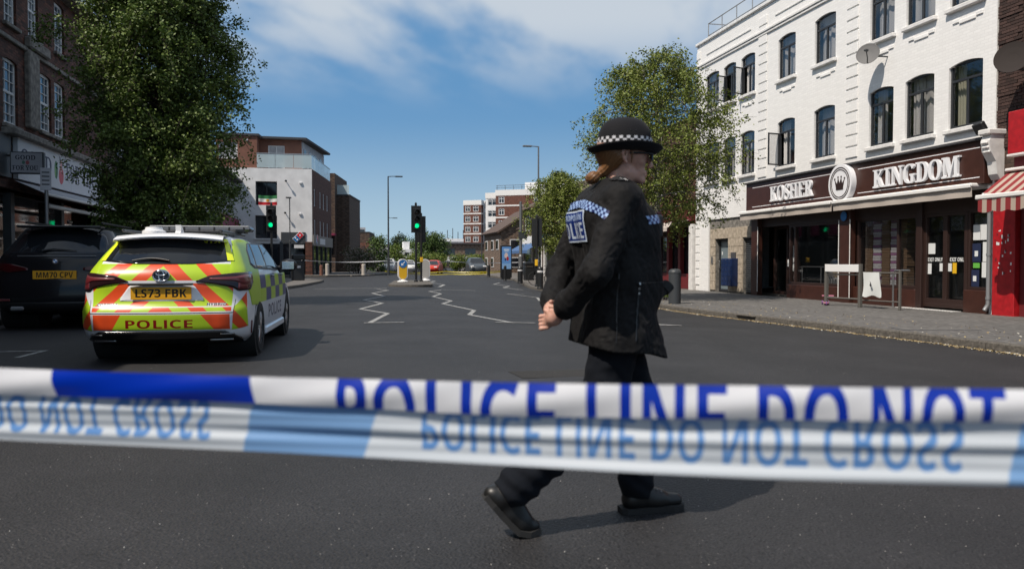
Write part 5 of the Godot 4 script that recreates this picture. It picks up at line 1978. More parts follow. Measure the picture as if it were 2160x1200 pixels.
func build_trees() -> void:
	var deep := [Color(0.095, 0.14, 0.03), Color(0.11, 0.155, 0.035), Color(0.12, 0.165, 0.04), Color(0.08, 0.12, 0.028)]
	var fresh := [Color(0.14, 0.175, 0.03), Color(0.16, 0.195, 0.038), Color(0.12, 0.16, 0.03), Color(0.18, 0.2, 0.05)]
	var far := [Color(0.075, 0.12, 0.03), Color(0.09, 0.135, 0.035), Color(0.06, 0.1, 0.028)]
	var lime := [Color(0.12, 0.17, 0.03), Color(0.09, 0.14, 0.03), Color(0.15, 0.19, 0.04)]
	var t := thing("birch_tree", "large dark green birch in front of the shaded brick shops", "tree", Vector3(-4.8, 0.1, -22.4))
	make_tree(t, {"h": 11.6, "r": 1.85, "base": 1.7, "tr": 0.19, "n": 120, "fill": 1, "leaves": 170000, "size": 0.08, "seed": 5, "cols": deep, "droop": 0.32, "bark": M.bark, "subs": 12})
	t = thing("birch_tree", "light green birch with pale trunk before the white shop building", "tree", Vector3(9.65, -0.1, -23.9))
	make_tree(t, {"h": 8.5, "r": 2.3, "base": 2.6, "tr": 0.1, "n": 64, "fill": 1, "leaves": 56000, "size": 0.075, "seed": 12, "cols": fresh, "droop": 0.2, "bark": M.birch_bark, "subs": 13})
	t = thing("birch_tree", "smaller birch on the right pavement beside the grey lamp column", "tree", Vector3(12.2, -0.1, -45.5))
	make_tree(t, {"h": 7.0, "r": 2.0, "base": 2.0, "tr": 0.09, "n": 44, "fill": 1, "leaves": 32000, "size": 0.1, "seed": 23, "cols": fresh, "droop": 0.2, "bark": M.birch_bark, "subs": 9})
	t = thing("round_tree", "full round green tree in the middle distance right of the signal", "tree", Vector3(11.1, -0.2, -112.0))
	make_tree(t, {"h": 5.6, "r": 2.0, "base": 0.5, "tr": 0.16, "n": 40, "fill": 1, "leaves": 9000, "size": 0.24, "seed": 31, "cols": far, "droop": 0.1, "bark": M.bark, "flat": 1})
	t = thing("young_tree", "slim dark young tree left of the yellow bollard", "tree", Vector3(2.9, 0.0, -77.0))
	make_tree(t, {"h": 3.7, "r": 1.0, "base": 0.3, "tr": 0.08, "n": 22, "leaves": 4500, "size": 0.15, "seed": 33, "cols": far, "droop": 0.05, "bark": M.bark})
	t = thing("young_tree", "bright lime green sapling beside the slim dark young tree", "tree", Vector3(4.6, 0.0, -82.0))
	make_tree(t, {"h": 2.9, "r": 1.0, "base": 0.2, "tr": 0.06, "n": 18, "leaves": 3200, "size": 0.15, "seed": 35, "cols": lime, "droop": 0.05, "bark": M.bark})
	t = thing("conifer_tree", "dark pointed conifer on the skyline behind the signal", "tree", Vector3(14.5, 0.0, -230.0))
	make_tree(t, {"h": 9.8, "r": 3.0, "base": 1.0, "tr": 0.3, "n": 30, "leaves": 3000, "size": 0.5, "seed": 37, "cols": [Color(0.03, 0.055, 0.025), Color(0.04, 0.06, 0.03)], "droop": 0.5, "bark": M.bark})
	t = thing("conifer_tree", "smaller conifer to the left of the pointed one", "tree", Vector3(6.5, 0.0, -232.0))
	make_tree(t, {"h": 7.2, "r": 2.4, "base": 1.0, "tr": 0.3, "n": 24, "leaves": 2200, "size": 0.5, "seed": 39, "cols": [Color(0.035, 0.06, 0.028), Color(0.045, 0.065, 0.03)], "droop": 0.5, "bark": M.bark})
	var labels := ["wide distant green tree behind the low white building", "rounded distant tree between the low white building and round tree", "broad distant tree left of the antenna building", "distant tree right of the antenna building", "far green tree behind the low tan flats"]
	var spots := [[9.0, -240.0, 6.4, 4.6], [19.0, -225.0, 6.8, 4.6], [27.0, -260.0, 6.2, 5.0], [44.0, -270.0, 6.6, 4.5], [24.0, -200.0, 5.4, 3.6]]
	for i in 5:
		t = thing("distant_tree", labels[i], "tree", Vector3(spots[i][0], -0.2, spots[i][1]), 0.0, "distant trees")
		make_tree(t, {"h": spots[i][2], "r": spots[i][3], "base": 0.6, "tr": 0.25, "n": 20, "leaves": 2600, "size": 0.55, "seed": 50 + i, "cols": far, "droop": 0.1, "bark": M.bark, "flat": 1})
	# bushes and hedges
	t = thing("flowering_bush", "bush with pale pinkish blossom in front of the dark shopfront", "bush", Vector3(0.95, 0.05, -67.5))
	make_bush(t, Vector3(2.6, 2.3, 2.0), 4200, 0.13, [Color(0.06, 0.08, 0.03), Color(0.05, 0.07, 0.03), Color(0.22, 0.17, 0.15), Color(0.3, 0.24, 0.21)], 3)
	t = thing("hedge", "green hedge across the road end behind the red car", "hedge", Vector3(13.5, -0.2, -100.0))
	make_bush(t, Vector3(9.0, 2.2, 1.6), 9000, 0.16, lime + far, 4)
	t = thing("hedge", "dark clipped hedge in front of the brick flats", "hedge", Vector3(18.2, -0.2, -108.0))
	make_bush(t, Vector3(5.5, 2.4, 1.8), 6500, 0.15, far, 5)
	t = thing("hedge", "low green hedge left of the yellow bollard", "hedge", Vector3(3.8, 0.0, -88.0))
	make_bush(t, Vector3(4.0, 1.5, 1.4), 3600, 0.14, far, 6)
	t = thing("hedge", "bright green shrubs behind the yellow cordon tape", "hedge", Vector3(8.6, -0.2, -98.0))
	make_bush(t, Vector3(7.5, 2.5, 1.6), 8000, 0.16, lime + fresh, 9)
	t = thing("hedge", "green shrubs right of the island beside the dark grey car", "hedge", Vector3(15.2, -0.2, -99.0))
	make_bush(t, Vector3(4.5, 2.3, 1.6), 5000, 0.16, fresh, 10)
	t = thing("planter_bush", "grey green shrub beside the black bollards", "bush", Vector3(9.6, -0.1, -36.2))
	make_bush(t, Vector3(1.0, 1.15, 0.9), 2600, 0.07, [Color(0.09, 0.12, 0.06), Color(0.12, 0.15, 0.09), Color(0.06, 0.09, 0.04)], 7)
	t = thing("weed_patch", "small weeds growing round the pale birch trunk", "plant", Vector3(9.75, -0.1, -23.9))
	make_bush(t, Vector3(0.6, 0.28, 0.6), 420, 0.05, lime, 8)

# ---------------------------------------------------------------- street furniture
func traffic_signal(label: String, p: Vector3, turn: float, h: float, lit: bool) -> Node3D:
	var t := thing("traffic_signal", label, "traffic light", p, turn, "traffic signals")
	var b := MB.new()
	b.lathe([Vector2(0.1, 0.0), Vector2(0.1, 0.06), Vector2(0.057, 0.1), Vector2(0.057, h - 0.05), Vector2(0.0, h)], 12)
	part(t, "pole", b, M.black_paint)
	var c := h - 0.85
	bx(t, "backing_board", Vector3(0, c, 0.07), Vector3(0.5, 1.34, 0.02), M.black_paint, 0.004)
	bx(t, "signal_head", Vector3(0, c, 0.15), Vector3(0.3, 1.02, 0.16), M.black_plastic, 0.02)
	for k in 3:
		var y := c + 0.33 - k * 0.33
		var ln := MB.new()
		ln.T = Transform3D(Basis(Vector3.RIGHT, PI / 2), Vector3(0, y, 0.232))
		ln.lathe([Vector2(0.11, 0), Vector2(0.1, 0.02), Vector2(0.06, 0.035), Vector2(0, 0.04)], 20)
		part(t, "signal_lens", ln, M.signal_green if (k == 2 and lit) else mt("dead_lens", Color(0.02, 0.012, 0.01), 0.3))
		var vz := MB.new()
		var rows := []
		for i in 2:
			var row := []
			for j in 15:
				var a := PI * (-0.12 + 1.24 * j / 14.0)
				row.append(Vector3(cos(a) * 0.125, y + sin(a) * 0.125, 0.23 + (0.2 if i else 0.0)))
			rows.append(row)
		vz.grid(rows)
		part(t, "visor", vz, M.black_plastic)
	return t

func lamp_post(label: String, p: Vector3, h: float, arm: float, turn := 0.0, m: Material = null) -> void:
	var t := thing("street_lamp", label, "street lamp", p, turn, "street lamps")
	m = m if m else M.dark_grey_paint
	var b := MB.new()
	b.lathe([Vector2(0.09, 0.0), Vector2(0.09, 1.2), Vector2(0.065, 1.3), Vector2(0.045, h)], 10)
	b.tube([Vector3(0, h - 0.02, 0), Vector3(arm * 0.5, h, 0), Vector3(arm, h, 0)], [0.035, 0.03, 0.03], 6)
	part(t, "column", b, m)
	bx(t, "lantern", Vector3(arm + signf(arm) * 0.22, h, 0), Vector3(0.55, 0.09, 0.22), m, 0.03)

func bollard(label: String, p: Vector3, h: float, r: float, m: Material, band := true) -> void:
	var t := thing("bollard", label, "bollard", p, 0.0, "street bollards")
	var b := MB.new()
	b.lathe([Vector2(r * 1.1, 0.0), Vector2(r * 1.1, h * 0.06), Vector2(r, h * 0.08), Vector2(r, h * 0.93), Vector2(r * 0.8, h * 0.985), Vector2(0, h)], 18)
	part(t, "post", b, m)
	if band:
		var c := MB.new()
		c.lathe([Vector2(r, h * 0.74), Vector2(r + 0.004, h * 0.745), Vector2(r + 0.004, h * 0.82), Vector2(r, h * 0.825)], 18)
		part(t, "reflective_band", c, M.white_plastic)

func ribbon_tape(nm: String, label: String, pts: Array, w: float, m: Material, group := "") -> void:
	var t := thing(nm, label, "tape", Vector3.ZERO, 0.0, group)
	var rows := [[], []]
	for i in pts.size() - 1:
		for k in 12:
			var f := k / 12.0
			var p: Vector3 = pts[i].lerp(pts[i + 1], f) - Vector3(0, 0.12 * 4 * f * (1 - f), 0)
			var tw := 0.5 * sin(i * 3.0 + f * 6.0)
			var o := Vector3(0, cos(tw), sin(tw)) * w * 0.5
			rows[0].append(p - o)
			rows[1].append(p + o)
	var b := MB.new()
	b.grid(rows)
	part(t, "strip", b, m)

func build_street_furniture() -> void:
	# traffic island
	var poly := PackedVector2Array()
	for k in 13:
		var a := PI * k / 12.0
		poly.append(Vector2(3.45 + cos(a) * 0.95, 43.4 + sin(a) * 0.9))
	for k in 13:
		var a := PI + PI * k / 12.0
		poly.append(Vector2(2.85 + cos(a) * 1.0, 36.6 + sin(a) * 0.9))
	for i in poly.size():
		poly[i].y = -poly[i].y
	var isl := thing("traffic_island", "raised kerbed traffic island in the middle of the road", "traffic island", Vector3(0, -0.04, 0))
	part(isl, "kerb", island_mesh(poly), M.kerbstone)
	traffic_signal("traffic signal showing green on the island beside the yellow bollard", Vector3(3.4, 0.1, -40.2), 6.0, 3.95, true)
	var s2 := traffic_signal("dark traffic signal facing away behind the green one on the island", Vector3(3.75, 0.1, -41.2), 186.0, 3.5, false)
	bx(s2, "push_button_box", Vector3(0, 1.1, -0.1), Vector3(0.14, 0.24, 0.1), M.yellow, 0.01)
	traffic_signal("traffic signal showing green in front of the white apartment block", Vector3(-3.75, 0.1, -43.0), -4.0, 4.05, true)
	var s4 := traffic_signal("unlit black traffic signal on the right pavement near the bollards", Vector3(8.95, -0.1, -37.6), 160.0, 3.45, false)
	bx(s4, "push_button_box", Vector3(0.0, 1.15, -0.1), Vector3(0.14, 0.3, 0.1), M.yellow, 0.01)
	# keep-left bollards
	for k in 2:
		var t := thing("island_bollard", ["yellow keep left bollard with blue arrow disc on the traffic island", "plain grey back of a keep left bollard on the traffic island"][k], "bollard", [Vector3(2.72, 0.1, -40.0), Vector3(4.05, 0.1, -42.2)][k], [8.0, 0.0][k])
		var out := PackedVector2Array()
		for i in 17:
			var a := PI * i / 16.0
			out.append(Vector2(cos(a) * 0.24, 0.9 + sin(a) * 0.24))
		for i in 17:
			var a := PI + PI * i / 16.0
			out.append(Vector2(cos(a) * 0.24, 0.34 + sin(a) * 0.24))
		var b := MB.new()
		b.prism(out, -0.09, 0.09)
		part(t, "shell", b, M.white_plastic)
		var inn := PackedVector2Array()
		for q in out:
			inn.append(Vector2(q.x * 0.83, (q.y - 0.62) * 0.93 + 0.62))
		b = MB.new()
		b.prism(inn, 0.09, 0.1)
		part(t, "face", b, M.yellow if k == 0 else mt("bollard_grey", Color(0.38, 0.37, 0.35), 0.6))
		var ft := MB.new()
		ft.lathe([Vector2(0.28, 0.0), Vector2(0.28, 0.03), Vector2(0.12, 0.1), Vector2(0.1, 0.14)], 16)
		part(t, "foot", ft, M.white_plastic)
		if k == 0:
			var d := MB.new()
			d.T = Transform3D(Basis(Vector3.RIGHT, PI / 2), Vector3(0, 0.9, 0.1))
			d.lathe([Vector2(0.2, 0), Vector2(0.2, 0.012), Vector2(0, 0.012)], 24)
			var dd := part(t, "disc", d, M.sign_blue)
			var ar := MB.new()
			ar.T = Transform3D(Basis(Vector3.BACK, deg_to_rad(225)), Vector3(0, 0.9, 0))
			ar.prism(PackedVector2Array([Vector2(-0.13, -0.022), Vector2(0.03, -0.022), Vector2(0.03, -0.08), Vector2(0.14, 0), Vector2(0.03, 0.08), Vector2(0.03, 0.022), Vector2(-0.13, 0.022)]), 0.112, 0.118)
			part(dd, "arrow", ar, M.letter_white)
	# lamps
	lamp_post("tall street lamp standing left of the island signal", Vector3(3.0, 0.1, -59.0), 7.15, 0.55)
	lamp_post("smaller distant street lamp just right of the tall left one", Vector3(4.7, 0.0, -92.0), 6.0, 0.5)
	lamp_post("tall grey street lamp rising above the small birch", Vector3(11.1, -0.1, -46.2), 7.95, -0.45, 0.0, M.grey_metal)
	lamp_post("thin street lamp in front of the brick flats", Vector3(16.2, -0.1, -97.0), 7.6, -0.5)
	lamp_post("small far street lamp left of the antenna building", Vector3(17.5, -0.1, -160.0), 7.0, -0.5)
	var pc := thing("steel_column", "grey steel column with a square board beside the black bollards", "post", Vector3(9.75, -0.1, -44.9))
	var pb := MB.new()
	pb.lathe([Vector2(0.13, 0), Vector2(0.13, 1.5), Vector2(0.09, 1.6), Vector2(0.08, 4.6), Vector2(0, 4.62)], 12)
	part(pc, "column", pb, M.grey_metal)
	bx(pc, "board", Vector3(0.1, 2.7, 0.1), Vector3(0.5, 0.4, 0.03), M.dark_grey_paint)
	# camera pole on the left corner
	var cp := thing("camera_pole", "slender pole with small camera head before the white apartment wall", "pole", Vector3(-3.3, 0.1, -50.0))
	pb = MB.new()
	pb.lathe([Vector2(0.06, 0), Vector2(0.05, 2.2), Vector2(0.03, 2.3), Vector2(0.03, 4.8)], 8)
	part(cp, "pole", pb, M.dark_grey_paint)
	bx(cp, "camera_head", Vector3(-0.06, 4.82, 0), Vector3(0.32, 0.08, 0.2), M.dark_grey_paint, 0.02)
	# bin on the left corner
	var bn := thing("litter_bin", "black litter bin on the left corner pavement", "bin", Vector3(-2.5, 0.11, -43.9), 10.0)
	bx(bn, "body", Vector3(0, 0.5, 0), Vector3(0.62, 1.0, 0.62), M.black_paint, 0.03)
	bx(bn, "hood", Vector3(0, 1.22, 0), Vector3(0.66, 0.3, 0.66), M.black_paint, 0.06)
	for sx in [-1, 1]:
		bx(bn, "hood_post", Vector3(sx * 0.29, 1.04, 0.0), Vector3(0.05, 0.1, 0.6), M.black_paint, 0.0)
	bx(bn, "plate", Vector3(0, 0.72, 0.315), Vector3(0.2, 0.12, 0.01), M.frame_white, 0.0)
	var b2 := thing("litter_bin", "dark litter bin on the far right pavement behind the bollards", "bin", Vector3(11.5, -0.1, -50.5))
	bx(b2, "body", Vector3(0, 0.45, 0), Vector3(0.6, 0.9, 0.6), M.black_paint, 0.03)
	bx(b2, "hood", Vector3(0, 1.05, 0), Vector3(0.64, 0.25, 0.64), M.black_paint, 0.06)
	bx(b2, "opening", Vector3(0, 0.88, 0.31), Vector3(0.4, 0.1, 0.02), M.interior, 0.0)
	var stone := mt("concrete", Color(0.42, 0.38, 0.33), 0.85)
	bollard("pale stone bollard on the far left corner", Vector3(1.25, 0.1, -60.2), 0.82, 0.15, stone, false)
	bollard("pale stone bollard beside the dark shopfront", Vector3(-1.35, 0.1, -59.6), 0.86, 0.13, stone, false)
	bollard("short brown bollard beside the pale one at the shopfront", Vector3(-1.75, 0.1, -58.9), 0.75, 0.12, M.brown_cladding, false)
	bollard("nearest black bollard with white band on the right pavement", Vector3(8.35, -0.1, -34.4), 0.98, 0.13, M.black_paint)
	bollard("second black bollard with white band behind the nearest one", Vector3(9.35, -0.1, -43.2), 0.92, 0.14, M.black_paint)
	bollard("slim black bollard further along the right pavement", Vector3(9.75, -0.1, -49.5), 0.95, 0.09, M.black_paint, false)
	bollard("slim black bollard left of the lit poster stand", Vector3(10.9, -0.1, -62.0), 0.95, 0.12, M.black_paint, false)
	# large grey utility bollard in front of the birch
	var ub := thing("utility_post", "thick dark grey domed utility post at the kerb by the officer", "utility post", Vector3(9.2, -0.095, -21.6))
	var b := MB.new()
	b.lathe([Vector2(0.17, 0.0), Vector2(0.175, 0.02), Vector2(0.175, 0.86), Vector2(0.18, 0.87), Vector2(0.18, 0.91), Vector2(0.16, 0.96), Vector2(0.09, 0.995), Vector2(0.0, 1.005)], 28)
	part(ub, "post", b, M.dark_grey_paint)
	bx(ub, "lock", Vector3(-0.07, 0.92, 0.165), Vector3(0.04, 0.02, 0.02), M.steel, 0.004)
	# poster stand, its panel lit from inside
	var img := picture(128, 224, Color(0.42, 0.62, 0.86))
	img.fill_rect(Rect2i(0, 170, 128, 54), Color(0.55, 0.72, 0.9))
	fill_disc(img, Vector2(60, 90), 26, 30, Color(0.9, 0.82, 0.8))
	fill_disc(img, Vector2(80, 120), 18, 20, Color(0.7, 0.2, 0.22))
	fill_disc(img, Vector2(48, 128), 12, 16, Color(0.25, 0.3, 0.45))
	img.fill_rect(Rect2i(24, 24, 80, 10), Color(0.9, 0.95, 1.0))
	img.fill_rect(Rect2i(34, 42, 60, 7), Color(0.9, 0.95, 1.0))
	var am := print_mat("advert_print", img, 0.3)
	var ad := thing("poster_stand", "black framed street poster stand with light blue poster", "advertising stand", Vector3(10.6, -0.1, -53.5), 8.0)
	bx(ad, "frame", Vector3(0, 1.2, 0), Vector3(0.78, 2.2, 0.2), M.black_paint, 0.02)
	bx(ad, "foot", Vector3(0, 0.06, 0), Vector3(0.6, 0.12, 0.2), M.black_paint, 0.01)
	part(ad, "poster", panel(0.64, 1.5, 0.01), am, Vector3(0, 1.45, 0.1))
	# cycle leaning at the railings far right
	var bk := thing("bicycle", "dark parked bicycle behind the black bollards", "bicycle", Vector3(9.9, -0.1, -40.5), 20.0)
	for sx in [-0.5, 0.5]:
		var w := MB.new()
		var ring := []
		var rad := []
		for k in 21:
			var a := TAU * k / 20.0
			ring.append(Vector3(sx + cos(a) * 0.32, 0.33 + sin(a) * 0.32, 0))
			rad.append(0.018)
		w.tube(ring, rad, 5, false)
		part(bk, "wheel", w, M.rubber)
	b = MB.new()
	for s in [[-0.5, 0.33, -0.12, 0.8], [-0.5, 0.33, -0.05, 0.33], [-0.05, 0.33, -0.15, 0.85], [-0.12, 0.78, 0.36, 0.8], [-0.05, 0.33, 0.36, 0.78], [0.5, 0.33, 0.34, 0.95]]:
		b.cyl(Vector3(s[0], s[1], 0), Vector3(s[2], s[3], 0), 0.018, -1, 6)
	part(bk, "frame", b, M.black_paint)
	bx(bk, "saddle", Vector3(-0.16, 0.88, 0), Vector3(0.24, 0.05, 0.13), M.rubber, 0.02)
	b = MB.new()
	b.cyl(Vector3(0.34, 0.97, -0.26), Vector3(0.34, 0.97, 0.26), 0.014, -1, 6)
	part(bk, "handlebar", b, M.black_paint)
	# barrier frames in front of the shop
	var fr := thing("street_barrier", "grey metal barrier frame with pale street name board by the shop window", "barrier", Vector3(12.95, -0.095, -19.95), 0.0)
	var P0 := Vector3(0, 0, 0)
	var P1 := Vector3(0.27, 0, 1.1)
	var P2 := Vector3(0.5, 0, 2.35)
	var pm = M.galvanised
	mt("weathered_grey", Color(0.1, 0.095, 0.085), 0.7)
	for p in [P0, P1]:
		bx(fr, "post", p + Vector3(0, 0.57, 0), Vector3(0.09, 1.14, 0.09), M.weathered_grey, 0.01)
	for h in [0.22, 0.86]:
		b = MB.new()
		b.cyl(P0 + Vector3(0, h, 0), P1 + Vector3(0, h, 0), 0.025, -1, 6)
		part(fr, "rail", b, M.weathered_grey)
	var bd := bx(fr, "name_board", (P0 + P1) / 2 + Vector3(-0.055, 1.03, 0.01), Vector3(0.03, 0.2, 1.12), M.white_plastic, 0.006)
	bd.rotation.y = atan2(P1.x, P1.z)
	var f2 := thing("street_barrier", "second grey barrier frame joined to the right holding a torn white sheet", "barrier", Vector3(12.95, -0.095, -19.95), 0.0)
	bx(f2, "post", P2 + Vector3(0, 0.5, 0), Vector3(0.06, 1.0, 0.06), M.weathered_grey, 0.01)
	for h in [0.2, 0.92]:
		b = MB.new()
		b.cyl(P1 + Vector3(0.02, h, 0.08), P2 + Vector3(0, h, 0), 0.02, -1, 6)
		part(f2, "rail", b, M.weathered_grey)
	var ts := thing("torn_sheet", "torn white plastic sheet hanging on the second barrier frame", "sheet", Vector3(13.2, -0.095, -18.75), 0.0)
	var sh := MB.new()
	var rows := []
	for i in 8:
		var row := []
		for j in 9:
			var u := j / 8.0
			var v := i / 7.0
			row.append(Vector3(0.03 + 0.1 * u + 0.03 * sin(u * 5.0 + v * 4.0) * v - 0.03, 0.93 - (0.62 + 0.03 * sin(u * 9.0)) * v, 0.05 + (0.5 + 0.08 * v) * u))
		rows.append(row)
	sh.grid(rows)
	part(ts, "sheet", sh, mt("white_sheet", Color(0.62, 0.64, 0.63), 0.5))
	var td := MB.new()
	td.prism(PackedVector2Array([Vector2(0, 0), Vector2(0.03, 0.05), Vector2(0.01, 0.11), Vector2(0.06, 0.05), Vector2(0.09, -0.01), Vector2(0.04, -0.05)]), 0, 0.004)
	var tdo := part(ts, "tear", td, M.roof_dark, Vector3(-0.02, 0.6, 0.34))
	tdo.rotation.y = -PI / 2
	# hooped rail by the window
	var hp := thing("hoop_rail", "pale tubular hoop rail beside the exit doors", "rail", Vector3(14.2, -0.095, -18.85))
	b = MB.new()
	b.tube([Vector3(0, 0.02, 0), Vector3(0, 0.88, 0), Vector3(0, 0.97, 0.08), Vector3(0, 0.98, 0.62)], [0.025, 0.025, 0.025, 0.025], 8)
	part(hp, "tube", b, M.steel)
	# pink toy scooter lying behind the barrier
	var sc := thing("toy_scooter", "pink child's scooter lying on the pavement behind the barrier", "scooter", Vector3(13.15, -0.095, -20.3), 60.0)
	var pink := mt("pink_plastic", Color(0.55, 0.2, 0.3), 0.5)
	bx(sc, "deck", Vector3(-0.25, 0.07, 0.0), Vector3(0.5, 0.035, 0.12), pink, 0.012)
	for q in [Vector3(-0.5, 0.06, 0), Vector3(0.06, 0.06, 0.08), Vector3(0.06, 0.06, -0.08)]:
		b = MB.new()
		b.T = Transform3D(Basis(Vector3.RIGHT, PI / 2), q - Vector3(0, 0, 0.015))
		b.lathe([Vector2(0.0, 0), Vector2(0.06, 0), Vector2(0.06, 0.03), Vector2(0, 0.03)], 14)
		part(sc, "wheel", b, mt("violet", Color(0.16, 0.06, 0.2), 0.5))
	b = MB.new()
	b.tube([Vector3(0.05, 0.09, 0), Vector3(0.3, 0.16, 0.05), Vector3(0.7, 0.22, 0.1)], [0.018, 0.018, 0.018], 8)
	part(sc, "stem", b, mt("pale_pink", Color(0.6, 0.45, 0.48), 0.5))
	b = MB.new()
	b.cyl(Vector3(0.7, 0.22, -0.06), Vector3(0.7, 0.22, 0.26), 0.018, -1, 8)
	part(sc, "handlebar", b, pink)
	# parking sign on the left pavement
	var pk := thing("parking_sign", "small grey parking sign plate on a post in front of the food shop", "sign", Vector3(-6.6, 0.11, -19.9), 8.0)
	b = MB.new()
	b.cyl(Vector3.ZERO, Vector3(0, 3.1, 0), 0.04, -1, 10)
	part(pk, "post", b, M.grey_metal)
	bx(pk, "plate", Vector3(0, 2.85, 0.05), Vector3(0.22, 0.5, 0.02), M.grey_render, 0.004)
	for k in 4:
		bx(pk, "printed_line", Vector3(0, 3.0 - k * 0.09, 0.062), Vector3(0.15, 0.03, 0.002), M.dark_grey_paint, 0.0)
	# far cordon tapes
	var wt := mt("white_tape", Color(0.62, 0.62, 0.64), 0.4)
	var yt := mt("yellow_tape", Color(0.5, 0.42, 0.02), 0.4)
	ribbon_tape("cordon_tape", "white cordon tape stretched across the far road", [Vector3(-3.2, 1.2, -60.0), Vector3(2.9, 1.15, -60.5), Vector3(8.0, 1.1, -62.0), Vector3(14.8, 1.1, -64.0)], 0.05, wt, "far cordon tapes")
	ribbon_tape("cordon_tape", "upper yellow cordon tape low across the far road", [Vector3(3.0, 0.35, -64.5), Vector3(8.0, 0.28, -66.0), Vector3(13.0, 0.42, -63.5)], 0.06, yt, "far cordon tapes")
	ribbon_tape("cordon_tape", "lower yellow cordon tape low across the far road", [Vector3(3.0, 0.3, -64.8), Vector3(8.5, 0.05, -66.5), Vector3(13.0, 0.36, -63.8)], 0.06, yt, "far cordon tapes")

func island_mesh(poly: PackedVector2Array) -> MB:
	var b := MB.new()
	var n := poly.size()
	var c := Vector2.ZERO
	for p in poly:
		c += p / n
	for i in n:
		var p := poly[i]
		var q := poly[(i + 1) % n]
		var A := Vector3(p.x, 0.12, p.y)
		var B := Vector3(q.x, 0.12, q.y)
		var out := Vector3((p + q).x / 2 - c.x, 0, (p + q).y / 2 - c.y)
		var m := (B - A).cross(Vector3.UP)
		if m.dot(out) < 0:
			m = -m
		var dn := Vector3(0, -0.25, 0)
		b.quad(A + dn, B + dn, B, A)
		b.flat(A, B, Vector3(c.x, 0.14, c.y))
	for i in b.n.size():
		if b.n[i].y < -0.2:
			b.n[i] = -b.n[i]
	return b

# ---------------------------------------------------------------- cars
# a car lies along local -z (forward) with the middle of its rear bumper on the ground at the origin;
# tables give, by height, half width, distance of the rear face and of the nose from the origin
func table(tb: Array, k: int, y: float) -> float:
	var n := tb.size()
	if y <= tb[0][0]:
		return tb[0][k]
	if y >= tb[n - 1][0]:
		return tb[n - 1][k]
	for i in n - 1:
		if y <= tb[i + 1][0]:
			var y0: float = tb[i][0]
			var y1: float = tb[i + 1][0]
			var t := (y - y0) / (y1 - y0)
			var p0: float = tb[i][k]
			var p1: float = tb[i + 1][k]
			var m0: float = (p1 - p0) if i == 0 else (tb[i + 1][k] - tb[i - 1][k]) / (tb[i + 1][0] - tb[i - 1][0]) * (y1 - y0)
			var m1: float = (p1 - p0) if i == n - 2 else (tb[i + 2][k] - tb[i][k]) / (tb[i + 2][0] - tb[i][0]) * (y1 - y0)
			var t2 := t * t
			var t3 := t2 * t
			return (2 * t3 - 3 * t2 + 1) * p0 + (t3 - 2 * t2 + t) * m0 + (-2 * t3 + 3 * t2) * p1 + (t3 - t2) * m1
	return 0.0

func car_pt(c: Dictionary, s: float, y: float) -> Vector3:
	# s runs in metres from the middle of the rear round the corner and along the side
	var w := table(c.tb, 1, y)
	var zr := table(c.tb, 2, y)
	var a := absf(s)
	var cx: float = c.cx
	var cz: float = c.cz
	var L: float = c.cl
	var x := 0.0
	var z := 0.0
	var bow: float = c.bow
	if a <= w - cx:
		x = a
		z = zr + bow * pow(a / (w - cx), 2)
	elif a <= w - cx + L:
		var f := (a - (w - cx)) / L * PI / 2
		x = w - cx + cx * sin(f)
		z = zr + bow + cz * (1 - cos(f))
	else:
		x = w
		z = zr + bow + cz + (a - (w - cx) - L)
	# the flanks narrow a little towards both ends
	var mid: float = c.len * 0.5
	x *= 1.0 - 0.035 * pow(clampf((z - mid) / mid, -1, 1), 2) * 1.0
	return Vector3(x * signf(s) if s != 0.0 else 0.0, y, -z)

func car_off(c: Dictionary, s: float, y: float, off: float) -> Vector3:
	var e := 0.004
	var p := car_pt(c, s, y)
	var m := (car_pt(c, s + e, y) - car_pt(c, s - e, y)).cross(car_pt(c, s, y + e) - car_pt(c, s, y - e)).normalized()
	return p + m * off

func curve_at(k: Array, s: float) -> float:
	if s <= k[0][0]:
		return k[0][1]
	for i in k.size() - 1:
		if s <= k[i + 1][0]:
			return lerpf(k[i][1], k[i + 1][1], (s - k[i][0]) / (k[i + 1][0] - k[i][0]))
	return k[k.size() - 1][1]

func car_patch(c: Dictionary, lo: Array, hi: Array, off: float, ns: int, ny: int, box := Rect2()) -> MB:
	# a sheet on the body between the curves lo and hi (both lists of [s, y]); the rim turns down to the body
	var s0: float = lo[0][0]
	var s1: float = lo[lo.size() - 1][0]
	var rows := []
	var uvs := []
	for i in ny + 3:
		var row := []
		var ur := []
		for j in ns + 3:
			var js := clampf((j - 1.0) / ns, 0, 1)
			var iy := clampf((i - 1.0) / ny, 0, 1)
			var s := lerpf(s0, s1, js)
			var y := lerpf(curve_at(lo, s), curve_at(hi, s), iy)
			var rim := i == 0 or j == 0 or i == ny + 2 or j == ns + 2
			row.append(car_off(c, s, y, -0.006 if rim else off))
			if box.size.x > 0:
				ur.append(Vector2((s - box.position.x) / box.size.x, 1.0 - (y - box.position.y) / box.size.y))
			else:
				ur.append(Vector2(js, 1.0 - iy))
		rows.append(row)
		uvs.append(ur)
	var b := MB.new()
	b.grid(rows, uvs)
	return b

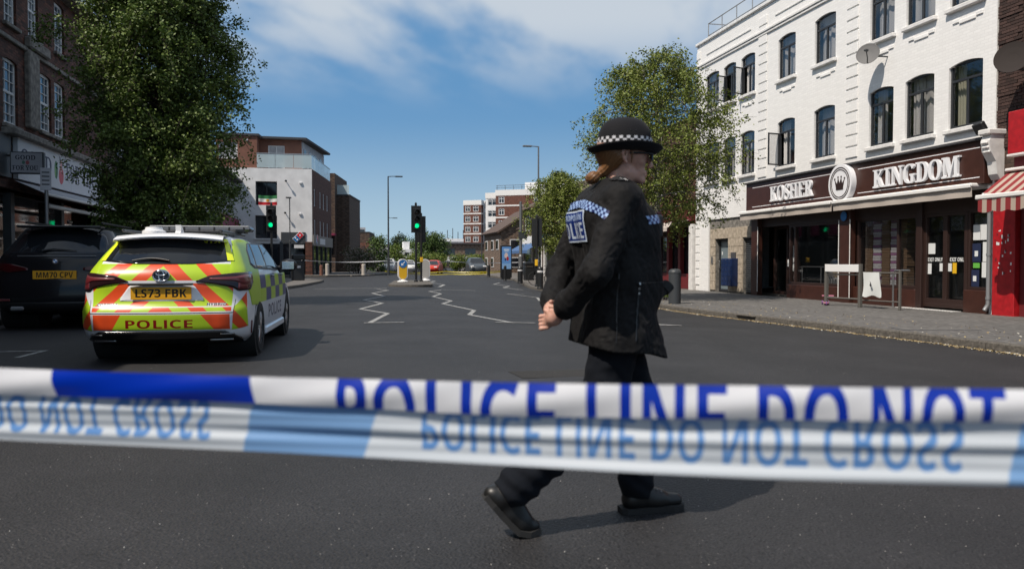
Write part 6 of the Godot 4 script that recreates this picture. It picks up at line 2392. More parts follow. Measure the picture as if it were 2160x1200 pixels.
func car_body(c: Dictionary) -> MB:
	var b := MB.new()
	var tb: Array = c.tb
	var y0: float = tb[0][0]
	var y1: float = tb[tb.size() - 1][0]
	var ny := 40
	var rows := []
	for i in ny + 1:
		var y := lerpf(y0, y1, i / float(ny))
		var w := table(tb, 1, y)
		var zf := table(tb, 3, y)
		var half := []
		# rear middle to nose along the right flank
		var s_side: float = w - c.cx + c.cl
		for j in 9:
			half.append(car_pt(c, lerpf(0.0, w - c.cx, j / 8.0), y))
		for j in range(1, 9):
			half.append(car_pt(c, lerpf(w - c.cx, s_side, j / 8.0), y))
		var p: Vector3 = half[half.size() - 1]
		var fl := maxf(zf - 0.45 + p.z, 0.2)
		for j in range(1, 13):
			half.append(car_pt(c, s_side + fl * j / 12.0, y))
		var q: Vector3 = half[half.size() - 1]
		for j in range(1, 9):
			var f := j / 8.0 * PI / 2
			half.append(Vector3(q.x - (q.x * 0.45) * (1 - cos(f)), y, q.z - 0.33 * sin(f)))
		var e: Vector3 = half[half.size() - 1]
		for j in range(1, 5):
			half.append(Vector3(e.x * (1 - j / 4.0), y, e.z - 0.1 * (1 - pow(1 - j / 4.0, 2))))
		var row := []
		for j in range(half.size() - 1, 0, -1):
			row.append(Vector3(-half[j].x, half[j].y, half[j].z))
		row += half
		rows.append(row)
	b.grid(rows)
	# roof: rings shrinking to a crowned middle
	var top: Array = rows[ny]
	var cen := Vector3(0, y1, (top[0].z + top[top.size() / 2].z) / 2)
	var rr := []
	for k in 7:
		var f := k / 6.0
		var row := []
		for p in top:
			var d: Vector3 = p - cen
			row.append(Vector3(cen.x + d.x * (1 - f), y1 + c.crown * (1 - pow(1 - f, 2)), cen.z + d.z * (1 - f)))
		rr.append(row)
	b.grid(rr)
	# floor
	var bot: Array = rows[0]
	for j in bot.size() - 1:
		b.flat(bot[j + 1], bot[j], Vector3(0, y0, -c.len * 0.5))
	return b

func wheel(t: Node, p: Vector3, r: float, w: float, side: float) -> void:
	var b := MB.new()
	b.T = Transform3D(Basis(Vector3.BACK, PI / 2), p)
	b.lathe([Vector2(r * 0.62, -w / 2), Vector2(r * 0.9, -w / 2), Vector2(r * 0.98, -w * 0.42), Vector2(r, -w * 0.25), Vector2(r, w * 0.25), Vector2(r * 0.98, w * 0.42), Vector2(r * 0.9, w / 2), Vector2(r * 0.62, w / 2)], 32)
	var ty := part(t, "wheel", b, M.rubber)
	var rim := MB.new()
	var x := p.x + side * (w / 2 - 0.02)
	rim.T = Transform3D(Basis(Vector3.BACK, -side * PI / 2), Vector3(x, p.y, p.z))
	rim.lathe([Vector2(r * 0.66, 0.012), Vector2(r * 0.6, 0.015), Vector2(r * 0.58, -0.03), Vector2(0.03, -0.05), Vector2(0.0, -0.05)], 28)
	part(ty, "rim_dish", rim, M.dark_grey_paint)
	var sp := MB.new()
	for k in 5:
		for d in [-0.13, 0.13]:
			var a = TAU * k / 5.0 + d
			sp.cyl(Vector3(x, p.y, p.z), Vector3(x - side * 0.005, p.y + sin(a) * r * 0.6, p.z + cos(a) * r * 0.6), 0.022, 0.017, 6)
	sp.T = Transform3D()
	part(ty, "spokes", sp, M.steel)

func plate(t: Node, words: String, c: Vector3, w: float, h: float, nm: String) -> void:
	var img := picture(768, 164, Color(0.86, 0.62, 0.1))
	paint_text(img, words, "sans_bold", Rect2(60, 26, 648, 112), Color(0.03, 0.03, 0.03))
	part(t, "number_plate", panel(w, h, 0.008), print_mat(nm, img, 0.35), c)

func build_police_car() -> void:
	var t := thing("police_car", "police estate car in yellow and orange chevrons with roof light bar", "car", Vector3(-1.96, 0.0, -9.2), -2.5)
	var c := {"len": 4.65, "cx": 0.34, "cz": 0.3, "cl": 0.5, "bow": 0.05, "crown": 0.05,
		"tb": [[0.2, 0.80, 0.3, 4.35], [0.27, 0.865, 0.1, 4.55], [0.36, 0.89, 0.02, 4.62], [0.46, 0.9, 0.0, 4.64], [0.58, 0.9, 0.0, 4.62], [0.66, 0.895, 0.05, 4.55], [0.76, 0.89, 0.075, 4.3], [0.86, 0.88, 0.08, 3.95], [0.94, 0.868, 0.09, 3.6], [1.01, 0.845, 0.12, 3.38], [1.08, 0.81, 0.18, 3.2], [1.18, 0.76, 0.28, 2.95], [1.28, 0.7, 0.385, 2.65], [1.36, 0.645, 0.46, 2.35], [1.405, 0.585, 0.53, 2.1]]}
	var white := mt("car_white", Color(0.72, 0.73, 0.75), 0.32)
	white.clearcoat_enabled = true
	white.clearcoat = 0.6
	white.clearcoat_roughness = 0.08
	part(t, "body", car_body(c), white)
	# ---- rear livery painted in body coordinates
	var bxr := Rect2(-1.0, 0.36, 2.0, 0.78)
	var W := 2048
	var H := 800
	var img := picture(W, H, Color(0.8, 0.81, 0.83))
	var P := func(s: float, y: float) -> Vector2:
		return Vector2((s + 1.0) / 2.0 * W, (1.0 - (y - 0.36) / 0.78) * H)
	var yel := Color(0.64, 0.76, 0.14)
	var ora := Color(0.82, 0.29, 0.12)
	var zones := [
		[[[-0.78, 0.93], [-0.36, 0.91], [0.36, 0.91], [0.78, 0.93], [0.7, 1.12], [-0.7, 1.12]], 0.0],
		[[[-0.735, 0.63], [0.735, 0.63], [0.75, 0.88], [-0.75, 0.88]], 0.09],
		[[[-0.735, 0.575], [0.735, 0.575], [0.735, 0.618], [-0.735, 0.618]], 0.17],
		[[[-0.72, 0.38], [0.72, 0.38], [0.72, 0.545], [-0.72, 0.545]], 0.3],
		[[[-0.98, 0.4], [-0.74, 0.37], [-0.76, 0.62], [-0.93, 0.78]], 0.1],
		[[[0.74, 0.37], [0.98, 0.4], [0.93, 0.78], [0.76, 0.62]], 0.1]]
	for z in zones:
		var pk := PackedVector2Array()
		for q in z[0]:
			pk.append(P.call(q[0], q[1]))
		fill_poly(img, pk, yel)
		# orange bars leaning towards the middle, mirrored
		for k in 8:
			for sg in [-1.0, 1.0]:
				var base: float = 0.02 + k * 0.36 + z[1]
				var slope := 1.05
				var y0 := 0.36
				var y1 := 1.14
				var w := 0.165
				var f := func(y: float) -> float: return base - (y - 0.36) * slope
				var bar := PackedVector2Array([P.call(sg * f.call(y0), y0), P.call(sg * (f.call(y0) + w), y0), P.call(sg * (f.call(y1) + w), y1), P.call(sg * f.call(y1), y1)])
				# keep each half on its own side
				var halfp := PackedVector2Array([P.call(0, y0), P.call(sg * 1.0, y0), P.call(sg * 1.0, y1), P.call(0, y1)])
				for u in Geometry2D.intersect_polygons(bar, halfp):
					for v in Geometry2D.intersect_polygons(u, pk):
						fill_poly(img, Array(v), ora)
	fill_poly(img, [P.call(-0.38, 0.38), P.call(0.38, 0.38), P.call(0.38, 0.545), P.call(-0.38, 0.545)], yel)
	fill_poly(img, [P.call(-0.72, 0.38), P.call(-0.52, 0.38), P.call(-0.42, 0.545), P.call(-0.72, 0.545)], ora)
	fill_poly(img, [P.call(0.72, 0.38), P.call(0.56, 0.38), P.call(0.42, 0.545), P.call(0.72, 0.545)], ora)
	fill_poly(img, [P.call(-0.52, 0.38), P.call(-0.38, 0.38), P.call(-0.38, 0.545), P.call(-0.42, 0.545)], yel)
	fill_poly(img, [P.call(0.56, 0.38), P.call(0.38, 0.38), P.call(0.38, 0.545), P.call(0.42, 0.545)], yel)
	var a: Vector2 = P.call(-0.37, 0.49)
	var e: Vector2 = P.call(0.34, 0.4)
	paint_text(img, "POLICE", "sans_bold", Rect2(a, e - a), Color(0.48, 0.05, 0.04))
	fill_line(img, P.call(-0.76, 0.558), P.call(0.76, 0.558), 9, Color(0.03, 0.03, 0.03))
	fill_line(img, P.call(-0.76, 0.558), P.call(-0.775, 0.7), 7, Color(0.05, 0.05, 0.05))
	fill_line(img, P.call(0.76, 0.558), P.call(0.775, 0.7), 7, Color(0.05, 0.05, 0.05))
	a = P.call(-0.68, 0.665)
	e = P.call(-0.46, 0.635)
	img.fill_rect(Rect2i(a, e - a), Color(0.78, 0.79, 0.8))
	paint_text(img, "COROLLA", "sans_bold", Rect2(a, e - a), Color(0.2, 0.2, 0.22))
	a = P.call(0.48, 0.665)
	e = P.call(0.68, 0.635)
	img.fill_rect(Rect2i(a, e - a), Color(0.78, 0.79, 0.8))
	paint_text(img, "HYBRID", "sans_bold", Rect2(a, e - a), Color(0.2, 0.2, 0.22))
	var lm := print_mat("rear_livery", img, 0.34)
	part(t, "rear_livery", car_patch(c, [[-0.99, 0.4], [-0.74, 0.37], [0.74, 0.37], [0.99, 0.4]], [[-0.99, 0.8], [-0.8, 1.07], [-0.68, 1.09], [0.68, 1.09], [0.8, 1.07], [0.99, 0.8]], 0.003, 60, 26, bxr), lm)
	# yellow wrap on the shoulders and pillars
	var ym := mt("car_yellow", yel.srgb_to_linear(), 0.34)
	for sg in [-1.0, 1.0]:
		var lo := [[0.7, 0.98], [0.95, 0.82], [1.15, 0.62], [1.75, 0.6]]
		var hi := [[0.7, 1.36], [0.95, 1.38], [1.15, 1.385], [1.75, 1.385]]
		if sg < 0:
			lo = [[-1.75, 0.6], [-1.15, 0.62], [-0.95, 0.82], [-0.7, 0.98]]
			hi = [[-1.75, 1.385], [-1.15, 1.385], [-0.95, 1.38], [-0.7, 1.36]]
		part(t, "shoulder_wrap", car_patch(c, lo, hi, 0.0045, 22, 18), ym)
		# side squares
		var simg := picture(1024, 256, Color(0.76, 0.77, 0.79))
		for k in 6:
			for r in 2:
				simg.fill_rect(Rect2i(k * 171, r * 64, 171, 64), Color(0.02, 0.14, 0.42) if (k + r) % 2 == 0 else yel)
		paint_text(simg, "POLICE", "sans_bold", Rect2(250, 150, 520, 66), Color(0.04, 0.06, 0.25))
		if sg < 0:
			simg.flip_x()
			simg.fill_rect(Rect2i(200, 132, 640, 110), Color(0.76, 0.77, 0.79))
			paint_text(simg, "POLICE", "sans_bold", Rect2(250, 150, 520, 66), Color(0.04, 0.06, 0.25))
		var s0 := 1.75 if sg > 0 else -4.3
		var s1 := 4.3 if sg > 0 else -1.75
		part(t, "side_livery", car_patch(c, [[s0, 0.3], [s1, 0.3]], [[s0, 0.95], [s1, 0.95]], 0.004, 30, 10), print_mat("side_livery%d" % int(sg), simg, 0.34))
		# side windows
		var g0 := [[1.28, 1.08], [1.5, 1.03], [3.6, 0.99]]
		var g1 := [[1.28, 1.25], [1.5, 1.345], [2.9, 1.36], [3.6, 1.05]]
		var lo2 := []
		var hi2 := []
		for q in g0:
			lo2.append([q[0] * sg, q[1]])
		for q in g1:
			hi2.append([q[0] * sg, q[1]])
		if sg < 0:
			lo2.reverse()
			hi2.reverse()
		part(t, "window_surround", car_patch(c, lo2, hi2, 0.006, 34, 10), M.black_plastic)
		for w in [[1.34, 1.62], [1.68, 2.4], [2.47, 3.4]]:
			var l3 := []
			var h3 := []
			for k in 9:
				var s: float = lerpf(w[0], w[1], k / 8.0)
				l3.append([s * sg, curve_at(g0, s) + 0.02])
				h3.append([s * sg, curve_at(g1, s) - 0.02])
			if sg < 0:
				l3.reverse()
				h3.reverse()
			part(t, "side_window", car_patch(c, l3, h3, 0.009, 14, 8), M.car_glass)
	# rear window, wiper and spoiler
	var rw := part(t, "rear_window", car_patch(c, [[-0.68, 1.12], [-0.3, 1.085], [0.3, 1.085], [0.68, 1.12]], [[-0.68, 1.3], [-0.58, 1.385], [0.58, 1.385], [0.68, 1.3]], 0.008, 30, 14), M.car_glass)
	var yb := mt("bright_yellow", Color(0.72, 0.8, 0.02), 0.4)
	for sg in [-1.0, 1.0]:
		var lo := [[0.655, 1.115], [0.735, 1.12]]
		var hi := [[0.565, 1.37], [0.62, 1.37]]
		var rows := []
		for i in 9:
			var f := i / 8.0
			var row := []
			for j in 4:
				var h := j / 3.0
				var s := lerpf(lerpf(lo[0][0], lo[1][0], h), lerpf(hi[0][0], hi[1][0], h), f)
				row.append(car_off(c, s * sg, lerpf(1.12, 1.365, f), 0.012))
			if sg < 0:
				row.reverse()
			rows.append(row)
		var yb2 := MB.new()
		yb2.grid(rows)
		part(rw, "yellow_edge", yb2, yb)
	var nt := text_mesh("NTX", "sans_bold", 0.003, 0.0015)
	var ab := nt.get_aabb()
	var no := part(rw, "roof_code", nt, yb)
	no.scale = Vector3(0.21 / ab.size.x, 0.055 / ab.size.y, 1)
	no.transform = Transform3D(Basis.from_euler(Vector3(-0.80, 0, 0)) * Basis.from_scale(no.scale), car_off(c, 0.43, 1.335, 0.016))
	var wp := MB.new()
	var wpts := []
	var wr := []
	for k in 9:
		var f := k / 8.0
		wpts.append(car_off(c, lerpf(0.06, -0.34, f), 1.105 + 0.025 * sin(f * PI), 0.028))
		wr.append(0.016 - 0.008 * absf(f - 0.3))
	wp.tube(wpts, wr, 6)
	part(t, "rear_wiper", wp, M.black_plastic)
	var sp := MB.new()
	var srow := []
	for i in 5:
		var row := []
		var pr: Array = [[1.375, 0.53], [1.37, 0.34], [1.395, 0.315], [1.425, 0.42], [1.44, 0.8]][i]
		for j in 17:
			var f := j / 8.0 - 1.0
			row.append(Vector3(f * (0.6 - 0.01 * i), pr[0] - 0.035 * f * f + (0.012 if i > 2 else 0.0), -(pr[1] + 0.07 * f * f)))
		srow.append(row)
	sp.grid(srow)
	part(t, "roof_spoiler", sp, white)
	var bl := MB.new()
	bl.box(Vector3(0, 1.372, -0.36), Vector3(0.3, 0.014, 0.03), 0.004)
	part(t, "brake_light", bl, mt("lens_dark_red", Color(0.07, 0.004, 0.006), 0.15))
	# tail lamps
	var red := mt("lens_red", Color(0.11, 0.004, 0.008), 0.12)
	red.clearcoat_enabled = true
	for sg in [-1.0, 1.0]:
		var lo := [[0.36, 0.895], [0.55, 0.87], [0.74, 0.83], [0.8, 0.79], [1.02, 0.8], [1.22, 0.88]]
		var hi := [[0.36, 0.905], [0.5, 0.96], [0.74, 0.985], [0.9, 0.99], [1.05, 1.0], [1.22, 0.99]]
		var li := [[0.5, 0.915], [0.76, 0.9], [0.86, 0.86], [1.02, 0.86], [1.1, 0.9]]
		var hn := [[0.5, 0.935], [0.76, 0.945], [0.9, 0.965], [1.02, 0.965], [1.1, 0.955]]
		var l2 := [[0.8, 0.81], [0.95, 0.81]]
		var h2 := [[0.8, 0.94], [0.95, 0.95]]
		for q in [lo, hi, li, hn, l2, h2]:
			if sg < 0:
				for k in q:
					k[0] = -k[0]
				q.reverse()
		var la := part(t, "tail_lamp", car_patch(c, lo, hi, 0.014, 26, 6), mt("lamp_smoke", Color(0.02, 0.008, 0.01), 0.1))
		part(la, "red_bar", car_patch(c, li, hn, 0.018, 18, 3), red)
		part(la, "red_corner", car_patch(c, l2, h2, 0.017, 8, 4), red)
		# bumper reflectors
		var rl := [[1.12, 0.3], [1.16, 0.3]]
		var rh := [[1.12, 0.45], [1.16, 0.44]]
		for q in [rl, rh]:
			if sg < 0:
				for k in q:
					k[0] = -k[0]
				q.reverse()
		part(t, "reflector", car_patch(c, rl, rh, 0.01, 3, 3), red)
	# black lower bumper with bright corner trims
	part(t, "lower_bumper", car_patch(c, [[-0.86, 0.215], [0.86, 0.215]], [[-0.86, 0.27], [-0.66, 0.365], [0.66, 0.365], [0.86, 0.27]], 0.016, 36, 6), mt("gloss_black", Color(0.01, 0.01, 0.011), 0.15))
	for sg in [-1.0, 1.0]:
		for q in [[0.5, 0.74, 0.262, 0.278], [0.62, 0.76, 0.33, 0.34]]:
			var s0: float = q[0] if sg > 0 else -q[1]
			var s1: float = q[1] if sg > 0 else -q[0]
			part(t, "bumper_trim", car_patch(c, [[s0, q[2]], [s1, q[2]]], [[s0, q[3]], [s1, q[3]]], 0.022, 8, 2), M.steel)
	# plate recess, plate and emblem
	part(t, "plate_recess", car_patch(c, [[-0.44, 0.69], [0.44, 0.69]], [[-0.44, 0.72], [-0.33, 0.875], [0.33, 0.875], [0.44, 0.72]], 0.006, 20, 6), white)
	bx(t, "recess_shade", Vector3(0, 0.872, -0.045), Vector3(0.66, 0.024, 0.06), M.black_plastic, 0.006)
	plate(t, "LS73 FBK", Vector3(0, 0.775, -0.062), 0.62, 0.133, "plate_print")
	var em := MB.new()
	em.T = Transform3D(Basis(Vector3.RIGHT, PI / 2), Vector3(0, 0.965, -0.085))
	em.lathe([Vector2(0.086, 0), Vector2(0.086, 0.022), Vector2(0.0, 0.026)], 28, Vector3.ZERO, 1.0, 0.76)
	var eo := part(t, "emblem", em, mt("emblem_blue", Color(0.02, 0.03, 0.05), 0.3))
	var ring := MB.new()
	for q in [[0.0, 0.0, 0.084, 0.062], [0.0, 0.0, 0.026, 0.058], [0.0, 0.026, 0.054, 0.024]]:
		var pts := []
		var rr := []
		for k in 29:
			var f := TAU * k / 28.0
			pts.append(Vector3(q[0] + cos(f) * q[2], 0.965 + q[1] + sin(f) * q[3], -0.06))
			rr.append(0.0085)
		ring.tube(pts, rr, 6, false)
	part(eo, "emblem_ovals", ring, M.chrome)
	# wheels, arches
	for sg in [-1.0, 1.0]:
		for z in [-0.98, -3.68]:
			var ar := MB.new()
			ar.T = Transform3D(Basis(Vector3.BACK, PI / 2), Vector3(sg * 0.62, 0.34, z))
			ar.lathe([Vector2(0.0, -0.265), Vector2(0.385, -0.265), Vector2(0.385, 0.265), Vector2(0.0, 0.265)], 28)
			part(t, "wheel_arch", ar, M.rubber)
			wheel(t, Vector3(sg * 0.79, 0.325, z), 0.325, 0.225, sg)
		bx(t, "side_sill", Vector3(sg * 0.885, 0.25, -2.33), Vector3(0.05, 0.1, 1.8), white, 0.02)
		bx(t, "roof_rail", Vector3(sg * 0.53, 1.465, -1.35), Vector3(0.04, 0.035, 1.6), M.black_plastic, 0.015)
		# door mirror
		var mi := MB.new()
		mi.T = Transform3D(Basis().scaled(Vector3(1.0, 0.72, 0.55)), Vector3(sg * 1.0, 1.06, -3.05))
		var prof := []
		for k in 9:
			prof.append(Vector2(sin(PI * k / 8.0) * 0.13, -cos(PI * k / 8.0) * 0.13))
		mi.lathe(prof, 16)
		var mo := part(t, "door_mirror", mi, M.black_plastic)
		bx(mo, "mirror_arm", Vector3(sg * 0.87, 1.03, -3.08), Vector3(0.14, 0.05, 0.08), M.black_plastic, 0.015)
		bx(mo, "mirror_glass", Vector3(sg * 1.0, 1.06, -2.977), Vector3(0.17, 0.11, 0.006), M.chrome, 0.003)
		bx(t, "door_handle", Vector3(sg * 0.905, 0.93, -2.05), Vector3(0.03, 0.03, 0.2), M.grey_metal, 0.012)
		bx(t, "door_handle", Vector3(sg * 0.905, 0.93, -2.95), Vector3(0.03, 0.03, 0.2), M.grey_metal, 0.012)
	# roof equipment
	var lbm := mt("lightbar_lens", Color(0.07, 0.075, 0.085), 0.12)
	var lb := bx(t, "light_bar", Vector3(0.08, 1.525, -1.7), Vector3(1.26, 0.06, 0.3), lbm, 0.028)
	bx(lb, "light_bar_top", Vector3(0, 0.033, 0), Vector3(1.2, 0.02, 0.26), M.galvanised, 0.008)
	bx(lb, "light_bar_base", Vector3(0, -0.035, 0), Vector3(1.1, 0.03, 0.24), M.black_plastic, 0.008)
	for k in 7:
		bx(lb, "lamp_divider", Vector3(-0.54 + k * 0.18, 0.0, 0.148), Vector3(0.02, 0.05, 0.01), M.black_plastic, 0.002)
	var dm := MB.new()
	dm.lathe([Vector2(0.13, 0), Vector2(0.13, 0.035), Vector2(0.1, 0.05), Vector2(0.09, 0.08), Vector2(0.0, 0.085)], 20)
	part(t, "aerial_dome", dm, M.white_plastic, Vector3(-0.3, 1.44, -0.95))
	var sf := MB.new()
	sf.prism(PackedVector2Array([Vector2(-0.12, 0), Vector2(0.1, 0), Vector2(0.05, 0.03), Vector2(0.06, 0.1), Vector2(0.02, 0.1)]), -0.03, 0.03)
	var so := part(t, "shark_fin", sf, M.white_plastic, Vector3(0.02, 1.44, -0.8))
	so.rotation.y = -PI / 2

func build_suv() -> void:
	var t := thing("suv", "black sport utility vehicle parked in the shade left of the police car", "car", Vector3(-4.62, 0.0, -14.2), 2.0)
	var c := {"len": 4.92, "cx": 0.36, "cz": 0.34, "cl": 0.54, "bow": 0.06, "crown": 0.05,
		"tb": [[0.25, 0.88, 0.3, 4.6], [0.33, 0.95, 0.08, 4.82], [0.45, 0.985, 0.01, 4.9], [0.6, 0.995, 0.0, 4.92], [0.78, 0.995, 0.02, 4.85], [0.92, 0.985, 0.06, 4.6], [1.05, 0.97, 0.08, 4.1], [1.15, 0.95, 0.1, 3.75], [1.22, 0.93, 0.14, 3.6], [1.32, 0.87, 0.23, 3.35], [1.45, 0.8, 0.34, 3.0], [1.58, 0.73, 0.45, 2.6], [1.66, 0.68, 0.52, 2.3], [1.7, 0.62, 0.6, 2.1]]}
	var black := mt("car_black", Color(0.008, 0.009, 0.011), 0.22, 0.0, 0.35)
	black.clearcoat_enabled = true
	black.clearcoat = 0.35
	black.clearcoat_roughness = 0.05
	part(t, "body", car_body(c), black)
	part(t, "rear_window", car_patch(c, [[-0.74, 1.24], [0.74, 1.24]], [[-0.74, 1.4], [-0.66, 1.58], [0.66, 1.58], [0.74, 1.4]], 0.006, 26, 10), M.car_glass)
	part(t, "chrome_strip", car_patch(c, [[-0.6, 1.195], [0.6, 1.195]], [[-0.6, 1.205], [0.6, 1.205]], 0.012, 20, 2), M.grey_metal)
	for sg in [-1.0, 1.0]:
		var lo := [[0.42, 0.97], [0.7, 0.94], [1.25, 1.0]]
		var hi := [[0.42, 1.01], [0.7, 1.08], [1.25, 1.1]]
		var g0 := [[1.35, 1.24], [3.9, 1.17]]
		var g1 := [[1.35, 1.5], [1.6, 1.6], [3.2, 1.62], [3.9, 1.25]]
		for q in [lo, hi, g0, g1]:
			if sg < 0:
				for k in q:
					k[0] = -k[0]
				q.reverse()
		part(t, "tail_lamp", car_patch(c, lo, hi, 0.014, 20, 5), mt("lens_deep_red", Color(0.05, 0.003, 0.005), 0.12))
		part(t, "side_window", car_patch(c, g0, g1, 0.006, 26, 8), M.car_glass)
		for z in [-1.0, -3.97]:
			var ar := MB.new()
			ar.T = Transform3D(Basis(Vector3.BACK, PI / 2), Vector3(sg * 0.7, 0.4, z))
			ar.lathe([Vector2(0.0, -0.28), Vector2(0.44, -0.28), Vector2(0.44, 0.28), Vector2(0.0, 0.28)], 24)
			part(t, "wheel_arch", ar, M.rubber)
			wheel(t, Vector3(sg * 0.87, 0.38, z), 0.38, 0.27, sg)
		bx(t, "roof_rail", Vector3(sg * 0.58, 1.765, -1.7), Vector3(0.04, 0.04, 2.2), M.black_plastic, 0.015)
		bx(t, "reflector", Vector3(sg * 0.75, 0.5, -0.035), Vector3(0.2, 0.035, 0.02), mt("lens_red", Color(0.11, 0.004, 0.008), 0.12), 0.006)
		bx(t, "exhaust_trim", Vector3(sg * 0.55, 0.36, -0.03), Vector3(0.2, 0.07, 0.05), M.grey_metal, 0.02)
		var mi := MB.new()
		mi.box(Vector3(sg * 1.1, 1.2, -3.2), Vector3(0.24, 0.15, 0.12), 0.04)
		part(t, "door_mirror", mi, black)
	part(t, "lower_bumper", car_patch(c, [[-0.9, 0.3], [0.9, 0.3]], [[-0.9, 0.46], [0.9, 0.46]], 0.01, 26, 5), M.black_plastic)
	plate(t, "MM70 CPV", Vector3(0, 0.9, -0.045), 0.64, 0.135, "suv_plate_print")
	var em := MB.new()
	em.T = Transform3D(Basis(Vector3.RIGHT, PI / 2 - 0.2), Vector3(0, 1.12, -0.088))
	em.lathe([Vector2(0.045, 0), Vector2(0.045, 0.012), Vector2(0, 0.012)], 20)
	var eo := part(t, "emblem", em, M.chrome)
	for k in 4:
		var sct := PackedVector2Array([Vector2.ZERO])
		for j in 7:
			sct.append(Vector2.from_angle(PI / 2 * k + PI / 2 * j / 6.0) * 0.03)
		var q := MB.new()
		q.T = Transform3D(Basis(Vector3.RIGHT, -0.2), Vector3(0, 1.12, -0.088))
		q.prism(sct, 0.012, 0.0145)
		part(eo, "emblem_quarter", q, M.sign_blue if k % 2 else M.letter_white)
	var wp := MB.new()
	wp.tube([car_off(c, -0.22, 1.27, 0.03), car_off(c, -0.05, 1.3, 0.03), car_off(c, 0.3, 1.275, 0.025)], [0.022, 0.014, 0.006], 6)
	part(t, "rear_wiper", wp, M.black_plastic)
	bx(t, "roof_spoiler", Vector3(0, 1.69, -0.45), Vector3(1.26, 0.04, 0.3), black, 0.015)
	var fn := MB.new()
	fn.box(Vector3(0.0, 1.79, -0.9), Vector3(0.05, 0.07, 0.2), 0.02)
	part(t, "shark_fin", fn, black)

func small_car(label: String, p: Vector3, turn: float, m: Material, van := false) -> void:
	var t := thing("distant_car", label, "car", p, turn)
	var k := 1.18 if van else 1.0
	var c := {"len": 4.2, "cx": 0.34, "cz": 0.3, "cl": 0.5, "bow": 0.05, "crown": 0.05,
		"tb": [[0.22, 0.80, 0.25, 4.0], [0.36, 0.87, 0.02, 4.15], [0.58 * k, 0.88, 0.0, 4.2], [0.76 * k, 0.87, 0.05, 4.0], [0.94 * k, 0.85, 0.09, 3.4], [1.02 * k, 0.82, 0.14, 3.1], [1.2 * k, 0.74, 0.3, 2.7], [1.36 * k, 0.64, 0.46, 2.3], [1.42 * k, 0.58, 0.55, 2.0]]}
	part(t, "body", car_body(c), m)
	part(t, "rear_window", car_patch(c, [[-0.64, 1.05 * k], [0.64, 1.05 * k]], [[-0.56, 1.34 * k], [0.56, 1.34 * k]], 0.006, 12, 5), M.car_glass)
	# windscreen, upright enough to be seen from in front
	var ws := MB.new()
	ws.grid([[Vector3(-0.72, 1.02 * k, -3.42), Vector3(0.72, 1.02 * k, -3.42)], [Vector3(-0.58, 1.38 * k, -2.72), Vector3(0.58, 1.38 * k, -2.72)]])
	part(t, "windscreen", ws, M.car_glass)
	for sg in [-1.0, 1.0]:
		bx(t, "headlight", Vector3(sg * 0.62, 0.72 * k, -4.2), Vector3(0.34, 0.14, 0.12), M.white_plastic, 0.03)
		for z in [-0.8, -3.3]:
			wheel(t, Vector3(sg * 0.76, 0.31, z), 0.31, 0.2, sg)

func build_far_cars() -> void:
	var c1 := mt("car_slate", Color(0.05, 0.06, 0.07), 0.3)
	var c2 := mt("car_red", Color(0.5, 0.03, 0.01), 0.3)
	var c3 := mt("car_cream", Color(0.6, 0.6, 0.58), 0.3)
	small_car("dark grey car with headlights towards us at the far cordon", Vector3(12.9, -0.22, -82.5), 178.0, c1, true)
	small_car("small red car parked beyond the yellow cordon tape", Vector3(9.6, -0.22, -88.0), 165.0, c2)
	small_car("white car behind the yellow keep left bollard", Vector3(4.2, -0.05, -82.0), 172.0, c3)
	small_car("pale car parked just left of the red car", Vector3(7.2, -0.2, -96.0), 175.0, M.car_cream)

# ---------------------------------------------------------------- the person
# bones: [a, b, ra, rb]; the field is the smooth union of their tapered capsules
func bone_field(bones: Array, k: float) -> Callable:
	var pa := PackedVector3Array()
	var ba := PackedVector3Array()
	var il := PackedFloat32Array()
	var ra := PackedFloat32Array()
	var dr := PackedFloat32Array()
	for b in bones:
		var d: Vector3 = b[1] - b[0]
		pa.append(b[0])
		ba.append(d)
		il.append(1.0 / maxf(d.length_squared(), 1e-8))
		ra.append(b[2])
		dr.append(b[3] - b[2])
	var n := pa.size()
	return func(p: Vector3) -> float:
		var res := 1e3
		for i in n:
			var q := p - pa[i]
			var t := clampf(q.dot(ba[i]) * il[i], 0.0, 1.0)
			var d := (q - ba[i] * t).length() - ra[i] - dr[i] * t
			var h := maxf(k - absf(res - d), 0.0) / k
			res = minf(res, d) - h * h * k * 0.25
		return res

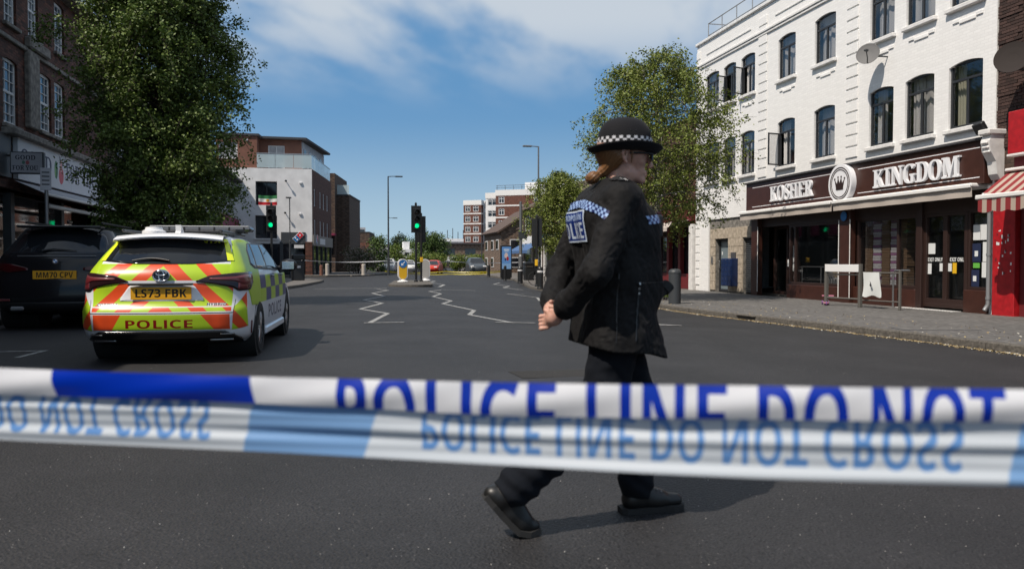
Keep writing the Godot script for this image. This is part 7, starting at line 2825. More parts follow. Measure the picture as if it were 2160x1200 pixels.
func surface_net(f: Callable, lo: Vector3, hi: Vector3, cell: float) -> MB:
	var nx := int((hi.x - lo.x) / cell) + 2
	var ny := int((hi.y - lo.y) / cell) + 2
	var nz := int((hi.z - lo.z) / cell) + 2
	var g := PackedFloat32Array()
	g.resize(nx * ny * nz)
	var B := 4
	var reach := cell * B * 1.25
	for bz in range(0, nz, B):
		for by in range(0, ny, B):
			for bxx in range(0, nx, B):
				var cv: float = f.call(lo + Vector3(bxx + B * 0.5, by + B * 0.5, bz + B * 0.5) * cell)
				var skip := absf(cv) > reach
				for z in range(bz, mini(bz + B, nz)):
					for y in range(by, mini(by + B, ny)):
						for x in range(bxx, mini(bxx + B, nx)):
							g[x + nx * (y + ny * z)] = cv if skip else f.call(lo + Vector3(x, y, z) * cell)
	var idx := {}
	var vs := PackedVector3Array()
	var ns := PackedVector3Array()
	var off := [0, 1, nx, nx + 1, nx * ny, nx * ny + 1, nx * ny + nx, nx * ny + nx + 1]
	var cor := [Vector3(0, 0, 0), Vector3(1, 0, 0), Vector3(0, 1, 0), Vector3(1, 1, 0), Vector3(0, 0, 1), Vector3(1, 0, 1), Vector3(0, 1, 1), Vector3(1, 1, 1)]
	var edges := [[0, 1], [2, 3], [4, 5], [6, 7], [0, 2], [1, 3], [4, 6], [5, 7], [0, 4], [1, 5], [2, 6], [3, 7]]
	for z in nz - 1:
		for y in ny - 1:
			for x in nx - 1:
				var o := x + nx * (y + ny * z)
				var s := 0
				for k in 8:
					if g[o + off[k]] < 0.0:
						s += 1
				if s == 0 or s == 8:
					continue
				var acc := Vector3.ZERO
				var c := 0
				for e in edges:
					var a: float = g[o + off[e[0]]]
					var b: float = g[o + off[e[1]]]
					if (a < 0.0) != (b < 0.0):
						var ca: Vector3 = cor[e[0]]
						acc += ca.lerp(cor[e[1]], a / (a - b))
						c += 1
				var p := lo + (Vector3(x, y, z) + acc / c) * cell
				idx[o] = vs.size()
				vs.append(p)
				var h := cell * 0.5
				ns.append(Vector3(f.call(p + Vector3(h, 0, 0)) - f.call(p - Vector3(h, 0, 0)), f.call(p + Vector3(0, h, 0)) - f.call(p - Vector3(0, h, 0)), f.call(p + Vector3(0, 0, h)) - f.call(p - Vector3(0, 0, h))).normalized())
	var m := MB.new()
	var st := [1, nx, nx * ny]
	for o in idx:
		var z: int = o / (nx * ny)
		var y: int = (o / nx) % ny
		var x: int = o % nx
		if x == 0 or y == 0 or z == 0:
			continue
		for ax in 3:
			var inside: bool = g[o] < 0.0
			if inside == (g[o + st[ax]] < 0.0):
				continue
			var u: int = st[(ax + 1) % 3]
			var v: int = st[(ax + 2) % 3]
			if not (idx.has(o - u) and idx.has(o - v) and idx.has(o - u - v)):
				continue
			var i0: int = idx[o]
			var i1: int = idx[o - u]
			var i2: int = idx[o - u - v]
			var i3: int = idx[o - v]
			if inside:
				m.tri(vs[i0], vs[i1], vs[i2], ns[i0], ns[i1], ns[i2])
				m.tri(vs[i0], vs[i2], vs[i3], ns[i0], ns[i2], ns[i3])
			else:
				m.tri(vs[i0], vs[i2], vs[i1], ns[i0], ns[i2], ns[i1])
				m.tri(vs[i0], vs[i3], vs[i2], ns[i0], ns[i3], ns[i2])
	return m

func join(a: MB, b: MB) -> void:
	a.v.append_array(b.v)
	a.n.append_array(b.n)
	a.uv.append_array(b.uv)

func cast(f: Callable, p: Vector3, d: Vector3) -> Vector3:
	var from := p
	for i in 60:
		if p.distance_to(from) > 0.46:
			break
		var s: float = f.call(p)
		if s < 0.0006:
			break
		p += d * s * 0.8
	return p

func sewn(f: Callable, corner: Vector3, eu: Vector3, ev: Vector3, d: Vector3, nu: int, nv: int, lift: float, bend := 0.0) -> MB:
	# a sheet laid onto cloth: points of the rectangle corner + eu + ev are sent along d until they meet the cloth
	var rows := []
	var uvs := []
	for i in nv + 1:
		var row := []
		var ur := []
		for j in nu + 1:
			var u := j / float(nu)
			var v := i / float(nv)
			var p := corner + eu * u + ev * v + Vector3(0, -bend * pow(u * 2 - 1, 2), 0)
			row.append(cast(f, p, d) - d * lift)
			ur.append(Vector2(u, 1.0 - v))
		rows.append(row)
		uvs.append(ur)
	var b := MB.new()
	b.grid(rows, uvs)
	return b

func build_officer() -> void:
	var t := thing("person", "person in black police jacket and bowler hat walking right, hands clasped behind", "person", Vector3(1.12, 0.0, -3.29), 2.0)
	var V := func(x: float, y: float, z: float) -> Vector3: return Vector3(x, y, z)
	var skin := mt("skin", Color(0.6, 0.34, 0.26), 0.5)
	worn(skin, noise_tex(0.02, 90, 0.86, 1.0, 4), 4.0, false)
	skin.subsurf_scatter_enabled = true
	skin.subsurf_scatter_strength = 0.12
	# ---- body: trunk, limbs, neck; then head and hands on finer grids
	var trunk := []
	for s in [-1.0, 1.0]:
		trunk.append([Vector3(0, 1.33, s * 0.08), Vector3(0.01, 1.0, s * 0.07), 0.1, 0.095])
		trunk.append([Vector3(-0.02, 1.37, s * 0.09), Vector3(-0.03, 1.36, s * 0.16), 0.05, 0.05])
		trunk.append([Vector3(-0.03, 1.36, s * 0.17), Vector3(-0.18, 1.08, s * 0.245), 0.045, 0.037])
		trunk.append([Vector3(-0.18, 1.08, s * 0.245), Vector3(-0.248, 0.915, s * 0.07), 0.037, 0.026])
		trunk.append([Vector3(0, 0.92, s * 0.06), Vector3(0, 0.88, s * 0.08), 0.11, 0.1])
	trunk.append([Vector3(0, 1.36, 0), Vector3(0.035, 1.5, 0), 0.06, 0.052])
	trunk.append([Vector3(0, 0.88, 0.085), Vector3(-0.1, 0.47, 0.09), 0.085, 0.058])
	trunk.append([Vector3(-0.1, 0.47, 0.09), Vector3(-0.47, 0.19, 0.09), 0.055, 0.036])
	trunk.append([Vector3(0.01, 0.88, -0.085), Vector3(0.15, 0.47, -0.085), 0.085, 0.058])
	trunk.append([Vector3(0.15, 0.47, -0.085), Vector3(0.145, 0.1, -0.085), 0.055, 0.036])
	var body := surface_net(bone_field(trunk, 0.03), Vector3(-0.62, 0.02, -0.36), Vector3(0.36, 1.53, 0.36), 0.016)
	var hb := [
		[Vector3(0.02, 1.605, 0), Vector3(0.07, 1.6, 0), 0.092, 0.088],
		[Vector3(0.086, 1.572, 0), Vector3(0.096, 1.51, 0), 0.063, 0.044],
		[Vector3(0.04, 1.498, 0.042), Vector3(0.116, 1.47, 0.012), 0.022, 0.013],
		[Vector3(0.04, 1.498, -0.042), Vector3(0.116, 1.47, -0.012), 0.022, 0.013],
		[Vector3(0.13, 1.466, 0.005), Vector3(0.13, 1.466, -0.005), 0.012, 0.012],
		[Vector3(0.035, 1.5, 0), Vector3(0.005, 1.4, 0), 0.056, 0.06]]
	var hf0 := bone_field(hb, 0.018)
	var fine_b := [
		[Vector3(0.148, 1.574, 0), Vector3(0.174, 1.532, 0), 0.007, 0.0092],
		[Vector3(0.161, 1.526, 0.0105), Vector3(0.161, 1.526, -0.0105), 0.0072, 0.0072],
		[Vector3(0.134, 1.5, 0.018), Vector3(0.145, 1.502, 0), 0.006, 0.007],
		[Vector3(0.134, 1.5, -0.018), Vector3(0.145, 1.502, 0), 0.006, 0.007],
		[Vector3(0.138, 1.489, 0.012), Vector3(0.138, 1.489, -0.012), 0.0078, 0.0078],
		[Vector3(0.112, 1.54, 0.042), Vector3(0.1, 1.545, 0.05), 0.012, 0.012],
		[Vector3(0.112, 1.54, -0.042), Vector3(0.1, 1.545, -0.05), 0.012, 0.012],
		[Vector3(0.142, 1.59, 0.035), Vector3(0.144, 1.59, -0.035), 0.011, 0.011]]
	for s in [-1.0, 1.0]:
		var rimp := [Vector3(0.034, 1.58, s * 0.084), Vector3(0.026, 1.592, s * 0.09), Vector3(0.012, 1.588, s * 0.096), Vector3(0.006, 1.57, s * 0.096), Vector3(0.014, 1.55, s * 0.09), Vector3(0.026, 1.535, s * 0.084)]
		for k in 5:
			fine_b.append([rimp[k], rimp[k + 1], 0.0055, 0.0055 + (0.0025 if k == 4 else 0.0)])
		fine_b.append([Vector3(0.022, 1.575, s * 0.083), Vector3(0.024, 1.555, s * 0.083), 0.01, 0.008])
	var hf1 := bone_field(fine_b, 0.007)
	var head_f := func(p: Vector3) -> float:
		var q := Vector3(p.x, p.y, p.z * 1.08)
		var a: float = hf0.call(q)
		if a > 0.06:
			return a
		var b: float = hf1.call(q)
		var h := maxf(0.009 - absf(a - b), 0.0) / 0.009
		return minf(a, b) - h * h * 0.00225
	join(body, surface_net(head_f, Vector3(-0.1, 1.4, -0.12), Vector3(0.215, 1.72, 0.12), 0.0038))
	# hands: the right one closes round the left behind the back
	var hand := []
	hand.append([Vector3(-0.25, 0.92, 0.075), Vector3(-0.272, 0.885, 0.03), 0.026, 0.03])
	hand.append([Vector3(-0.272, 0.885, 0.03), Vector3(-0.282, 0.868, -0.005), 0.03, 0.026])
	hand.append([Vector3(-0.25, 0.935, -0.075), Vector3(-0.268, 0.915, -0.03), 0.025, 0.028])
	hand.append([Vector3(-0.268, 0.915, -0.03), Vector3(-0.275, 0.905, 0.01), 0.028, 0.022])
	var hand_f := bone_field(hand, 0.02)
	var fing := []
	for k in 4:
		var y := 0.893 - k * 0.017
		var l: float = [0.9, 1.0, 0.95, 0.75][k]
		fing.append([Vector3(-0.292, y, 0.0), Vector3(-0.315, y - 0.006, -0.026 * l), 0.0095, 0.009])
		fing.append([Vector3(-0.315, y - 0.006, -0.026 * l), Vector3(-0.297, y - 0.008, -0.052 * l), 0.009, 0.0078])
	for k in 4:
		var y := 0.927 - k * 0.016
		var l: float = [0.9, 1.0, 0.95, 0.75][k]
		fing.append([Vector3(-0.275, y, 0.012), Vector3(-0.29, y + 0.004, 0.04 * l), 0.0088, 0.0082])
		fing.append([Vector3(-0.29, y + 0.004, 0.04 * l), Vector3(-0.272, y + 0.004, 0.066 * l), 0.0082, 0.0072])
	fing.append([Vector3(-0.26, 0.875, 0.05), Vector3(-0.29, 0.905, 0.035), 0.012, 0.0105])
	fing.append([Vector3(-0.29, 0.905, 0.035), Vector3(-0.306, 0.915, 0.012), 0.0105, 0.0085])
	fing.append([Vector3(-0.255, 0.92, -0.05), Vector3(-0.265, 0.945, -0.03), 0.0115, 0.01])
	fing.append([Vector3(-0.265, 0.945, -0.03), Vector3(-0.275, 0.95, -0.008), 0.01, 0.0082])
	var fing_f := bone_field(fing, 0.004)
	var hands := func(p: Vector3) -> float:
		var a: float = hand_f.call(p)
		if a > 0.08:
			return a
		var b: float = fing_f.call(p)
		var h := maxf(0.008 - absf(a - b), 0.0) / 0.008
		return minf(a, b) - h * h * 0.002
	join(body, surface_net(hands, Vector3(-0.345, 0.8, -0.12), Vector3(-0.21, 0.98, 0.12), 0.0034))
	part(t, "body", body, skin)
	# ---- jacket
	var jb := []
	for s in [-1.0, 1.0]:
		jb.append([Vector3(-0.042, 1.3, s * 0.075), Vector3(0.0, 1.06, s * 0.08), 0.132, 0.126])
		jb.append([Vector3(0.0, 1.06, s * 0.08), Vector3(-0.025, 0.74, s * 0.085), 0.126, 0.155])
		jb.append([Vector3(0.06, 0.9, s * 0.07), Vector3(0.1, 0.66, s * 0.07), 0.095, 0.122])
		jb.append([Vector3(-0.015, 1.395, s * 0.07), Vector3(-0.03, 1.37, s * 0.165), 0.062, 0.072])
		jb.append([Vector3(-0.03, 1.365, s * 0.17), Vector3(-0.165, 1.075, s * 0.245), 0.07, 0.058])
		jb.append([Vector3(-0.165, 1.075, s * 0.245), Vector3(-0.238, 0.945, s * 0.105), 0.058, 0.05])
		jb.append([Vector3(-0.238, 0.945, s * 0.105), Vector3(-0.247, 0.925, s * 0.082), 0.046, 0.036])
		jb.append([Vector3(0.022, 1.365, s * 0.05), Vector3(0.045, 1.22, s * 0.075), 0.1, 0.112])
		jb.append([Vector3(0.09, 1.27, s * 0.06), Vector3(0.1, 1.0, s * 0.06), 0.085, 0.095])
	jb.append([Vector3(0.0, 1.4, 0), Vector3(0.02, 1.45, 0), 0.085, 0.07])
	var jf0 := bone_field(jb, 0.045)
	var cloth := FastNoiseLite.new()
	cloth.seed = 8
	cloth.frequency = 7.0
	cloth.fractal_octaves = 3
	var jf := func(p: Vector3) -> float:
		var d: float = jf0.call(p)
		if d > 0.05:
			return d
		# folds: rings on the bent sleeves, drag lines on the trunk
		var arm := smoothstep(0.13, 0.2, absf(p.z)) * smoothstep(1.35, 1.2, p.y)
		d += arm * 0.003 * sin((p.y * 0.9 - p.x * 0.5) * 120.0 + 3.0 * cloth.get_noise_3d(p.x, p.y, p.z) * 4.0) * (0.5 + cloth.get_noise_3d(p.y + 5.0, p.x, p.z))
		d += 0.011 * cloth.get_noise_3d(p.x * 0.9, p.y * 0.55, p.z * 0.9)
		d += 0.007 * absf(cloth.get_noise_3d(p.x * 2.6 + p.y * 1.4, p.y * 1.3, p.z * 2.6))
		d = maxf(d, 0.748 - 0.156 * (p.x + 0.01) - p.y + 0.006 * sin(p.x * 22.0))
		d = maxf(d, p.y - 1.462 + (p.x - 0.02) * 0.15)
		return d
	var jm := mt("jacket_cloth", Color(0.0075, 0.0073, 0.0078), 0.75, 0.0, 0.3)
	jm.normal_enabled = true
	jm.normal_texture = bump_tex(0.3, 95, 3.0, 2, 256)
	jm.normal_scale = 0.25
	jm.uv1_triplanar = true
	jm.uv1_scale = Vector3(8, 8, 8)
	jm.rim_enabled = true
	jm.rim = 0.12
	var jo := part(t, "jacket", surface_net(jf, Vector3(-0.36, 0.66, -0.38), Vector3(0.3, 1.52, 0.38), 0.0095), jm)
	var torso := []
	for q in jb:
		if absf(q[1].z) < 0.13 and absf(q[0].z) < 0.13:
			torso.append(q)
	var bf := bone_field(torso, 0.045)
	# back patch, checks, epaulette, pocket zip
	var img := picture(512, 256, Color(0.03, 0.15, 0.42))
	img.fill_rect(Rect2i(0, 0, 512, 12), Color(0.75, 0.8, 0.86))
	img.fill_rect(Rect2i(0, 244, 512, 12), Color(0.75, 0.8, 0.86))
	img.fill_rect(Rect2i(0, 0, 12, 256), Color(0.75, 0.8, 0.86))
	img.fill_rect(Rect2i(500, 0, 12, 256), Color(0.75, 0.8, 0.86))
	paint_text(img, "METROPOLITAN", "sans_bold", Rect2(34, 28, 444, 50), Color(0.68, 0.76, 0.86))
	paint_text(img, "POLICE", "sans_bold", Rect2(30, 96, 452, 132), Color(0.75, 0.8, 0.86))
	part(jo, "back_patch", sewn(bf, Vector3(-0.5, 1.2, -0.18), Vector3(0, 0, 0.3), Vector3(0, 0.13, 0), Vector3.RIGHT, 26, 10, 0.009), print_mat("patch_print", img, 0.4))
	img = picture(320, 32, Color(0.04, 0.1, 0.32))
	for k in 40:
		for r in 3:
			if (k + r) % 2 == 0:
				img.fill_rect(Rect2i(k * 8, r * 11, 8, 11), Color(0.55, 0.66, 0.82))
	var ck := print_mat("check_print", img, 0.5, false)
	part(jo, "check_band", sewn(jf, Vector3(-0.5, 1.345, -0.235), Vector3(0, 0, 0.47), Vector3(0, 0.034, 0), Vector3.RIGHT, 40, 4, 0.004, 0.06), ck)
	part(jo, "check_band", sewn(jf, Vector3(0.5, 1.29, 0.17), Vector3(0, 0, -0.34), Vector3(0, 0.034, 0), Vector3.LEFT, 26, 4, 0.004, 0.02), ck)
	var ep := sewn(jf, Vector3(-0.055, 1.6, 0.085), Vector3(0.065, 0, 0), Vector3(0, 0, 0.12), Vector3.DOWN, 6, 8, 0.006)
	part(jo, "epaulette", ep, mt("epaulette_cloth", Color(0.008, 0.008, 0.01), 0.7))
	for k in 2:
		for j in 3:
			part(jo, "shoulder_numeral", sewn(jf, Vector3(-0.045 + j * 0.016, 1.6, 0.16 + k * 0.02), Vector3(0.011, 0, 0), Vector3(0, 0, 0.012), Vector3.DOWN, 2, 2, 0.009), M.white_plastic)
	part(jo, "pocket_zip", sewn(jf, Vector3(0.005, 0.8, 0.6), Vector3(0.006, 0, 0), Vector3(0.025, 0.2, 0), Vector3.FORWARD, 2, 16, 0.003), M.black_plastic)
	for k in 3:
		part(jo, "zip_bead", sewn(jf, Vector3(0.026 + k * 0.001, 0.985 + k * 0.02, 0.6), Vector3(0.009, 0, 0), Vector3(0, 0.009, 0), Vector3.FORWARD, 2, 2, 0.008), M.steel)
	part(jo, "side_seam", sewn(jf, Vector3(-0.075, 0.79, 0.6), Vector3(0.004, 0, 0), Vector3(0.02, 0.28, 0), Vector3.FORWARD, 1, 18, 0.0015), M.black_plastic)
	part(jo, "yoke_seam", sewn(jf, Vector3(0.02, 1.03, 0.6), Vector3(0.15, 0.0, 0), Vector3(0.0, 0.004, 0), Vector3.FORWARD, 14, 1, 0.0015), M.black_plastic)
	# ---- trousers
	var tb := []
	for s in [-1.0, 1.0]:
		tb.append([Vector3(0, 0.95, s * 0.06), Vector3(0, 0.87, s * 0.075), 0.125, 0.12])
	tb.append([Vector3(-0.005, 0.87, 0.085), Vector3(-0.095, 0.47, 0.09), 0.112, 0.082])
	tb.append([Vector3(-0.095, 0.47, 0.09), Vector3(-0.44, 0.215, 0.09), 0.08, 0.076])
	tb.append([Vector3(-0.44, 0.215, 0.09), Vector3(-0.5, 0.165, 0.09), 0.074, 0.066])
	tb.append([Vector3(0.01, 0.87, -0.085), Vector3(0.155, 0.48, -0.085), 0.112, 0.082])
	tb.append([Vector3(0.155, 0.48, -0.085), Vector3(0.14, 0.13, -0.085), 0.08, 0.08])
	var tf0 := bone_field(tb, 0.03)
	var hem := Vector3(-0.475, 0.19, 0.09)
	var hdir := Vector3(-0.38, -0.28, 0).normalized()
	var tf := func(p: Vector3) -> float:
		var d: float = tf0.call(p)
		if d > 0.05:
			return d
		d += 0.012 * cloth.get_noise_3d(p.x * 0.8 + 9.0, p.y * 0.8, p.z * 0.8)
		d += 0.004 * sin(p.y * 85.0 + p.x * 60.0) * smoothstep(0.75, 0.5, p.y)
		if p.x < -0.2:
			d = maxf(d, (p - hem).dot(hdir) - 0.045 - 0.2 * (p.x + 0.475))
		elif p.x > 0.0:
			d = maxf(d, 0.075 - p.y + (p.x - 0.14) * -0.1)
		return d
	var tm := mt("trouser_cloth", Color(0.006, 0.0075, 0.011), 0.85, 0.0, 0.25)
	tm.rim_enabled = true
	tm.rim = 0.1
	part(t, "trousers", surface_net(tf, Vector3(-0.6, 0.02, -0.26), Vector3(0.3, 0.96, 0.26), 0.0105), tm)
	# ---- boots
	var bm := mt("boot_leather", Color(0.008, 0.008, 0.008), 0.42)
	var fb := [
		[Vector3(0.135, 0.16, -0.085), Vector3(0.135, 0.075, -0.085), 0.046, 0.046],
		[Vector3(0.12, 0.055, -0.085), Vector3(0.24, 0.052, -0.088), 0.04, 0.038],
		[Vector3(0.24, 0.048, -0.088), Vector3(0.335, 0.042, -0.09), 0.039, 0.031],
		[Vector3(0.15, 0.105, -0.085), Vector3(0.25, 0.065, -0.087), 0.036, 0.028]]
	var ff := bone_field(fb, 0.03)
	var front_f := func(p: Vector3) -> float: return maxf(ff.call(p), 0.022 - p.y)
	var bo := part(t, "boot", surface_net(front_f, Vector3(0.05, 0.01, -0.16), Vector3(0.4, 0.2, -0.02), 0.006), bm)
	var sole := PackedVector2Array()
	for q in [[0.068, 0.03], [0.09, 0.045], [0.16, 0.043], [0.24, 0.05], [0.31, 0.05], [0.36, 0.034], [0.38, 0.0], [0.36, -0.034], [0.31, -0.048], [0.24, -0.042], [0.16, -0.037], [0.09, -0.042], [0.068, -0.03]]:
		sole.append(Vector2(q[0], q[1] + 0.086))
	var so := MB.new()
	so.T = Transform3D(Basis(Vector3.RIGHT, -PI / 2), Vector3.ZERO)
	so.prism(sole, 0.001, 0.028)
	part(bo, "sole", so, M.rubber)
	for k in 3:
		bx(bo, "lace_eyelet", Vector3(0.215 + k * 0.02, 0.112 - k * 0.009, -0.06), Vector3(0.006, 0.006, 0.006), M.steel, 0.002)
	# raised rear boot, standing on its toe
	var rb := [
		[Vector3(-0.46, 0.21, 0.09), Vector3(-0.515, 0.165, 0.09), 0.045, 0.045],
		[Vector3(-0.55, 0.18, 0.09), Vector3(-0.48, 0.09, 0.09), 0.035, 0.036],
		[Vector3(-0.48, 0.09, 0.09), Vector3(-0.435, 0.048, 0.09), 0.037, 0.036],
		[Vector3(-0.435, 0.048, 0.09), Vector3(-0.38, 0.038, 0.09), 0.034, 0.029],
		[Vector3(-0.48, 0.17, 0.09), Vector3(-0.425, 0.08, 0.09), 0.042, 0.034]]
	var rf := bone_field(rb, 0.03)
	var sd := Vector3(-0.77, -0.64, 0)
	var rear_f := func(p: Vector3) -> float: return maxf(maxf(rf.call(p), (p - Vector3(-0.505, 0.1, 0)).dot(sd) - 0.012), 0.012 - p.y)
	var ro := part(t, "boot", surface_net(rear_f, Vector3(-0.62, 0.0, 0.02), Vector3(-0.32, 0.28, 0.16), 0.006), bm)
	var s2 := MB.new()
	var pts := [[-0.585, 0.175], [-0.552, 0.135], [-0.52, 0.095], [-0.48, 0.052], [-0.45, 0.022], [-0.4, 0.009], [-0.35, 0.016]]
	var up := []
	var dn := []
	for i in pts.size():
		var wd: float = [0.03, 0.042, 0.042, 0.046, 0.05, 0.048, 0.024][i]
		var c := Vector3(pts[i][0], pts[i][1], 0.09)
		var a: Array = pts[maxi(i - 1, 0)]
		var e: Array = pts[mini(i + 1, pts.size() - 1)]
		var tn := Vector3(e[0] - a[0], e[1] - a[1], 0).normalized()
		var nn := Vector3(-tn.y, tn.x, 0)
		up.append([c + nn * 0.016 + Vector3(0, 0, -wd), c + nn * 0.016 + Vector3(0, 0, wd)])
		dn.append([c - nn * 0.008 + Vector3(0, 0, -wd), c - nn * 0.008 + Vector3(0, 0, wd)])
	s2.grid(up)
	s2.grid(dn, [], true)
	for i in pts.size() - 1:
		s2.quad(dn[i][1], dn[i + 1][1], up[i + 1][1], up[i][1])
		s2.quad(dn[i + 1][0], dn[i][0], up[i][0], up[i + 1][0])
	s2.quad(dn[0][0], dn[0][1], up[0][1], up[0][0])
	part(ro, "sole", s2, M.rubber)
	# ---- hair
	var hairb := [
		[Vector3(0.005, 1.59, 0), Vector3(0.04, 1.6, 0), 0.086, 0.086],
		[Vector3(0.005, 1.565, 0.035), Vector3(-0.045, 1.505, 0.01), 0.052, 0.022],
		[Vector3(0.005, 1.565, -0.035), Vector3(-0.045, 1.505, -0.01), 0.052, 0.022],
		[Vector3(-0.045, 1.502, 0), Vector3(-0.07, 1.485, 0), 0.024, 0.016],
		[Vector3(-0.094, 1.474, 0.012), Vector3(-0.096, 1.472, -0.012), 0.027, 0.026]]
	var hr := bone_field(hairb, 0.01)
	var hair_f := func(p: Vector3) -> float:
		var d: float = hr.call(p)
		d += 0.0009 * sin(p.y * 330.0 - p.x * 300.0 + 4.0 * sin(p.z * 60.0))
		return maxf(d, maxf(p.x - 0.012 - (p.y - 1.53) * 0.45, (p.y - 1.6)))
	var hm := mt("hair_ginger", Color(0.34, 0.16, 0.06), 0.45)
	worn(hm, noise_tex(0.09, 97, 0.45, 1.0, 3), 1.0, false)
	hm.uv1_scale = Vector3(9, 30, 9)
	part(t, "hair", surface_net(hair_f, Vector3(-0.15, 1.42, -0.12), Vector3(0.14, 1.68, 0.12), 0.0048), hm)
	# loose strand before the ear
	var hs := MB.new()
	for s in [-1.0, 1.0]:
		hs.tube([Vector3(0.045, 1.6, s * 0.088), Vector3(0.05, 1.565, s * 0.088), Vector3(0.048, 1.53, s * 0.082)], [0.006, 0.005, 0.002], 6)
	part(t, "hair_strand", hs, hm)
	# ---- sunglasses
	var gm = M.black_plastic
	var sg := thing("sunglasses", "black sunglasses worn under the bowler hat brim", "glasses", t.position, 2.0)
	for s in [-1.0, 1.0]:
		var gl := MB.new()
		gl.T = Transform3D(Basis(Vector3.UP, -s * 0.28), Vector3(0.158, 1.562, s * 0.036))
		gl.box(Vector3.ZERO, Vector3(0.008, 0.036, 0.058), 0.004)
		part(sg, "lens", gl, M.dark_glass)
		var tm2 := MB.new()
		tm2.tube([Vector3(0.155, 1.572, s * 0.062), Vector3(0.12, 1.575, s * 0.078), Vector3(0.04, 1.572, s * 0.089)], [0.005, 0.005, 0.004], 6)
		part(sg, "temple", tm2, gm)
	var br := MB.new()
	br.cyl(Vector3(0.17, 1.568, -0.012), Vector3(0.17, 1.568, 0.012), 0.004, -1, 6)
	part(sg, "bridge", br, gm)
	# ---- bowler hat
	var hat := thing("bowler_hat", "black police bowler hat with black and white chequered band", "hat", t.position, 2.0)
	var felt := mt("felt", Color(0.009, 0.009, 0.011), 0.85, 0.0, 0.3)
	felt.rim_enabled = true
	felt.rim = 0.3
	var hc := Vector3(0.05, 1.592, 0)
	var prof := []
	prof.append(Vector2(0.112, 0.0))
	for k in 25:
		var a := PI / 2 * k / 24.0
		prof.append(Vector2(0.1145 * pow(cos(a), 0.62) if k < 24 else 0.0, 0.025 + 0.114 * pow(sin(a), 0.9)))
	var cb := MB.new()
	cb.lathe(prof, 40, hc, 1.03, 0.91)
	part(hat, "crown", cb, felt)
	var rows := []
	var ro2 := []
	for i in 7:
		var row := []
		var f := i / 6.0
		for j in 49:
			var a := TAU * j / 48.0
			var rr := lerpf(0.1, 0.163, f)
			var curl := 0.022 * pow(f, 3) + 0.008 * f * cos(2 * a) * -1.0 - 0.012 * f * (1.0 - f)
			row.append(hc + Vector3(cos(a) * rr * 1.01, curl - 0.004, -sin(a) * rr * 0.9))
		rows.append(row)
	for i in 7:
		var row := []
		for p in rows[6 - i]:
			row.append(p - Vector3(0, 0.005, 0))
		ro2.append(row)
	var bb := MB.new()
	bb.grid(rows)
	bb.grid(ro2)
	bb.grid([rows[6], ro2[0]])
	part(hat, "brim", bb, felt)
	img = picture(576, 24, Color(0.015, 0.015, 0.018))
	for k in 48:
		for r in 2:
			if (k + r) % 2 == 0:
				img.fill_rect(Rect2i(k * 12, r * 12, 12, 12), Color(0.8, 0.8, 0.82))
	rows = []
	var uvs := []
	for i in 2:
		var row := []
		var ur := []
		for j in 49:
			var a := TAU * j / 48.0
			var rr := 0.1168
			row.append(hc + Vector3(cos(a) * rr * 1.03, 0.026 + 0.024 * i, -sin(a) * rr * 0.91))
			ur.append(Vector2(j / 48.0, 1.0 - i))
		rows.append(row)
		uvs.append(ur)
	var bd := MB.new()
	bd.grid(rows, uvs)
	part(hat, "chequered_band", bd, print_mat("hat_check", img, 0.6, false))
	for z in [0.028, -0.028]:
		bx(hat, "vent_eyelet", hc + Vector3(0.0 + z * 0.4, 0.072, 0.0985), Vector3(0.005, 0.005, 0.004), M.black_plastic, 0.001)
	# ---- baton in its holder, radio on the chest
	var bt := thing("baton", "black baton handle sticking out in front of the jacket", "baton", t.position, 2.0)
	var bn := MB.new()
	bn.tube([Vector3(0.13, 0.9, 0.02), Vector3(0.215, 0.975, 0.0), Vector3(0.235, 0.993, -0.005)], [0.018, 0.019, 0.022], 12)
	bn.tube([Vector3(0.235, 0.993, -0.005), Vector3(0.262, 1.017, -0.012)], [0.028, 0.029], 14)
	part(bt, "handle", bn, M.rubber)
	var rd := thing("body_radio", "black radio clipped to the front of the jacket's chest", "radio", t.position, 2.0)
	bx(rd, "case", Vector3(0.185, 1.27, 0.03), Vector3(0.045, 0.1, 0.06), M.black_plastic, 0.01)
	bx(rd, "button", Vector3(0.195, 1.325, 0.03), Vector3(0.02, 0.012, 0.02), M.dark_red, 0.004)

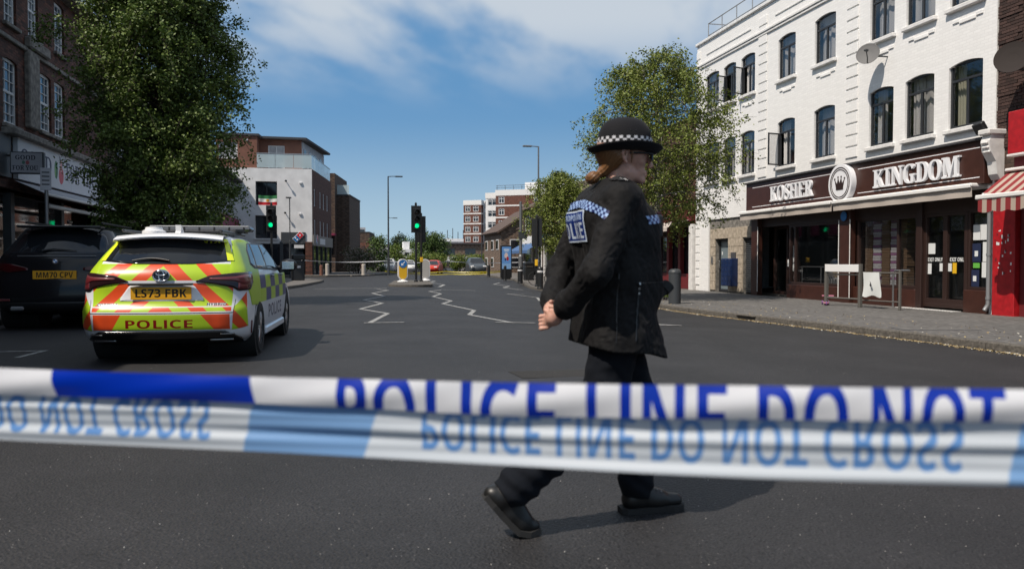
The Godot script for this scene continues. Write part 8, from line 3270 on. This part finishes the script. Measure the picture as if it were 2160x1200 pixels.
func build_tape() -> void:
	# foreground tape: folded along its length, the printed face above, its back with the print showing through below
	var K := [[0.0, -0.63, 0.9695, -1.3247, 0.0387, 0.1056], [0.1287, -0.4419, 0.9668, -1.2535, 0.037, 0.1045], [0.2535, -0.2619, 0.9661, -1.1782, 0.0357, 0.1028], [0.3704, -0.0933, 0.9658, -1.1076, 0.0355, 0.1014], [0.4801, 0.0649, 0.9669, -1.0414, 0.0388, 0.1032], [0.5834, 0.2134, 0.9681, -0.9781, 0.042, 0.1053], [0.6812, 0.3484, 0.9727, -0.9065, 0.04, 0.1076], [0.7709, 0.4723, 0.9769, -0.8408, 0.0382, 0.108], [0.8535, 0.5864, 0.9807, -0.7802, 0.0366, 0.1065], [0.9299, 0.6918, 0.9843, -0.7243, 0.0351, 0.1051], [1.0, 0.7871, 0.9881, -0.6704, 0.0337, 0.103]]
	var at := func(u: float) -> Array:
		for i in K.size() - 1:
			if u <= K[i + 1][0] or i == K.size() - 2:
				var f: float = (u - K[i][0]) / (K[i + 1][0] - K[i][0])
				var o := []
				for j in 6:
					o.append(lerpf(K[i][j], K[i + 1][j], f))
				return o
		return K[0]
	var out := Vector3(-0.43, 0, 0.9).normalized()
	var blue := Color(0.0, 0.17, 0.62)
	var img := picture(2048, 128, Color(0.82, 0.83, 0.85))
	var px := func(u: float) -> float: return u * 2048.0
	fill_poly(img, [Vector2(px.call(0.152), 0), Vector2(px.call(0.347), 0), Vector2(px.call(0.352), 128), Vector2(px.call(0.157), 128)], blue)
	# upper part of each letter shows; the rest is folded under
	for w in [["POLICE", 0.4261, 0.612], ["LINE", 0.636, 0.742], ["DO", 0.7642, 0.826], ["NOT", 0.8412, 0.925]]:
		paint_text(img, w[0], "sans_bold", Rect2(px.call(w[1]), -22, px.call(w[2]) - px.call(w[1]), 310), blue)
	var fm := print_mat("tape_front", img, 0.24, false)
	fm.backlight_enabled = true
	fm.backlight = lin(0.22, 0.22, 0.22)
	var pale := Color(0.36, 0.53, 0.75)
	var im2 := picture(2048, 160, Color(0.76, 0.79, 0.82))
	fill_poly(im2, [Vector2(px.call(0.35), 0), Vector2(px.call(0.465), 0), Vector2(px.call(0.448), 160), Vector2(px.call(0.337), 160)], Color(0.45, 0.6, 0.78))
	fill_poly(im2, [Vector2(px.call(0.94), 0), Vector2(2048, 0), Vector2(2048, 160), Vector2(px.call(0.928), 160)], Color(0.45, 0.6, 0.78))
	for w in [["LINE DO NOT CROSS", 0.0, 0.3062], ["POLICE LINE DO NOT CROSS", 0.4984, 0.9012]]:
		paint_text(im2, w[0], "sans_bold", Rect2(px.call(w[1]), 42, px.call(w[2]) - px.call(w[1]), 96), pale, true)
	var bm := print_mat("tape_back", im2, 0.24, false)
	bm.backlight_enabled = true
	bm.backlight = lin(0.25, 0.25, 0.26)
	fm.texture_repeat = true
	bm.texture_repeat = true
	var t := thing("police_tape", "blue and white police cordon tape stretched across the foreground", "tape")
	for layer in 2:
		var rows := []
		var uvs := []
		var nv := 12 if layer == 0 else 24
		for i in nv + 1:
			var v := i / float(nv)
			var row := []
			var ur := []
			for j in 181:
				var u := -0.65 + 2.3 * j / 180.0
				var q: Array = at.call(u)
				var p := Vector3(q[1], q[2], q[3])
				var drop := 0.0
				var o := 0.0
				if layer == 0:
					drop = q[4] * v
					o = 0.0045 * sin(v * PI * 0.9) - 0.001 + 0.0012 * sin(u * 40.0 + v * 5.0)
				else:
					drop = lerpf(q[4] * 0.35, q[5], v)
					# lengthwise pleats that wander along the tape
					o = -0.007 + 0.0022 * sin(v * 15.0 + 0.9 * sin(u * 7.0)) + 0.0014 * sin(v * 31.0 + u * 4.0) - 0.004 * pow(v - 0.5, 2)
				row.append(p + Vector3(0, -drop, 0) + out * o)
				ur.append(Vector2(u, v))
			rows.append(row)
			uvs.append(ur)
		var b := MB.new()
		b.grid(rows, uvs, true)
		part(t, ["folded_face", "lower_face"][layer], b, [fm, bm][layer])
